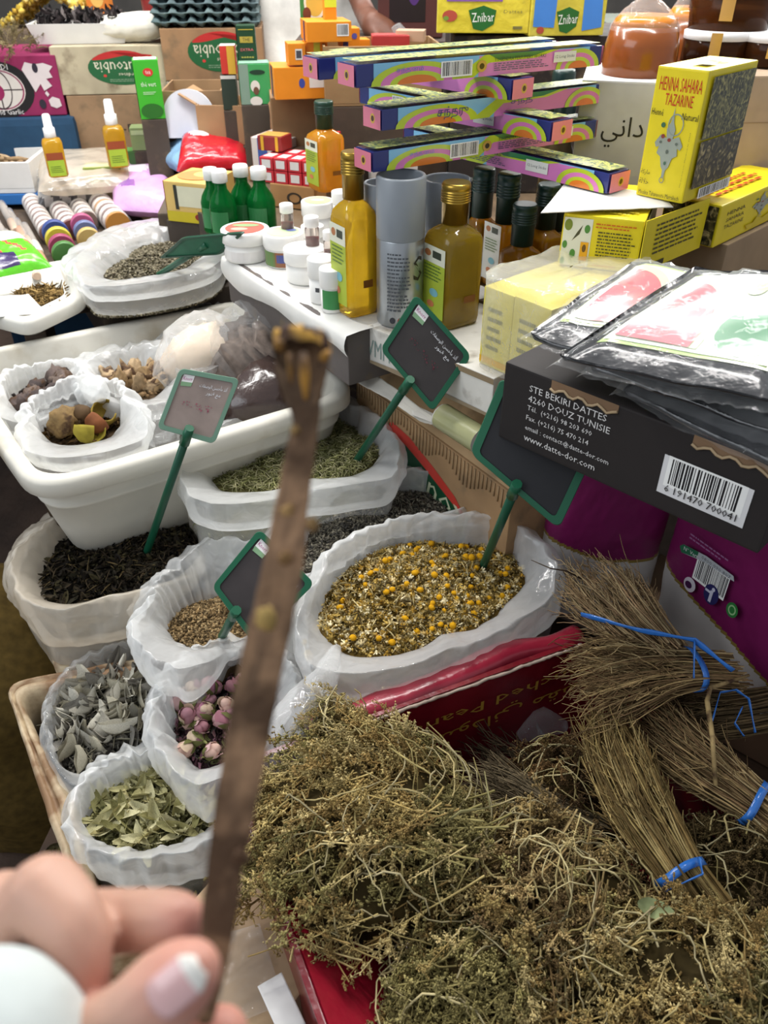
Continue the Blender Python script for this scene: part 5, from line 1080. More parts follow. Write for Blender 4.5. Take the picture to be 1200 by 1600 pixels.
# green bottles with white screw caps
for (bx, by, ty, w, lb) in ((340, 366, 262, 40, 'green bottle with white cap next to the tea carton'), (354, 374, 265, 42, 'green bottle with white cap standing foremost beside the tea carton'), (385, 360, 257, 42, 'green bottle with white cap behind the printed jar lid'), (412, 366, 261, 44, 'green bottle with white cap beside the brown carton')):
    c, r, h = cylfit(bx, by, .99, ty, w); t = thing('green_bottle', lb, 'bottle', c, 0, 'green bottles with white caps'); g = MB(); g.lathe([(r*.9, 0), (r, .005), (r, h*.48), (r*.85, h*.58), (r*.45, h*.72), (r*.42, h*.84)], 26, None, '0f7a34'); g.build('glass_body', 'tint', t)
    k = MB(); k.lathe([(r*.5, h*.82), (r*.56, h*.825), (r*.56, h*.97), (r*.5, h)], 24, None, 'f0efec'); k.build('cap', 'plast', t); s = MB(); s.grid([[((r+.0007)*sin(a), -(r+.0007)*cos(a), z_) for a in np.linspace(-.9, .5, 9)] for z_ in (h*.1, h*.42)], col='2f7a44', smooth=False); s.build('label_wrap', 'prnt', t)
# ------------------------------------------------------------------ incense boxes laid log-cabin fashion
IW, IH, IL = .046, .0268, .43
def rain(s, u, v=-.48, w=.30, h=.86):
    return [(s, 'arch', u, v, w, h, 'b8cc34'), (s, 'arch', u, v, w*.80, h*.78, 'd67ab8'), (s, 'arch', u, v, w*.60, h*.56, 'b8cc34'), (s, 'arch', u, v, w*.44, h*.38, 'd8782a')]
def incense(label, corner, yaw, left, kind, L=IL):
    loc = corner_box(corner, yaw, (L, IW, IH), left)
    it = [('F', 'rect', .0, 0, .88, 1, '7fbce0'), ('F', 'rect', .17, -.02, .42, .96, 'd77fc0'), ('F', 'poly', [(-.14, -.5), (-.02, .5), (.30, .5), (.2, .18), (.0, .12), (-.06, -.5)], 'b8cc34'), ('F', 'poly', [(.0, .5), (.26, .5), (.18, .26), (.04, .22)], '2f7a44')]+rain('F', -.28, -.5, .34, .96)+rain('F', .39, -.5, .20, .96)
    if kind == 0: it += [('F', 'bar', -.13, 0, .11, .62), ('F', 'ell', -.03, 0, .04, .55, 'c8a048'), ('F', 'ell', -.03, 0, .02, .28, '3a2a18'), ('F', 'text', 'YOGENDRA PERFUMERY WORKS', .13, .26, .22, .18, '26303a'), ('F', 'lines', .14, -.1, .24, .4, 4, '4a4a6a'), ('F', 'rect', .325, .12, .10, .5, 'dfe0dc'), ('F', 'text', '12 Long Sticks', .325, .12, .085, .2, '5a5a60'), ('F', 'text', 'சந்தனம்', -.31, .12, .10, .3, '5a7ac0')]
    elif kind == 1: it += [('F', 'text', 'சந்தரு', -.22, .0, .13, .62, '2c3a7c'), ('F', 'text', '\u0b9a\u0ba8\u0ba4', .08, .1, .1, .3, '5a4a9a')]
    else: it += [('F', 'bar', -.26, 0, .06, .6), ('F', 'ell', -.2, 0, .03, .5, 'c8a048'), ('F', 'text', 'PERFUMERY WORKS', -.06, .25, .18, .2, '26303a'), ('F', 'lines', -.05, -.15, .22, .4, 4, '4a4a6a'), ('F', 'rect', .2, .05, .10, .6, 'dfe0dc'), ('F', 'text', '12 Long Sticks', .2, .05, .085, .2, '5a5a60')]
    for s in 'LR': it += [(s, 'rect', 0, 0, .97, .95, 'd8788e'), (s, 'ell', .05, 0, .26, .48, 'c8a040'), (s, 'ell', .05, 0, .16, .28, '4a2c18')]
    it += [('T', 'pic', 0, 0, .985, .93, 'foilpic')]
    return carton('incense_box', label, 'box', (L, IW, IH), loc, yaw, '283070', 'gloss', it, 'incense boxes', .0012)
YA = 1.19
pA = D(583, 270, YA); pB = D(597, 205, YA+.015); pC = D(557, 138, YA-.01)
incense('incense box with barcode resting on the silver cans', pA, R(33), True, 0)
incense('incense box with tamil word in the middle of the stack', pB, R(33), True, 1)
incense('incense box with long address print on top of the stack', pC, R(31), True, 0)
zD = pA.z-IH-.0008; incense('incense box lying across the dark bottle caps', G(948, 303, zD), R(-49), False, 2)
incense('incense box crossing below the tamil one', G(858, 222, pA.z+IH+.0005), R(-49), False, 2)
incense('incense box crossing just under the top one', G(797, 157, pB.z+IH+.0005), R(-49), False, 1)
n_ = Vector((-sin(R(33)), cos(R(33)), 0))
incense('pale green topped incense box at the far side under the top one', pC+n_*.10+Vector((.0, 0, -.002)), R(31), True, 1)
# ------------------------------------------------------------------ henna boxes and paper slip
YE = 'e3cf1e'
def pendant(s, u, v, w, h):
    P = [(0, .5), (.05, .3), (.14, .2), (.10, .08), (.3, .12), (.46, .0), (.40, -.06), (.3, -.04), (.34, -.14), (.2, -.18), (.12, -.32), (.05, -.36), (.04, -.46), (-.04, -.46), (-.05, -.36), (-.12, -.32), (-.2, -.18), (-.34, -.14), (-.3, -.04), (-.40, -.06), (-.46, 0), (-.3, .12), (-.10, .08), (-.14, .2), (-.05, .3)]
    return [(s, 'poly', [(u+a*w, v+b*h) for a, b in P], '98a094'), (s, 'ring', u+.12*w, v+.27*h, .5*w, .3*h, '8a948a', .12), (s, 'ell', u-.28*w, v+.25*h, .14*w, .07*h, '3f6a4a'), (s, 'ell', u, v+.06*h, .12*w, .05*h, '8a3a30'), (s, 'ell', u-.22*w, v+.10*h, .12*w, .06*h, '8a3a30'), (s, 'ell', u, v-.1*h, .09*w, .06*h, '5f685e'), (s, 'ell', u-.26*w, v+.02*h, .09*w, .04*h, '5f685e'), (s, 'ell', u+.26*w, v+.02*h, .09*w, .04*h, '5f685e'), (s, 'ell', u, v-.26*h, .08*w, .05*h, '4a6a54'), (s, 'ring', u, v-.5*h, .16*w, .09*h, '8a8a80', .3)]
c, y, dm = fit((993, 304), (1065, 319), 1.196, 102, .145)
hb = carton('henna_box', 'tall yellow henna box standing on top of the yellow boxes', 'box', dm, c, y, YE, 'prnt', [('F', 'text', 'HENNA SAHARA', .02, .38, .84, .10, 'c2351c'), ('F', 'text', 'TAZARINE', .04, .27, .56, .085, 'c2351c'), ('F', 'text', 'Henné', -.34, .17, .24, .05, '2a2a20'), ('F', 'text', 'Natural', .32, .16, .32, .05, '2a2a20')]+pendant('F', .0, -.06, .62, .56)+
    [('F', 'text', 'Marque Déposée Marrakech N° 69264', .40, -.16, .42, .022, '3a3a2a', pi/2), ('F', 'text', '\uFE94\uFEDB\uFEAD\uFE8E\uFEE3', -.36, -.30, .2, .045, '2a2a20'), ('F', 'text', '\uFE94\uFEDF\uFEFC\uFEA7', -.36, -.37, .2, .045, '2a2a20'), ('F', 'text', 'Moulins Tahanaoute Marrakech', .0, -.46, .86, .035, '2a2a20'),
     ('R', 'pic', .02, .22, .86, .46, 'herbpic'), ('R', 'pic', .02, -.21, .86, .37, 'herbpic2'), ('R', 'bar', .1, -.455, .6, .07), ('T', 'text', 'HENNA', .0, .1, .5, .2, '8a7a18'), ('T', 'rect', .1, -.2, .3, .2, '6a5f18')])
c, y, dm = fit((871, 413), (993, 428), 1.116, 333, .19)
TXT = lambda s, u, v, w, h, n: (s, 'lines', u, v, w, h, n, '4a451a')
hb2 = carton('henna_box', 'yellow henna box lying flat with green star leaves under the tall one', 'box', dm, c, y, YE, 'prnt', [('F', 'rect', -.30, -.02, .36, .92, 'dfe0d2'), ('F', 'ell', -.42, .30, .10, .22, '7a8a30'), ('F', 'poly', [(-.36, .0), (-.30, .18), (-.24, .32), (-.27, .14)], '4a4a30'), ('F', 'ell', -.18, .25, .07, .16, '4f8a3c'), ('F', 'ell', -.44, -.08, .06, .15, '4f8a3c'), ('F', 'ell', -.33, -.24, .07, .17, '4f8a3c'), ('F', 'ell', -.45, -.4, .06, .14, '4f8a3c'), ('F', 'rect', -.19, -.18, .10, .36, 'e8a81c'), ('F', 'ell', -.19, -.12, .05, .15, '6a4a18'), ('F', 'text', 'أ٠د', -.19, -.42, .08, .08, '8a4a10'),
    ('F', 'lines', .17, .34, .5, .12, 2, 'c8641c'), TXT('F', .2, .0, .48, .5, 8), ('F', 'lines', .12, -.42, .36, .06, 1, 'd07a20'), ('R', 'rect', 0, 0, .96, .94, 'b4b4b0'), ('T', 'lines', .1, -.38, .6, .12, 2, '9a8a1c')])
e0, e1 = G(995, 429, 1.116), G(1092, 387, 1.116); dv = e1-e0; yw = math.atan2(dv.y, dv.x)
fl_ = MB().box(dv.length, .0012, .072, Tm((dv.length/2, 0, 0)), .0004, YE).build('flap', 'prnt', hb2, T=Tm(c, rz=y).inverted() @ Tm(e0, rz=yw))
prints(fl_, dv.length, .0014, .072, [('F', 'lines', .55, .08, .76, .62, 7, '45431c'), ('F', 'rect', .3, -.42, .16, .1, '2a2a18')])
c, y, dm = fit((1113, 388), (1230, 330), 1.116, 322, .09); MB().box(dm[0]*.9, .12, .1145, Tm((c.x+.01, c.y+.02, 1.0), rz=y), .002, '9a8468').build('brown_carton', 'card', label='tan carton under the jagged emblem henna box', cat='carton')
carton('henna_box', 'yellow henna box with jagged emblem beside the flat one', 'box', dm, c, y, YE, 'prnt', [('F', 'text', 'HENNA', -.30, .24, .22, .09, '3a3418'), ('F', 'text', 'SAHARA', -.30, .08, .22, .09, '3a3418'), ('F', 'text', 'TAZARINE', -.30, -.08, .24, .09, '3a3418')]+pendant('F', .04, .12, .28, .62)+[('F', 'text', '\uFE80\uFE8E\uFEE8\uFEA4\uFEDF\uFE8D', .36, .3, .2, .12, '2a2818'), ('F', 'text', '\uFE80\uFEAD\uFEA4\uFEBC\uFEDF\uFE8D', .36, .14, .2, .12, '2a2818'),
    ('F', 'poly', [(-.1, -.42), (-.14, -.28), (-.04, -.3), (.0, -.18), (.08, -.28), (.2, -.2), (.24, -.3), (.4, -.22), (.34, -.34), (.4, -.44)], 'cdb81a'), ('L', 'pic', 0, 0, .94, .92, 'herbpic2'), ('T', 'lines', 0, 0, .7, .5, 3, 'b8481c')])
for q, (bl_, br_) in enumerate([((748, 566), (792, 586)), ((792, 586), (846, 612))]):
    c, y, dm = fit(bl_, br_, 1.001, [446, 462][q], .2); carton('wrapped_box', ['pale yellow box inside the clear wrapped bundle, at the bottle side', 'pale yellow box inside the clear wrapped bundle, at the date carton side'][q], 'box', dm, c, y, 'd8c85a', 'prnt', [('F', 'lines', -.05, 0, .5, .6, 5, '8a8440'), ('F', 'rect', 0, -.42, .96, .08, 'd8a818')], 'boxes in the wrapped bundle')
c, y, dm = fit((744, 570), (850, 618), 1.0005, 432, .215); wr = MB(); w, d, h = dm; rows = []
for i in range(19):
    v = i/18; row = []
    for j in range(72):
        a = 2*pi*j/72; e = 7; q = (abs(cos(a))**e+abs(sin(a))**e)**(-1/e); p = Vector((w/2*1.08*q*cos(a), d/2*1.04*q*sin(a), v*h*1.02)); p += Vector((cos(a), sin(a), 0))*.006*crumple(p*1.2, 5.5); p.z += .01*noise.noise(p*22)*v; row.append(p)
    rows.append(row)
for k in (.9, .6, .3, .02): rows.append([Vector((p.x*k, p.y*k, h*1.04+.008*noise.noise(Vector((p.x*30*k, p.y*30*k, 3))))) for p in rows[18]])
wr.grid(rows, True, False, WHITE, 0, True); o = wr.build('film_wrap', 'bagthin', label='crinkled clear film around the bundle of pale yellow boxes', cat='film'); o.location = c; o.rotation_euler = (0, 0, y)
sheet('paper_slip', 'torn white paper slip with pen marks between the yellow boxes', 'paper', [G(845, 333, 1.193), G(885, 284, 1.1945), G(1035, 306, 1.1945), G(1052, 324, 1.193)], 'e2dfda', amp=.003, seed=2, n=16)
# ------------------------------------------------------------------ honey bags, jars and cartons at the right
def upright(xl, xr, topy, Y, zb, d, yaw=0):
    a, b = D(xl, topy, Y), D(xr, topy, Y); w = (b-a).length/max(.4, cos(yaw)); c = (a+b)/2; n = Vector((-sin(yaw), cos(yaw), 0)); h = a.z-zb; c.z = zb; return c+n*d/2, yaw, (w, d, h)
c, y, dm = upright(913, 1040, 127, 1.42, 1.0, .22, R(-14)); hc = c
carton('honey_carton', 'white corrugated carton with arabic word under the honey bag', 'carton', dm, c, y, 'c4c4c6', 'card', [('F', 'text', '\uFEF2\uFEE7\uFE8D\uFEA9', .06, .26, .5, .15, '1c1a1a')])
zc_ = 1.0+dm[2]
c, y, dm = upright(1158, 1290, 118, 1.45, 1.0, .25, R(5)); carton('brown_carton', 'tan cardboard carton behind the tall henna box', 'carton', dm, c, y, 'b8a088', 'card', [('F', 'rect', 0, .28, 1, .006, '9a8064')])
zr_ = 1.0+dm[2]
def honey_bag(label, px, py, w, topy, Y, zb):
    c = D(px, py, Y); c.z = zb; r = w*depth(c)/FPX/2; h = zat(c, topy)-zb; t = thing('honey_bag', label, 'honey bag', c, 0, 'tied bags of honey'); m = MB()
    m.lathe([(r*.7, 0), (r*.95, h*.05), (r, h*.25), (r*.98, h*.42), (r*.88, h*.60)], 28, None, '8a4a1c'); m.build('honey', 'gloss', t); m = MB(); m.lathe([(r*.88, h*.60), (r*.80, h*.66), (r*.70, h*.70)], 28, None, 'd8842a'); m.build('honey_foam', 'gloss', t)
    k = MB(); rows = []
    for i in range(28):
        v = .56+.44*i/27; prof = np.interp(v, [0, .05, .25, .45, .60, .75, .84, .88, .92, 1], [.74, .98, 1.03, 1.01, .92, .6, .26, .18, .26, .42]); rows.append([Vector((cos(a)*r*prof*(1+.06*noise.noise(Vector((cos(a)*3, sin(a)*3, v*3)))+(.12*sin(9*a) if v > .8 else 0)), sin(a)*r*prof*(1+.06*noise.noise(Vector((cos(a)*3, sin(a)*3, v*3)))), v*h)) for a in np.linspace(0, 2*pi, 40, endpoint=False)])
    k.grid(rows, True, False); k.build('plastic_bag', 'clear', t); return t
honey_bag('large tied plastic bag of brown honey in the white carton', 993, 130, 112, -30, 1.5, zc_-.02)
honey_bag('tied plastic bag of amber honey behind the large honey bag', 1068, 110, 90, -50, 1.66, zr_-.05)
for (px, Y, ty, w, zt, lb, cc) in ((1122, 1.60, 66, 104, zr_+.001, 'honey jar with white lid and amber tape behind the henna box', '4a2a14'), (1210, 1.56, 66, 92, zr_+.001, 'honey jar with white lid at the tan carton', '4a2a14'), (1150, 1.62, -30, 122, None, 'large brown jar standing on the white lids', '5c3418')):
    c = D(px, ty, Y); c.z = zt if zt else D(px, 52, Y).z; r = w*depth(c)/FPX/2; h = zat(c, ty)-c.z; h = max(h, .05); t = thing('honey_jar', lb, 'jar', c, 0, 'honey jars'); m = MB(); m.lathe([(r*.85, 0), (r, h*.06), (r, h*.72), (r*.9, h*.8)], 26, None, cc); m.build('glass', 'tint', t); m = MB(); m.lathe([(r*.98, h*.72), (r*1.02, h*.74), (r*1.02, h*.97), (r*.96, h)], 26, None, 'e9e9ea'); m.build('lid', 'plast', t)
    q = MB(); q.grid([[((r*1.03)*sin(a), -(r*1.03)*cos(a), z_*h) for a in (-.55, -.4, -.25)] for z_ in (.3, .72, .98)], col='c89a50'); q.build('tape', 'gloss', t)
# ================================================================== FAR SIDE OF THE STALL
def pillow(label, corners, z, th, colf, seed, mat='packet', name='snack_packet', cat='packet', group=None, amp=.01, n=26):
    """puffy packet over four picked corners (px, py[, z]); colf(u, v) -> colour"""
    W = [G(p[0], p[1], p[2] if len(p) > 2 else z) for p in corners]; c0 = sum(W, Vector())/4; ax = (W[1]-W[0]); ay = (W[3]-W[0]); nm = ax.cross(ay).normalized(); nm = nm if nm.z > 0 else -nm; m = MB(); P = {}
    for sd in (1, -1):
        rows = []
        for i in range(n+1):
            v = i/n; row = []
            for j in range(n+1):
                u = j/n; p = (W[0]*(1-u)+W[1]*u)*(1-v)+(W[3]*(1-u)+W[2]*u)*v; b = (max(0, 1-(2*u-1)**4)*max(0, 1-(2*v-1)**4))**.5; q = p+nm*sd*th*.5*b+nm*b*amp*crumple(p*1.3+Vector((0, 0, sd)), seed, .7); row.append(q-c0)
            rows.append(row)
        k = len(m.f); m.grid(rows if sd > 0 else [r[::-1] for r in rows], col='ffffff')
        for q in range(k, len(m.f)): i = (q-k)//n; j = (q-k) % n; j = j if sd > 0 else n-1-j; m.c[q] = lin(colf((j+.5)/n, (i+.5)/n))
    o = m.build(name, mat, label=label, cat=cat, group=group); o.location = c0; return o
def stripes(*st):
    def f(u, v):
        for cond, col in st:
            if cond(u, v): return col
    return f
T_ = lambda u, v: True
pillow('shiny red packet lying over the light blue one', [(276, 268, 1.0), (392, 262, 1.0), (386, 215, 1.03), (285, 212, 1.06)], 1.0, .07, stripes((lambda u, v: (u-.3)**2/.03+(v-.85)**2/.03 < 1, 'e4dce4'), (lambda u, v: v > .9, '2a3a9a'), (T_, 'c01828')), 3)
pillow('light blue and white packet behind the red one', [(232, 245, .98), (300, 280, .98), (322, 205, 1.06), (255, 195, 1.05)], 1.0, .06, stripes((lambda u, v: v > .72, 'eceef2'), (lambda u, v: .3 < u < .5 and .3 < v < .7, '5a6aa0'), (T_, '8fb8d8')), 5)
pillow('pink packet with white splash beside the tube pots', [(178, 328, .9), (278, 335, .9), (262, 262, .96), (172, 268, .94)], .9, .07, stripes((lambda u, v: u < .12 and v > .4, 'b8283a'), (lambda u, v: (u-.45)**2/.06+(v-.75)**2/.02 < 1, 'f2eaf6'), (lambda u, v: (u-.3)**2/.02+(v-.35)**2/.01 < 1, '9a6ab8'), (T_, 'd8a8dc')), 8)
pillow('bright green and white packet on the left bin edge', [(-40, 440, .90), (82, 416, .90), (30, 366, .93), (-50, 378, .93)], .9, .05, stripes((lambda u, v: v > .62, 'd8e8d0'), (lambda u, v: .3 < u < .6 and .05 < v < .3, '3a2c5a'), (lambda u, v: (u*9+v*7) % 3 < .6 and v > .3, 'd05a4a'), (T_, '5fc028')), 11)
pillow('dark green and cream packet behind the amber bottle', [(500, 150, 1.12), (565, 165, 1.12), (575, 130, 1.18), (505, 118, 1.18)], 1.1, .06, stripes((lambda u, v: v > .45, '1f5a34'), (T_, 'd8d29a')), 14)
pillow('blue and yellow packet beside the pink capped bottles', [(500, 235, 1.04), (565, 232, 1.04), (570, 180, 1.10), (505, 180, 1.09)], 1.04, .05, stripes((lambda u, v: v < .4, '3a9ad0'), (lambda u, v: u < .75, 'd2dc70'), (T_, 'e8e8e0')), 16)
pillow('red and white sweets packet behind the incense boxes', [(790, 200, 1.10), (880, 198, 1.10), (885, 160, 1.14), (800, 160, 1.14)], 1.1, .04, stripes((lambda u, v: v > .55, 'b02030'), (T_, 'd8c0b0')), 19)
pillow('pink and white packet beside the white carton', [(830, 245, 1.07), (910, 250, 1.07), (915, 205, 1.11), (845, 208, 1.11)], 1.07, .05, stripes((lambda u, v: (v*5) % 1 < .45, 'c83a5a'), (T_, 'e8e0e4')), 23)
pillow('crumpled dark plastic packet above the tube pots', [(60, 325, .90), (148, 312, .90), (140, 272, .95), (58, 280, .95)], .9, .06, stripes((lambda u, v: ((u*7+v*3) % 2) < 1, '4a484a'), (T_, 'a8a4a0')), 27, group=None)
pillow('clear crumpled bag beside the spray bottle', [(40, 300, .90), (100, 300, .90), (100, 268, .95), (48, 268, .94)], .9, .05, stripes((T_, 'b8b0a8')), 29, mat='bagthin')
MB().box(.22, .2, .105, Tm((-.43, 2.03, .861), rz=.1), .004, '5a4e42').build('goods_crate', 'oldcard', label='dark crate under the red and light blue packets', cat='carton')
# rows of little pots packed in film tubes
def pots(label, p0, p1, rpx, z, n, cols):
    a, b = G(*p0, z), G(*p1, z); t = thing('pot_tube', label, 'cosmetic pots', a, 0, 'film tubes of little pots'); d = (b-a); L = d.length; d.normalize(); r = rpx*depth(a)/FPX; q = d.to_track_quat('Z', 'Y').to_matrix().to_4x4()
    for i in range(n):
        s = L/n; T = Matrix.Translation(d*s*i) @ q; k = MB(); k.lathe([(r*.9, .001), (r, s*.08), (r, s*.48), (r*.9, s*.52)], 18, T, 'dcd4cc'); k.lathe([(r*.93, s*.52), (r*.93, s*.95)], 18, T, cols[i % len(cols)]); k.build('pot', 'plast', t)
    f = MB(); f.lathe([(r*1.04, 0), (r*1.06, L*.3), (r*1.05, L*.7), (r*1.04, L)], 24, q, WHITE, cap0=False, cap1=False); f.build('film_tube', 'clear', t)
for (p0, p1, r, lb, cc) in (((49, 316), (78, 366), 14, 'film tube of brown and white pots next to the thin tubes', ['7a5850', '8a665c']), ((82, 312), (114, 360), 15, 'film tube of maroon pots with a bright seam', ['6a3c38', '744844']), ((110, 303), (138, 346), 14, 'film tube of grey pots between maroon and amber ones', ['6c5a54', '7a665e']), ((141, 302), (186, 352), 18, 'widest film tube of pots, one of them amber', ['74524c', 'b8803c', '6a4640'])):
    pots(lb, p0, p1, r, .885, 8, cc)
for i, (x, y) in enumerate([(2, 318), (14, 330), (-6, 345), (26, 345), (8, 362), (38, 352), (22, 372), (45, 368), (-4, 385), (34, 388)]):
    a, b = G(x, y, .89), G(x+24, y+44, .89); t = thing('lip_balm_tube', 'slim clear tube with beige cap in the heap at the bin edge', 'tube', a, 0, 'slim clear cosmetic tubes'); d = b-a; r = 6*depth(a)/FPX; q = d.to_track_quat('Z', 'Y').to_matrix().to_4x4(); L = d.length
    g = MB(); g.lathe([(r*.9, 0), (r, .003), (r, L*.68)], 12, q, 'd4ccc4'); g.build('tube', 'tint', t); k = MB(); k.lathe([(r*1.1, L*.68), (r*1.1, L*.97), (r*.9, L)], 12, q, ['cbb09a', 'c49a80', 'd8d0c4'][i % 3]); k.build('cap', 'plast', t)
for (cx, cy, r, cols, lb) in ((86, 362, 20, ['3a4c88', 'c0b23c', '9a4060', '4a7a3c'], 'stack of blue, yellow, pink and green lids'), (128, 350, 18, ['b0587e', '6a749c', 'c0a464'], 'stack of pink and blue lids')):
    t = None
    for i, cc in enumerate(cols):
        a = G(cx+i*5, cy+i*11, .895); rr = r*depth(a)/FPX
        if t is None: t = thing('lid_stack', lb, 'lids', a, 0, 'stacks of coloured lids'); o0 = a; d = (G(cx+20, cy+44, .895)-a).normalized(); q = d.to_track_quat('Z', 'Y').to_matrix().to_4x4()
        k = MB(); k.lathe([(rr*.9, 0), (rr, .003), (rr, .016), (rr*.92, .02)], 22, Matrix.Translation(a-o0) @ q, cc); k.build('lid', 'plast', t)
# spray bottles of oil
def spray(label, bx, by, topy, w, z):
    c, r, h = cylfit(bx, by, z, topy, w); t = thing('spray_bottle', label, 'bottle', c, R(20), 'oil spray bottles'); g = MB(); g.lathe([(r*.9, 0, 4), (r, .004, 4), (r, h*.55, 4), (r*.85, h*.61, 3), (r*.4, h*.64, 2)], 24, None, 'e6b830'); g.build('glass_body', 'oil', t)
    k = MB(); k.lathe([(r*.55, h*.63), (r*.58, h*.64), (r*.58, h*.78), (r*.42, h*.80), (r*.40, h*.97), (r*.3, h)], 20, None, 'efefee'); k.build('spray_cap', 'plast', t)
    prints(t, 2*r*1.01, 2*r*1.01, h, [('F', 'rect', 0, -.34, .8, .26, 'a9c43c'), ('F', 'rect', 0, -.15, .8, .12, '9a4a28'), ('F', 'lines', 0, -.36, .6, .12, 4, '5a7a2a')]); return t
spray('oil spray bottle with white nozzle at the blue cloth', 93, 277, 178, 30, .985); spray('oil spray bottle with white nozzle beside the green tea box', 187, 262, 155, 32, .985)
pillow('small heap of bagged goods the spray bottles stand on', [(60, 300, .945), (210, 288, .945), (210, 240, .955), (60, 245, .955)], .9, .07, stripes((T_, '8a8478')), 33, mat='bagold', name='goods_bag')
# matchbox-like packets stacked on a small carton
c, y, dm = fit((424, 322), (492, 330), 1.0, 286, .12); carton('small_carton', 'small brown carton with a black frame mark under the red packets', 'carton', dm, c, y, 'b08454', 'card', [('F', 'ring', .05, -.05, .34, .5, '3a3028', .3)])
zt = 1.0+dm[2]; ub = Vector((cos(y), sin(y), 0)); nb = Vector((-sin(y), cos(y), 0)); mw = .028
for k, (i, j, l) in enumerate([(i, j, l) for l in range(2) for i in range(4) for j in range(2)]):
    p = c+ub*(-.06+i*.0345)+nb*(-.035+j*.05); p.z = zt+.0005+l*.0265; carton('red_packet', 'little red and white packet in the %s %s row on the small carton' % (['lower', 'upper'][l], ['front', 'rear'][j]), 'packet', (.032, .045, .025), p, y, 'c8303a', 'prnt', [('F', 'rect', 0, 0, .66, .66, 'e2dcd8'), ('T', 'rect', 0, 0, .7, .7, 'e0c8c4'), ('R', 'rect', 0, 0, .7, .6, 'd8d0d0'), ('L', 'rect', 0, 0, .7, .6, 'd8d0d0')], 'little red and white packets', .001)
zt2 = zt+.054
for (dx, dy, w_, d_, h_, cc, lb, it) in ((-.075, .015, .06, .05, .03, '8a2a28', 'maroon box with yellow bands on the packet stack', [('F', 'rect', -.3, 0, .12, 1, 'd8a82c'), ('F', 'rect', .3, 0, .12, 1, 'd8a82c'), ('T', 'rect', 0, 0, .9, .9, 'c08a40')]), (.05, .02, .05, .05, .042, 'c83040', 'red and white box on the packet stack', [('F', 'rect', -.15, .1, .3, .6, 'e8e0dc'), ('F', 'ell', .2, -.1, .3, .5, '6a9a4a'), ('T', 'lines', 0, 0, .8, .8, 3, 'e0dcd8')])):
    p = c+ub*dx+nb*dy; p.z = zt2+.0005; carton('small_box', lb, 'box', (w_, d_, h_), p, y, cc, 'prnt', it)
c, y, dm = fit((396, 262), (452, 268), 1.03, 214, .12); carton('soap_box', 'white and blue box behind the maroon banded box', 'box', dm, c, y, 'd8cfc8', 'prnt', [('F', 'rect', -.2, 0, .26, 1, '3a5aa0'), ('F', 'ell', .25, 0, .4, .6, 'c8a888'), ('L', 'rect', 0, 0, 1, 1, 'd0a8a0'), ('T', 'rect', -.2, 0, .3, .9, '6a88b8')])
MB().box(.13, .13, .03, Tm((c.x, c.y, 1.0), rz=y), .003, 'a07a4c').build('card_pad', 'card', label='folded brown card under the white and blue box', cat='carton')
c, y, dm = fit((264, 345), (330, 352), .96, 282, .13); carton('tea_carton', 'small yellow and orange tea carton beside the green bottles', 'box', dm, c, y, 'd8b468', 'prnt', [('F', 'rect', .1, .15, .7, .5, 'd8d4b8'), ('F', 'rect', -.24, .12, .08, .6, '2a2a22'), ('F', 'rect', 0, -.36, 1, .26, 'c8b420'), ('F', 'ell', .3, -.34, .3, .2, '8a2a20'), ('L', 'rect', 0, 0, 1, 1, 'b88a50'), ('T', 'ell', 0, 0, .9, .7, 'd88a50'), ('T', 'ell', .1, .1, .5, .4, 'b8c070')])
MB().box(.13, .12, .098, Tm((c.x, c.y, .861), rz=y), .003, '4a4038').build('goods_crate', 'oldcard', label='dark crate under the tea carton and green bottles', cat='carton')
MB().box(.2, .15, .126, Tm((-.30, 1.83, .861), rz=R(-50)), .003, '4a4038').build('goods_crate', 'oldcard', label='dark crate below the four green bottles', cat='carton')
# ------------------------------------------------------------------ boxes in the back row
c, y, dm = fitY((-60, 182), (96, 163), 2.55, 88, .3, R(10)); carton('garlic_carton', 'magenta carton with world map and round emblem', 'carton', dm, c, y, '8a2050', 'card', [('F', 'ell', -.06, -.05, .62, .95, '1a1718'), ('F', 'ell', -.06, -.05, .46, .70, 'cfc8c0'), ('F', 'ring', -.06, -.05, .44, .67, '8a2050', .06), ('F', 'rect', -.06, -.05, .012, .66, '3a2a2c'), ('F', 'rect', -.06, -.05, .42, .02, '3a2a2c'), ('F', 'ring', -.06, -.05, .22, .66, '3a2a2c', .08), ('F', 'ell', -.1, -.08, .16, .3, '8a2050'), ('F', 'text', 'SAMADI', -.06, .33, .24, .09, 'e4e0dc'), ('F', 'text', 'World Garlic', -.06, -.42, .34, .09, 'e4e0dc'),
    ('F', 'poly', [(.18, .28), (.22, .4), (.3, .36), (.38, .38), (.46, .32), (.42, .24), (.44, .14), (.38, .12), (.42, .0), (.34, -.08), (.32, .04), (.26, -.1), (.22, .1)], 'cfc4c4'), ('F', 'poly', [(.36, -.24), (.40, -.18), (.46, -.22), (.47, -.34), (.42, -.38), (.37, -.34)], 'cfc4c4'), ('F', 'ell', .30, .30, .05, .16, '2a2430'), ('F', 'ell', .30, -.30, .06, .16, '2a2430'), ('F', 'poly', [(.34, -.12), (.36, -.08), (.38, -.14), (.36, -.18)], 'cfc4c4')])
zg = c.z+dm[2]; gc = c
c2, y2, dm2 = upright(-80, 100, 172, 2.60, 0, .35, R(10)); MB().box(dm2[0], dm2[1], c.z-.002, Tm((c.x, c.y, 0), rz=R(10)), .02, '1c3f5c').build('blue_cloth_stack', 'cloth', label='stack draped in dark blue cloth under the magenta carton', cat='cloth')
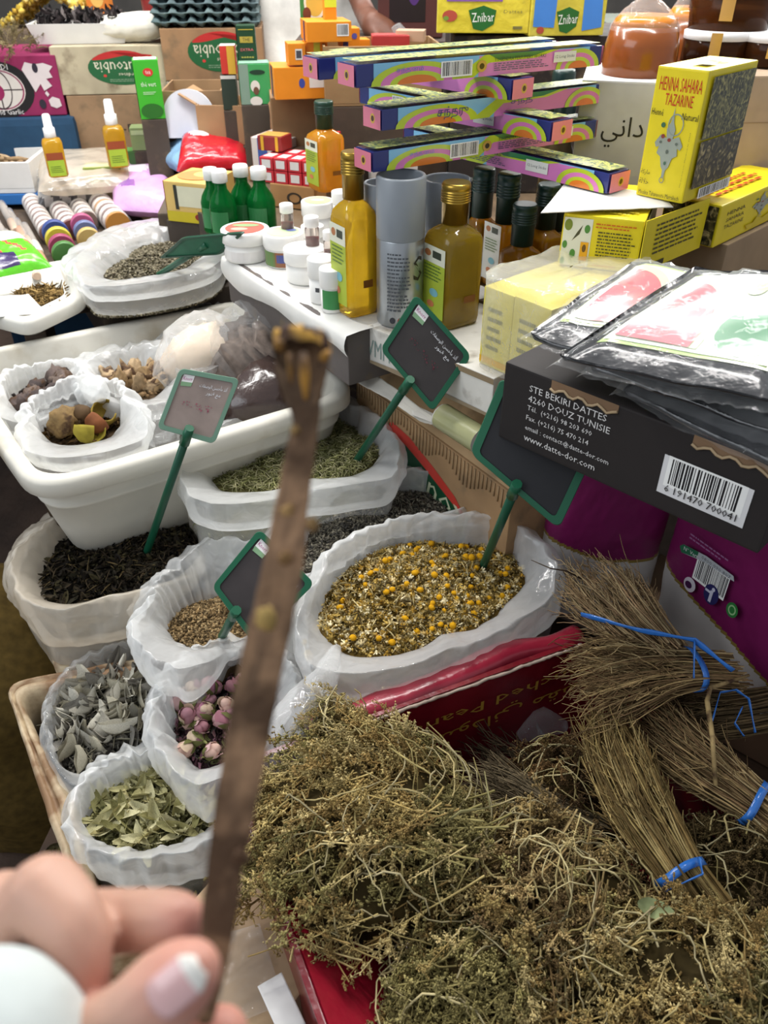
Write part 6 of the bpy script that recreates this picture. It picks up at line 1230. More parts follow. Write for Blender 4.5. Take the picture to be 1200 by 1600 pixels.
c, y, dm = fitY((96, 147), (257, 128), 2.6, 72, .3, R(8)); carton('sardine_carton', 'pale worn carton with upside-down green oval', 'carton', dm, c, y, 'b3a78c', 'oldcard', OVAL('F', .12, .05, .62, .72)); k1 = c; kd = dm
c, y, dm = upright(103, 262, 140, 2.58, 0, .32, R(8)); MB_ = dm; carton('brown_carton', 'brown carton under the pale worn one', 'carton', (dm[0]*.98, .3, k1.z-.002), Vector((k1.x+.01, k1.y, 0)), R(8), '8a6e52', 'oldcard', [('F', 'text', 'H-EU', .05, .42, .34, .02, '2c2622')])
c, y, dm = fitY((262, 125), (412, 105), 2.62, 44, .3, R(6)); carton('sardine_carton', 'brown carton with upside-down green oval under the egg trays', 'carton', dm, c, y, '9a7654', 'oldcard', OVAL('F', .08, .05, .66, .78)); k2 = c; k2d = dm
MB().box(dm[0], .3, c.z-.002, Tm((c.x, c.y, 0), rz=R(6)), .004, 'a89c8c').build('brown_carton', 'card', label='pale carton with tape under the brown oval carton', cat='carton')
# open carton with a white round sheet
c, y, dm = fitY((262, 215), (352, 205), 2.35, 142, .2, R(4)); open_box('open_carton', 'open brown carton holding a white rounded sheet', 'carton', dm, c, y, '9a7a58', 'card', .005); q = MB(); n = 26
q.add([(-dm[0]*.45+dm[0]*.9*(.5-.5*cos(pi*i/n)), 0, dm[2]*1.02*max(0, sin(pi*i/n))**.6) for i in range(n+1)], [tuple(range(n+1))], 'd6d8e0'); o = q.build('foam_disc', 'paper', label='white rounded foam sheet leaning on the open carton', cat='sheet'); o.location = c+Vector((0, -.125, .005)); o.rotation_euler = (-.12, 0, y); o.modifiers.new('t', 'SOLIDIFY').thickness = .01
MB().box(.24, .2, c.z-.862, Tm((c.x, c.y, .861), rz=.05), .004, '4a4036').build('goods_crate', 'oldcard', label='dark crate under the open carton with the white sheet', cat='carton')
c, y, dm = fitY((312, 226), (432, 212), 2.3, 165, .16, R(-4)); open_box('open_carton', 'torn open brown carton behind the red packet', 'carton', dm, c, y, 'a5825c', 'card', .005, flaps=[('L', .05, 60)]); MB().box(.28, .2, c.z-.862, Tm((c.x, c.y, .861), rz=-.06), .003, '5a4a3a').build('goods_crate', 'oldcard', label='dark crate under the torn open carton', cat='carton')
# tea boxes
def tbox(label, bl, br, Y, topy, d, col, it, yaw=0, name='tea_box', sup=None):
    c, y, dm = fitY(bl, br, Y, topy, d, R(yaw)); carton(name, label, 'box', dm, c, y, col, 'prnt', it, bev=.0015)
    if sup: MB().box(dm[0]*1.02, d*1.05, c.z-sup-.002, Tm((c.x, c.y, sup+.001), rz=R(yaw)), .003, '4c4238').build('goods_crate', 'oldcard', label='dark support under the '+label.split(' with')[0].split(' standing')[0], cat='carton')
tbox('bright green tea box with red oval standing by the pale carton', (222, 186), (258, 184), 2.3, 94, .06, '3fae2c', [('F', 'ell', .05, .3, .4, .14, 'c8302c'), ('F', 'text', 'tea', .05, .3, .2, .06, 'f0e4dc'), ('F', 'text', 'thé vert', .0, .1, .6, .08, 'e4f0dc'), ('F', 'ell', 0, -.36, .9, .26, '2a6a24'), ('L', 'rect', 0, 0, 1, 1, '2f7a34'), ('T', 'rect', 0, 0, .9, .9, 'd8e4d4'), ('F', 'lines', 0, -.05, .5, .06, 2, 'c8e4c0')], 14, sup=.86)
tbox('tall dark green tea box with gold bands behind the robe', (374, 100), (402, 100), 2.25, 40, .05, '173c22', [('F', 'rect', 0, .14, .7, .16, 'a8963c'), ('F', 'text', 'THE', 0, .14, .4, .09, '2a2a18'), ('F', 'text', 'EXTRA', 0, -.12, .7, .07, 'c8606a'), ('F', 'text', '*****', 0, -.32, .7, .05, 'd8c85a'), ('F', 'rect', 0, .4, .8, .02, 'b8a83c'), ('L', 'rect', 0, 0, 1, 1, '35503a')], 6)
tbox('green tea box with a turbaned head picture below the tall one', (378, 163), (424, 158), 2.2, 100, .07, '3f9a58', [('F', 'rect', -.34, 0, .3, 1, '7a9484'), ('F', 'ell', .1, .3, .5, .12, '1c3a2a'), ('F', 'ell', .0, -.05, .3, .3, 'd8d4cc'), ('F', 'ell', .02, -.16, .18, .2, '6a4a38'), ('F', 'ell', 0, -.42, .4, .24, 'd8d4cc'), ('L', 'rect', 0, 0, 1, 1, '8a9a90'), ('T', 'rect', 0, 0, .95, .9, '8fb8a0')], 8, sup=.998)
tbox('red and yellow box beside the dark green tea box', (347, 116), (370, 114), 2.3, 72, .05, 'c8382c', [('F', 'rect', .2, 0, .5, 1, 'd8a83a'), ('T', 'rect', 0, 0, 1, 1, 'd8d0c8')], 6)
tbox('dark narrow box under the red and yellow one', (350, 172), (372, 168), 2.3, 118, .06, '2c3a30', [('F', 'rect', 0, .45, 1, .1, 'd0ccc4')], 6, sup=.998)
tbox('clear green glass case between packets', (208, 235), (242, 230), 2.42, 200, .06, '7a8a5c', [('F', 'rect', 0, .3, .9, .2, 'a8b48a')], 8, name='glass_case', sup=.86)
tbox('light green box behind the light blue packet', (240, 232), (292, 225), 2.42, 188, .06, '7cc878', [('F', 'rect', -.35, .1, .2, .4, 'b8342c')], 6, name='soap_box', sup=.86)
tbox('small dark green box lying before the glass case', (200, 262), (262, 256), 2.42, 236, .06, '35602c', [('T', 'rect', 0, 0, .9, .8, '4f8a44'), ('F', 'rect', .2, 0, .3, .5, '2a3a6a')], 10, name='soap_box', sup=.86)
tbox('flat yellow-green box at the foot of the spray bottle', (135, 285), (190, 281), 2.3, 262, .06, '8a9a4c', [('T', 'rect', 0, 0, .9, .8, 'd8d89a'), ('F', 'rect', .2, 0, .3, .6, '3a4a34')], 10, name='soap_box')
# orange pill-like boxes
OR = 'e08a1e'
for (bl, br, Y, ty, d, lb, it) in (((432, 155), (506, 140), 2.0, 105, .10, 'orange box lowest in the orange stack', [('F', 'rect', .35, .05, .3, .4, 'e8e4dc'), ('F', 'ell', .05, .0, .12, .3, '3a4a9a'), ('L', 'rect', 0, 0, .3, 1, '2a2a5a')]), ((452, 102), (478, 98), 2.0, 68, .06, 'small orange box with white square code in the stack', [('F', 'rect', .1, .0, .4, .5, 'd8d8d0'), ('F', 'rect', .1, .0, .3, .35, '4a4a50')]), ((480, 100), (512, 94), 2.02, 66, .06, 'orange box with lime stripe in the stack', [('F', 'rect', 0, 0, .3, 1, 'c0c83a')]), ((482, 66), (548, 46), 2.0, 34, .11, 'wide orange box with barcode on top of the stack', [('F', 'bar', .3, .1, .24, .5), ('L', 'rect', .1, 0, .15, 1, '2a2a6a')]), ((535, 75), (562, 68), 2.05, 44, .06, 'orange box with blue band at the end of the stack', [('F', 'rect', -.3, 0, .3, 1, '2a2a70'), ('F', 'ell', .2, .1, .3, .3, '5a5ab0')]), ((548, 82), (578, 74), 2.08, 62, .05, 'orange box lying low beside the robe', [('F', 'rect', 0, -.3, 1, .3, 'e0dcd0')]), ((508, 34), (526, 30), 2.05, -2, .03, 'small orange and lime box standing on the stack', [('F', 'rect', 0, .3, 1, .35, 'c8dc3a')])):
    tbox(lb, bl, br, Y, ty, d, OR, it, 12, 'medicine_box')
c, y, dm = fitY((440, 200), (505, 190), 2.08, 152, .12, R(8)); MB().box(.19, .16, c.z+dm[2]-1.0, Tm((c.x+.02, c.y+.03, .999), rz=.14), .003, '8a6a48').build('brown_carton', 'card', label='brown carton under the orange boxes', cat='carton')
tbox('picture tin with yellow plate leaning on the orange stack', (470, 38), (512, 36), 2.12, -30, .02, '3f7a3a', [('F', 'ell', .05, 0, .8, .8, 'd8d4c8'), ('F', 'ell', .05, 0, .64, .64, 'c8a848'), ('F', 'ell', -.25, -.25, .3, .3, '6a3420')], 0, 'picture_box')
c, y, dm = fitY((510, 165), (690, 140), 1.98, 72, .2, R(6)); open_box('open_carton', 'open brown carton behind the incense stack', 'carton', dm, c, y, '94764f', 'card', .005); oc = c; ocd = dm
MB().box(.3, .2, c.z-.999, Tm((c.x, c.y, .9985), rz=.1), .003, '4a3c30').build('goods_crate', 'oldcard', label='dark crate under the open carton behind the incense', cat='carton')
tbox('flat red box lying in the open carton', (582, 72), (640, 66), 2.08, 56, .06, 'a83434', [('T', 'rect', 0, 0, .9, .8, 'b84a48')], 4, 'flat_box')
tbox('pale card box beside the flat red one', (618, 66), (662, 62), 2.1, 48, .05, 'b89880', [], -8, 'flat_box')
# pump bottles with pink caps
for (bx, by, ty, w, cc, lb) in ((580, 205, 142, 24, 'd85a9c', 'clear bottle with pink cap at the end of the row'), (600, 206, 138, 26, 'd85a9c', 'clear bottle with pink cap next to the white capped one'), (632, 214, 146, 28, 'ececec', 'clear bottle with white cap among the pink ones'), (634, 190, 132, 28, 'd85a9c', 'clear bottle with pink cap behind the white capped one'), (660, 200, 136, 27, 'd85a9c', 'clear bottle with pink cap under the incense boxes')):
    c, r, h = cylfit(bx, by, 1.10, ty, w); t = thing('pump_bottle', lb, 'bottle', c, 0, 'clear bottles with coloured caps'); g = MB(); g.lathe([(r*.8, 0), (r*.92, .003), (r*.92, h*.5), (r*.7, h*.62), (r*.6, h*.68)], 20, None, 'a8c0dc'); g.build('bottle_body', 'tint', t); k = MB(); k.lathe([(r*.95, h*.66), (r, h*.67), (r, h*.96), (r*.92, h)], 20, None, cc); k.build('cap', 'plast', t)
p = G(620, 215, 1.10); MB().box(.24, .30, .098, Tm((p.x+.01, p.y+.06, .999), rz=.3), .003, 'd4d0cc').build('white_carton', 'card', label='white carton under the pink capped bottles', cat='carton')
sheet('paper_sheet', 'white leaflet lying behind the lowest incense box', 'paper', [G(600, 232, 1.09), G(690, 238, 1.09), G(700, 212, 1.09), G(620, 205, 1.09)], 'd4d4d4', amp=.004, seed=41)
# wooden pestles and a small glass jar
for (bx, by, ty, w, lb) in ((432, 212, 152, 22, 'wooden pestle head beside the golden bottle'), (482, 172, 120, 22, 'wooden pestle head behind the golden bottle')):
    c, r, h = cylfit(bx, by, 1.08, ty, w); m = MB(); m.lathe([(r*.8, 0), (r, h*.1), (r*.9, h*.6), (r*.98, h*.85), (r*.6, h*.98), (r*.1, h)], 18, None, 'b88a64'); o = m.build('wooden_pestle', 'wood', label=lb, cat='pestle'); o.location = c
c, r, h = cylfit(436, 160, 1.12, 128, 18); t = thing('glass_jar', 'small glass jar with white lid beside the turban tea box', 'jar', c); m = MB(); m.lathe([(r*.9, 0), (r, .004), (r, h*.7)], 16, None, 'b0b4bc'); m.build('glass', 'tint', t); m = MB(); m.lathe([(r*1.02, h*.68), (r*1.02, h*.96), (r*.9, h)], 16, None, 'dcdcd8'); m.build('lid', 'plast', t)
MB().box(.2, .26, .08, Tm((-.16, 2.0, .999), rz=.1), .003, '6a5442').build('goods_crate', 'oldcard', label='dark crate under the pestles and golden bottle', cat='carton')
# yellow nut bags hung with blue tape
c, y, dm = fitY((682, 52), (824, 56), 1.95, -40, .12, R(-3)); carton('yellow_pack', 'yellow printed pack with green leaf logo above the incense', 'packet', dm, c, y, 'e0cc3c', 'packet', [('F', 'poly', [(-.1, -.42), (-.16, -.1), (.0, -.02), (.14, -.1), (.12, -.34), (.0, -.46)], '2a6a2c'), ('F', 'text', 'Znibar', 0, -.22, .24, .16, 'f0f0e4', .08), ('F', 'ell', -.36, -.2, .16, .2, 'b8503c'), ('F', 'ell', -.40, -.24, .06, .08, '7a9a3a'), ('F', 'text', 'Dattes', .32, -.12, .2, .06, '8a8040'), ('F', 'rect', -.1, .1, .6, .1, '8a5aa0'), ('F', 'rect', .38, -.40, .1, .05, '7a7240')])
c, y, dm = fitY((826, 56), (946, 34), 1.95, -40, .12, R(8)); carton('yellow_pack', 'yellow printed pack crossed by two blue tapes', 'packet', dm, c, y, 'd8c848', 'packet', [('F', 'poly', [(-.1, -.42), (-.16, -.1), (.0, -.02), (.14, -.1), (.12, -.34), (.0, -.46)], '2a6a2c'), ('F', 'text', 'Znibar', 0, -.22, .26, .16, 'f0f0e4', .08), ('F', 'poly', [(-.46, -.34), (-.18, -.36), (-.16, .5), (-.46, .5)], '4a8ad8'), ('F', 'poly', [(.2, -.42), (.46, -.36), (.42, .5), (.18, .5)], '4a8ad8'), ('F', 'ell', -.36, -.4, .1, .12, 'b8503c')])
MB().box(.42, .3, D(760, 54, 1.95).z-1.0-.003, Tm((.36, 2.12, .999)), .004, '2c2420').build('goods_crate', 'oldcard', label='dark crate under the yellow packs', cat='carton')
for i, (px, py, Y, w, lb) in enumerate([(878, 116, 1.62, 40, 'dark green cap of a bottle under the top incense box'), (882, 150, 1.6, 38, 'dark capped bottle behind the incense stack')]):
    c = D(px, py+30, Y); h = .2; c.z = 1.0; h = D(px, py-8, Y).z-1.0; r = w*1.3/FPX/2; t = thing('dark_bottle', lb, 'bottle', c, 0, 'dark capped bottles'); m = MB(); m.lathe([(r*1.2, 0), (r*1.3, .004), (r*1.3, h*.6), (r*.8, h*.72), (r*.8, h*.8)], 20, None, '6a5a3a'); m.build('glass_body', 'tint', t); m = MB(); m.lathe([(r, h*.78), (r, h*.98), (r*.9, h)], 20, None, '16302a'); m.build('cap', 'plast', t)
# things on the top of the back cartons
tz = k1.z+kd[2]; r = thing('foam_tray', 'white foam tray of black dried pods on the pale carton', 'tray', (k1.x-.07, k1.y-.03, tz+.001), R(8)); w, d, h = .28, .17, .05
m = MB(); m.grid([[Vector((x*w/2*k, y_*d/2*k, z_)) for x, y_ in ((-1, -1), (1, -1), (1, 1), (-1, 1))] for k, z_ in ((.86, 0), (1, h), (.94, h), (.82, .008))], True, False, 'dcdad6', 0, False); m.f += [(0, 1, 2, 3)[::-1], (12, 13, 14, 15)]; m.m += [0, 0]; m.c += [lin('dcdad6')]*2; m.s += [False]*2; m.build('tray', 'plast', r)
pts = np.stack([rng.uniform(-.12, .12, 260)+k1.x-.07, rng.uniform(-.06, .06, 260)+k1.y-.03, tz+.04+rng.uniform(0, .035, 260)], 1); V, F, C = scat(pts, LEAFS, (.02, .04), ['1c1a1c', '2a2626', '3a3232', '6a6260'], .8); npmesh('dried_pods', V, F, C, 'leaf', label='black dried pods heaped on the foam tray', cat='dried pods', kind='stuff')
c0 = D(88, 8, 3.08); m = MB(); pts = np.stack([rng.normal(0, .09, 900)+c0.x, rng.uniform(-.08, .08, 900)+c0.y, np.zeros(900)], 1); pts[:, 2] = c0.z-.06+.10*np.exp(-((pts[:, 0]-c0.x)/.11)**2)+rng.uniform(-.01, .01, 900)
V, F, C = scat(pts, [t_bud(.45)], (.018, .032), ['c8a83c', 'd8bc58', 'b8943a', 'e0cc80'], 1); npmesh('golden_raisins', V, F, C, 'herb', label='heap of golden dried fruit behind the foam tray', cat='dried fruit', kind='stuff')
MB().box(.42, .22, c0.z-.06, Tm((c0.x, c0.y, 0)), .01, '6a5a4a').build('fruit_crate', 'card', label='crate under the heap of golden dried fruit', cat='crate')
crumpled('cloth_bundle', 'folded white cloth bundle on the pale carton', 'cloth', [D(165, 44, 2.68), D(200, 42, 2.68), D(245, 38, 2.68)], [.03, .032, .028], 'cloth', 51, .4, col='dcd8cc')
c = D(258, 46, 2.75); m = MB(); m.lathe([(.05, 0), (.055, .005), (.06, .13), (.064, .132), (.064, .145), (.06, .15)], 22, None, '9c1f1c'); o = m.build('red_tub', 'plast', label='red plastic tub beside the egg trays', cat='tub'); o.location = c
et = k2.z+k2d[2]
for l in range(4):
    r = thing('egg_tray', 'grey-green moulded egg tray, %s of the stack on the oval carton' % ['lowest', 'second lowest', 'second from top', 'topmost'][l], 'tray', (k2.x-.01, k2.y-.02, et+.002+l*.022), R(6), 'stacked egg trays'); nx, ny = 30, 24; rows = [[Vector((-.15+.30*i/nx, -.13+.26*j/ny, .014+.014*sin(i/nx*12*pi)*sin(j/ny*10*pi))) for i in range(nx+1)] for j in range(ny+1)]
    m = MB(); m.grid(rows, col=['5f7476', '66797a', '5a6c70', '6a7a78'][l]); o = m.build('moulded_sheet', 'card', r); o.modifiers.new('t', 'SOLIDIFY').thickness = .003
c0 = D(15, 45, 2.6); r = thing('herb_bunch', 'dry grass bunch on top of the magenta carton', 'herb bunch', (c0.x, c0.y, zg)); n = 60; u = rng.normal(0, 1, (n, 3)); u /= np.linalg.norm(u, axis=1)[:, None]; u[:, 2] = abs(u[:, 2]); V, F, C = place(SPRIG, u*np.array([.05, .04, .03])+np.array([0, 0, .01]), u+rng.normal(0, .4, (n, 3)), np.tile([0, 0, 1.0], (n, 1))+.01, (.04, .08), ['8c7e5a', '7a6c48', 'a0926c', '6a6040'], .2); npmesh('sprigs', V, F, C, 'herb', r, kind='stuff')
tbox('orange printed packet behind the golden fruit', (138, 22), (172, 20), 3.06, -30, .05, 'c8742c', [('F', 'ell', 0, 0, .6, .6, 'd8b060')], 0, 'orange_packet')
# foam box with roots
c = G(20, 300, .90); r_ = open_box('foam_crate', 'white foam crate of dry roots with a blue base', 'box', (.30, .2, .08), Vector((c.x-.08, c.y+.06, .905)), R(4), 'd8d6d2', 'plast', .012); MB().box(.31, .21, .028, Tm((c.x-.08, c.y+.06, .8755), rz=R(4)), .003, '2f6cb0').build('blue_tray', 'plast', label='blue plastic tray under the white foam crate', cat='tray')
for i in range(14):
    a = Vector((c.x-.08+random.uniform(-.11, .11), c.y+.06+random.uniform(-.05, .05), .955+random.uniform(0, .02))); d = Vector((random.uniform(-1, 1), random.uniform(-.6, .6), random.uniform(-.1, .6))).normalized()*.045; m = MB(); m.tube([a-d, a+d*.2+Vector((0, 0, .004)), a+d], [.006, .008, .005], 7, random.choice(['a88e6c', '947a5a', 'b89e7c'])); m.build('dry_root', 'bark', label='stubby dry root in the white foam crate', cat='root', group='roots in the foam crate')
# ------------------------------------------------------------------ left tray roots, far sack
S9 = sack('white rolled plastic sack of grey-brown cumin with a green sign', [(165, 438), (200, 405), (260, 382), (318, 368), (335, 388), (300, 412), (240, 432), (190, 442)], .905, [(122, 420), (145, 384), (190, 358), (255, 345), (320, 350), (348, 385), (330, 415), (260, 434), (185, 444), (135, 444)], .945, [(116, 436), (140, 378), (188, 354), (255, 341), (324, 346), (356, 388), (340, 424), (260, 446), (185, 456), (125, 456)], .915, .872, 11.3, bodymat='bagthin', amp=.008, dome=.008, basek=.97)
heap(S9, 'cumin_seed', 'grey-brown cumin in the far rolled sack', 'dried herb', '3e382c', [scat(spots(S9, 3200, side=2600), [t_bud(.26)], (.008, .013), ['6e6654', '7e7664', '56503f', '8e8670', '48422f'], .5)])
MB().box(.34, .26, .1, Tm((S9.c[0], S9.c[1], .770), rz=.5), .004, '4a4036').build('goods_crate', 'oldcard', label='dark crate under the far cumin sack', cat='carton')
pts = np.array([list(G(min(98, max(25, random.gauss(66, 18))), min(482, max(452, random.gauss(467, 9))), .888)) for _ in range(900)]); V, F, C = scat(pts, [t_needle(.06, .1), t_needle(.05, -.1)], (.025, .05), ['7a6238', '8a7044', '5c4826', '9a8050', '4a3a20'], .3); npmesh('dried_roots', V, F, C, 'herb', label='tangle of dry brown roots in the shallow tray', cat='dried roots', kind='stuff')
sheet('paper_sheet', 'white printed paper hanging over the back of the large bin', 'paper', [G(-30, 500, .90), G(72, 488, .90), G(45, 462, .905), G(-40, 466, .905)], 'e6e4e2', amp=.008, seed=61)
# ------------------------------------------------------------------ bags in the white bin
def chunk(name, label, cat, S_or, pal, size, group, n, box=None, lift=.0, elong=1.0, z=None):
    for i in range(n):
        p = Vector(spots(S_or, 1, lift, .88)[0]) if S_or else Vector(G(random.uniform(box[0], box[2]), random.uniform(box[1], box[3]), z))
        s = random.uniform(*size); m = MB(); m.blob((s*elong, s, s*.8), None, random.choice(pal), amp=.55, freq=2.2, seg=14, rings=9, seed=random.uniform(0, 50)); o = m.build(name, 'bark', label=label, cat=cat, group=group); o.location = p; o.rotation_euler = (random.uniform(0, 3), random.uniform(0, 3), random.uniform(0, 6))
B1 = sack('white plastic bag of dried peels standing foremost in the bin', [(60, 682), (78, 658), (145, 632), (180, 638), (188, 672), (160, 690), (100, 698)], .80, [(30, 680), (48, 648), (100, 624), (180, 620), (222, 645), (226, 682), (160, 704), (90, 712), (50, 706)], .855, [(28, 692), (44, 644), (98, 620), (182, 616), (228, 642), (234, 692), (160, 722), (88, 728), (40, 716)], .83, .69, 12.5, amp=.009, name='plastic_bag', group='bags standing in the white bin', dome=.004, basek=.92)
heap(B1, 'peel_crumbs', 'dark crumbs at the bottom of the peel bag', 'dried herb', '3a2c1c', [scat(spots(B1, 260), LEAFS, (.012, .022), ['5a4426', '6a5230', '3a2a18'], .7)])
chunk('dried_fruit', 'round tan dried fruit in the foremost bin bag', 'dried fruit', None, ['9a7e50', '8a7048'], (.028, .030), 'round dried fruit in the bin bag', 1, (98, 660, 100, 662), z=.825)
for (x, y, s, rot, lb) in ((140, 672, .026, (-.5, .3, .4), 'yellow-green curled peel half in the foremost bin bag'), (162, 645, .026, (.5, -.3, 1.4), 'brown-edged curled peel half behind the yellow one'), (152, 660, .022, (1.2, .2, 2.4), 'reddish peel shard between the curled halves'), (125, 650, .022, (1.6, .5, 3.4), 'dark peel shard at the back of the foremost bin bag')):
    rows = [[Vector((s*sin(ph)*cos(th), s*sin(ph)*sin(th)*.85, -s*cos(ph)*.9)) for th in np.linspace(0, 4.9, 15)] for ph in np.linspace(.1, 1.9, 9)]; m = MB(); m.grid([[p*(1+.1*noise.noise(p*90)) for p in rw] for rw in rows], col={'y': '9a8c34', 'b': '8a7430', 'r': '7a4a2c', 'd': '5a4630'}[lb[0]]); o = m.build('dried_peel', 'leaf', label=lb, cat='peel'); o.modifiers.new('t', 'SOLIDIFY').thickness = .0025; o.location = G(x, y, .825); o.rotation_euler = rot
B2 = sack('plastic bag of dark stony lumps at the back of the bin', [(18, 640), (30, 612), (70, 600), (122, 600), (130, 622), (80, 632), (45, 650)], .80, [(2, 650), (5, 612), (50, 588), (112, 574), (140, 595), (138, 622, .81), (85, 632, .81), (40, 662, .82)], .845, [(-4, 665), (0, 608), (48, 583), (114, 569), (146, 592), (144, 628, .79), (88, 638, .79), (45, 680, .80)], .81, .69, 13.7, amp=.009, name='plastic_bag', group='bags standing in the white bin', dome=.002, basek=.95)
heap(B2, 'stone_dust', 'dark dust between the stony lumps', 'dried herb', '2c2624', [scat(spots(B2, 150), [t_bud(.4)], (.008, .014), ['4a423e', '3a3230'], .9)])
chunk('stony_lump', 'dark grey-brown stony lump in the back bin bag', 'lump', B2, ['6a5c56', '5a4e4a', '7a6a60', '4c4240'], (.018, .028), 'dark stony lumps', 14, lift=.012)
B3 = sack('white plastic bag of pale knobbly roots in the bin', [(168, 615), (185, 592), (225, 585), (258, 592), (252, 615), (215, 628)], .80, [(122, 590), (140, 562), (190, 545), (255, 540), (285, 560), (278, 600), (258, 625, .82), (205, 632, .82), (150, 615)], .845, [(116, 602), (134, 558), (188, 541), (257, 536), (292, 558), (286, 615), (262, 634, .79), (205, 640, .79), (140, 628)], .81, .69, 14.9, amp=.011, name='plastic_bag', group='bags standing in the white bin', dome=.003, basek=.95)
heap(B3, 'root_crumbs', 'brown crumbs between the knobbly roots', 'dried herb', '4a3a28', [scat(spots(B3, 150), [t_bud(.4)], (.008, .014), ['8a7050', '6a543a'], .9)])
chunk('knobbly_root', 'pale knobbly ginger-like root in the bin bag', 'root', B3, ['b09470', 'a0845e', 'bca27e', '8e7450'], (.014, .019), 'knobbly roots in the bin bag', 16, lift=.01, elong=1.9)
B4 = sack('clear plastic bag of yellow resin at the bin corner', [(305, 530), (318, 510), (350, 505), (362, 520), (345, 540), (320, 545)], .80, [(262, 555), (268, 520), (300, 495), (355, 488), (372, 510), (362, 550), (330, 575), (290, 580)], .845, [(258, 568), (262, 515), (298, 490), (358, 483), (380, 508), (372, 565), (330, 592), (285, 595)], .80, .69, 16.1, mat='bagthin', amp=.011, name='plastic_bag', group='bags standing in the white bin', dome=.003)
heap(B4, 'resin_dust', 'yellow resin dust in the corner bag', 'dried herb', '6a5a20', [scat(spots(B4, 120), [t_bud(.4)], (.008, .014), ['9a8a2c', 'b0a040'], .9)])
chunk('resin_lump', 'yellow resin lump in the corner bin bag', 'lump', B4, ['c0a428', 'a8962c', 'd0b83c'], (.012, .018), 'yellow resin lumps', 10, lift=.01)
crumpled('wrapped_stone', 'pale peach stone wrapped in thin white plastic behind the worn sign', 'stone', [G(268, 590, .80), G(305, 560, .84), G(335, 545, .83), G(348, 540, .80)], [.03, .05, .05, .03], 'skin', 71, .25, col='d8c4ac')
crumpled('thin_plastic', 'thin white plastic over the peach stone', 'plastic bag', [G(262, 600, .81), G(300, 556, .845), G(338, 540, .835), G(352, 545, .80)], [.03, .056, .056, .035], 'bagthin', 73, .4)
crumpled('tied_bag', 'clear tied bag of grey pods leaning on the bin rim', 'plastic bag', [G(412, 610, .76), G(405, 560, .84), G(400, 520, .875), G(408, 480, .91), G(418, 452, .95)], [.05, .075, .065, .035, .02], 'clear', 75, .45)
crumpled('grey_pods', 'mass of grey-brown pods inside the clear tied bag', 'dried pods', [G(412, 612, .765), G(406, 565, .83), G(402, 530, .86), G(408, 500, .885)], [.045, .066, .056, .03], 'herb', 77, .9, col='6c6058', rings=60, n=40)
crumpled('dark_bag', 'dark brown plastic bag between tied bag and bin rim', 'plastic bag', [G(360, 640, .77), G(405, 630, .80), G(450, 610, .80), G(490, 590, .80)], [.04, .055, .055, .03], 'packet', 79, .5, col='3c2e2a')
crumpled('plastic_twist', 'white knotted plastic beside the knobbly roots', 'plastic bag', [G(135, 600, .83), G(150, 612, .85), G(165, 620, .84)], [.008, .022, .012], 'bag', 81, .5)
crumpled('plastic_twist', 'crinkled clear plastic tucked right of the foremost bin bag', 'plastic bag', [G(240, 640, .83), G(250, 665, .84), G(262, 690, .82)], [.02, .035, .02], 'clear', 83, .5)
# yellowish grain sack in the dark under the bin
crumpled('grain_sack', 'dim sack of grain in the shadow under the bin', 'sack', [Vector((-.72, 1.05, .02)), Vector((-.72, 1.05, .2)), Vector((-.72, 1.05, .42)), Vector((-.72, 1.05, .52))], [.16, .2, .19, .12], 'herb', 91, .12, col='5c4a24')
# ------------------------------------------------------------------ the stallholder behind the goods
def capw(chains):
    bm = bmesh.new()
    for ch in chains:
        for x, y, z, r in cat([tuple(q) for q in ch], 8): bmesh.ops.create_icosphere(bm, subdivisions=2, radius=r, matrix=Matrix.Translation((x, y, z)))
    me = bpy.data.meshes.new('tmp'); bm.to_mesh(me); bm.free(); return me
sx = D(492, 60, 2.95); hx = D(585, 40, 2.45); X, Y = sx.x, sx.y
per = thing('person', 'stallholder in a white robe handling goods behind the orange boxes', 'person', (X, Y, 0)); inv = Matrix.Translation(-Vector(per.location))
robe = fuse(capw([[(X, Y+.02, .08, .17), (X, Y+.02, .5, .165), (X, Y+.02, .95, .16), (X, Y+.02, 1.2, .165), (X, Y+.02, 1.42, .15)], [(X-.06, Y+.02, 1.0, .12), (X-.06, Y+.02, 1.42, .12)], [(X+.06, Y+.02, 1.0, .12), (X+.06, Y+.02, 1.42, .12)], [(X-.12, Y+.0, 1.43, .075), (X-.12, Y-.08, 1.2, .065), (X-.06, Y-.2, 1.12, .055)], [(X+.14, Y+.02, 1.43, .075), (X+.17, Y-.12, 1.43, .066), (hx.x-.06, Y-.28, 1.43, .056)]]), .014, 6)
robe.materials.append(M['cloth']); ca = robe.color_attributes.new('Col', 'FLOAT_COLOR', 'POINT'); ca.data.foreach_set('color', np.tile(np.array([*lin('dcd9d2'), 1], dtype=np.float32), len(robe.vertices))); robe.transform(inv); link('robe', robe, per)
H = [[(hx.x-.08, Y-.28, 1.43, .034), (hx.x-.03, Y-.36, hx.z+.025, .030), (hx.x, hx.y, hx.z, .036)], [(hx.x, hx.y, hx.z, .036), (hx.x+.03, hx.y-.01, hx.z-.015, .034)]]
for k in range(4): H.append([(hx.x+.03, hx.y-.03+k*.018, hx.z-.01+.004*k, .012), (hx.x+.062, hx.y-.045+k*.018, hx.z-.022-.004*k, .010), (hx.x+.082, hx.y-.055+k*.018, hx.z-.045-.003*k, .009)])
H.append([(hx.x-.005, hx.y-.03, hx.z-.01, .014), (hx.x+.02, hx.y-.055, hx.z-.03, .012), (hx.x+.045, hx.y-.06, hx.z-.045, .010)])
L0 = (X-.06, Y-.22, 1.12); H2 = [[(L0[0]-.03, L0[1], L0[2], .034), (L0[0]+.05, L0[1]-.02, L0[2], .034)]]
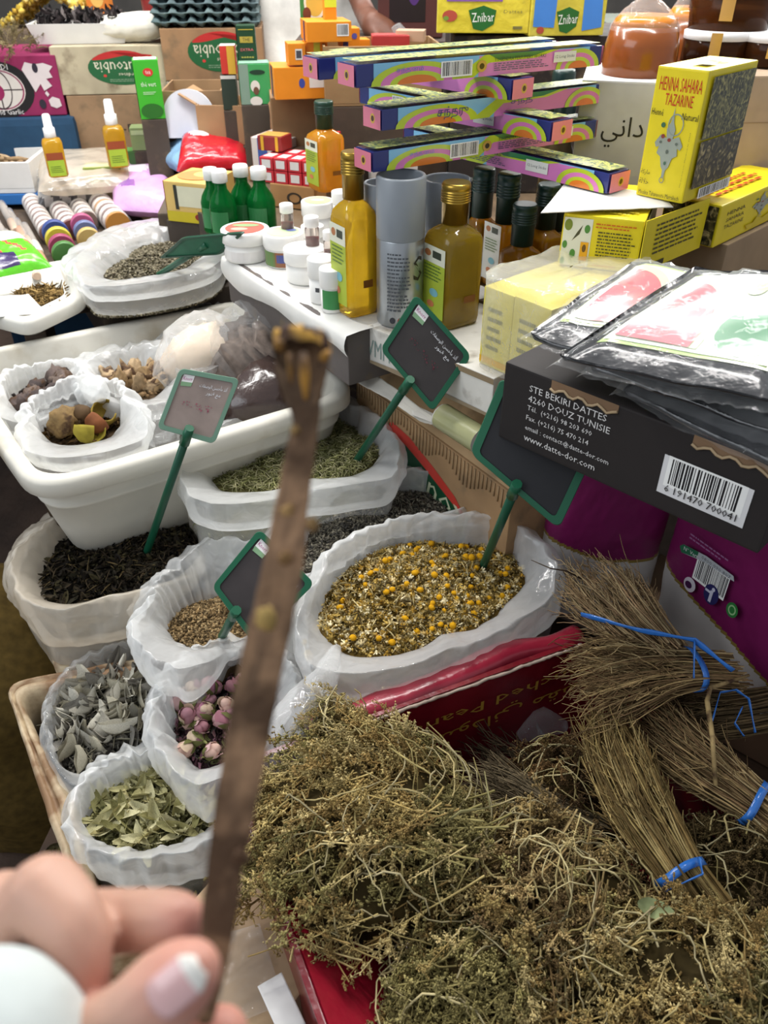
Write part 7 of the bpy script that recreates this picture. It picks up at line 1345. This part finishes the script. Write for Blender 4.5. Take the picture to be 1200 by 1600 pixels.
for k in range(4): H2.append([(L0[0]+.05, L0[1]-.04+k*.018, L0[2], .012), (L0[0]+.09, L0[1]-.05+k*.018, L0[2]-.01, .010), (L0[0]+.11, L0[1]-.055+k*.018, L0[2]-.03, .009)])
H2.append([(L0[0]+.02, L0[1]-.04, L0[2]+.01, .014), (L0[0]+.05, L0[1]-.07, L0[2]+.01, .011)])
HD = [[(X, Y, 1.50, .06), (X, Y-.01, 1.58, .058), (X, Y-.01, 1.68, .085), (X, Y, 1.75, .092)], [(X, Y-.06, 1.63, .045), (X, Y-.07, 1.61, .035)], [(X, Y-.095, 1.685, .014), (X, Y-.105, 1.665, .014)], [(X-.09, Y, 1.68, .02), (X-.092, Y, 1.665, .018)], [(X+.09, Y, 1.68, .02), (X+.092, Y, 1.665, .018)]]
body = fuse(capw(H+H2+HD+[[(X, Y, 1.5, .06), (X, Y, 1.3, .1), (X, Y, 1.0, .1)], [(X-.12, Y, 1.4, .05), (X-.12, Y-.08, 1.2, .045), L0+(.036,)], [(X+.14, Y, 1.4, .05), (X+.17, Y-.12, 1.43, .045), (hx.x-.08, Y-.28, 1.43, .034)]]), .008, 4)
body.materials.append(M['skin']); ca = body.color_attributes.new('Col', 'FLOAT_COLOR', 'POINT'); ca.data.foreach_set('color', np.tile(np.array([*lin('6a4434'), 1], dtype=np.float32), len(body.vertices))); body.transform(inv); link('body', body, per)
hr = MB(); hr.blob((.097, .10, .07), Matrix.Translation((0, .012, 1.775)), '1a1614', amp=.08, seg=24, rings=14); hr.build('hair', 'herb', per)
for s in (-1, 1):
    e = MB(); e.blob(.011, Matrix.Translation((s*.033, -.083, 1.70)), 'dcd8d0', amp=0); e.blob(.0055, Matrix.Translation((s*.033, -.091, 1.70)), '201510', amp=0); e.build('eye', 'gloss', per)
mo = MB(); mo.blob((.022, .008, .006), Matrix.Translation((0, -.094, 1.635)), '5a3028', amp=.1); mo.build('mouth', 'skin', per)
crumpled('plastic_bag', 'thin clear bag held in the stallholder\'s hand', 'plastic bag', [hx+Vector((.05, -.02, -.01)), hx+Vector((.08, -.03, -.05)), hx+Vector((.09, -.03, -.09))], [.02, .035, .03], 'bagthin', 95, .5)
c = D(640, 55, 2.5); carton('maroon_crate', 'dark maroon crate with a purple window behind the open carton', 'crate', (.17, .12, .35), Vector((c.x, c.y, c.z)), 0, '4c2420', 'card', [('F', 'rect', -.05, -.15, .55, .5, '1c1418'), ('F', 'ell', .05, -.12, .25, .35, '4a2a6a')])
MB().box(.6, .3, c.z-.002, Tm((c.x, c.y+.02, 0)), .004, '3a2c26').build('goods_crate', 'oldcard', label='tall dark crate under the maroon crate', cat='carton')
MB().box(.9, .4, 1.30, Tm((1.05, 2.62, 0)), .004, '5a6458').build('goods_crate', 'oldcard', label='grey-green crate stack behind the honey bags', cat='carton')
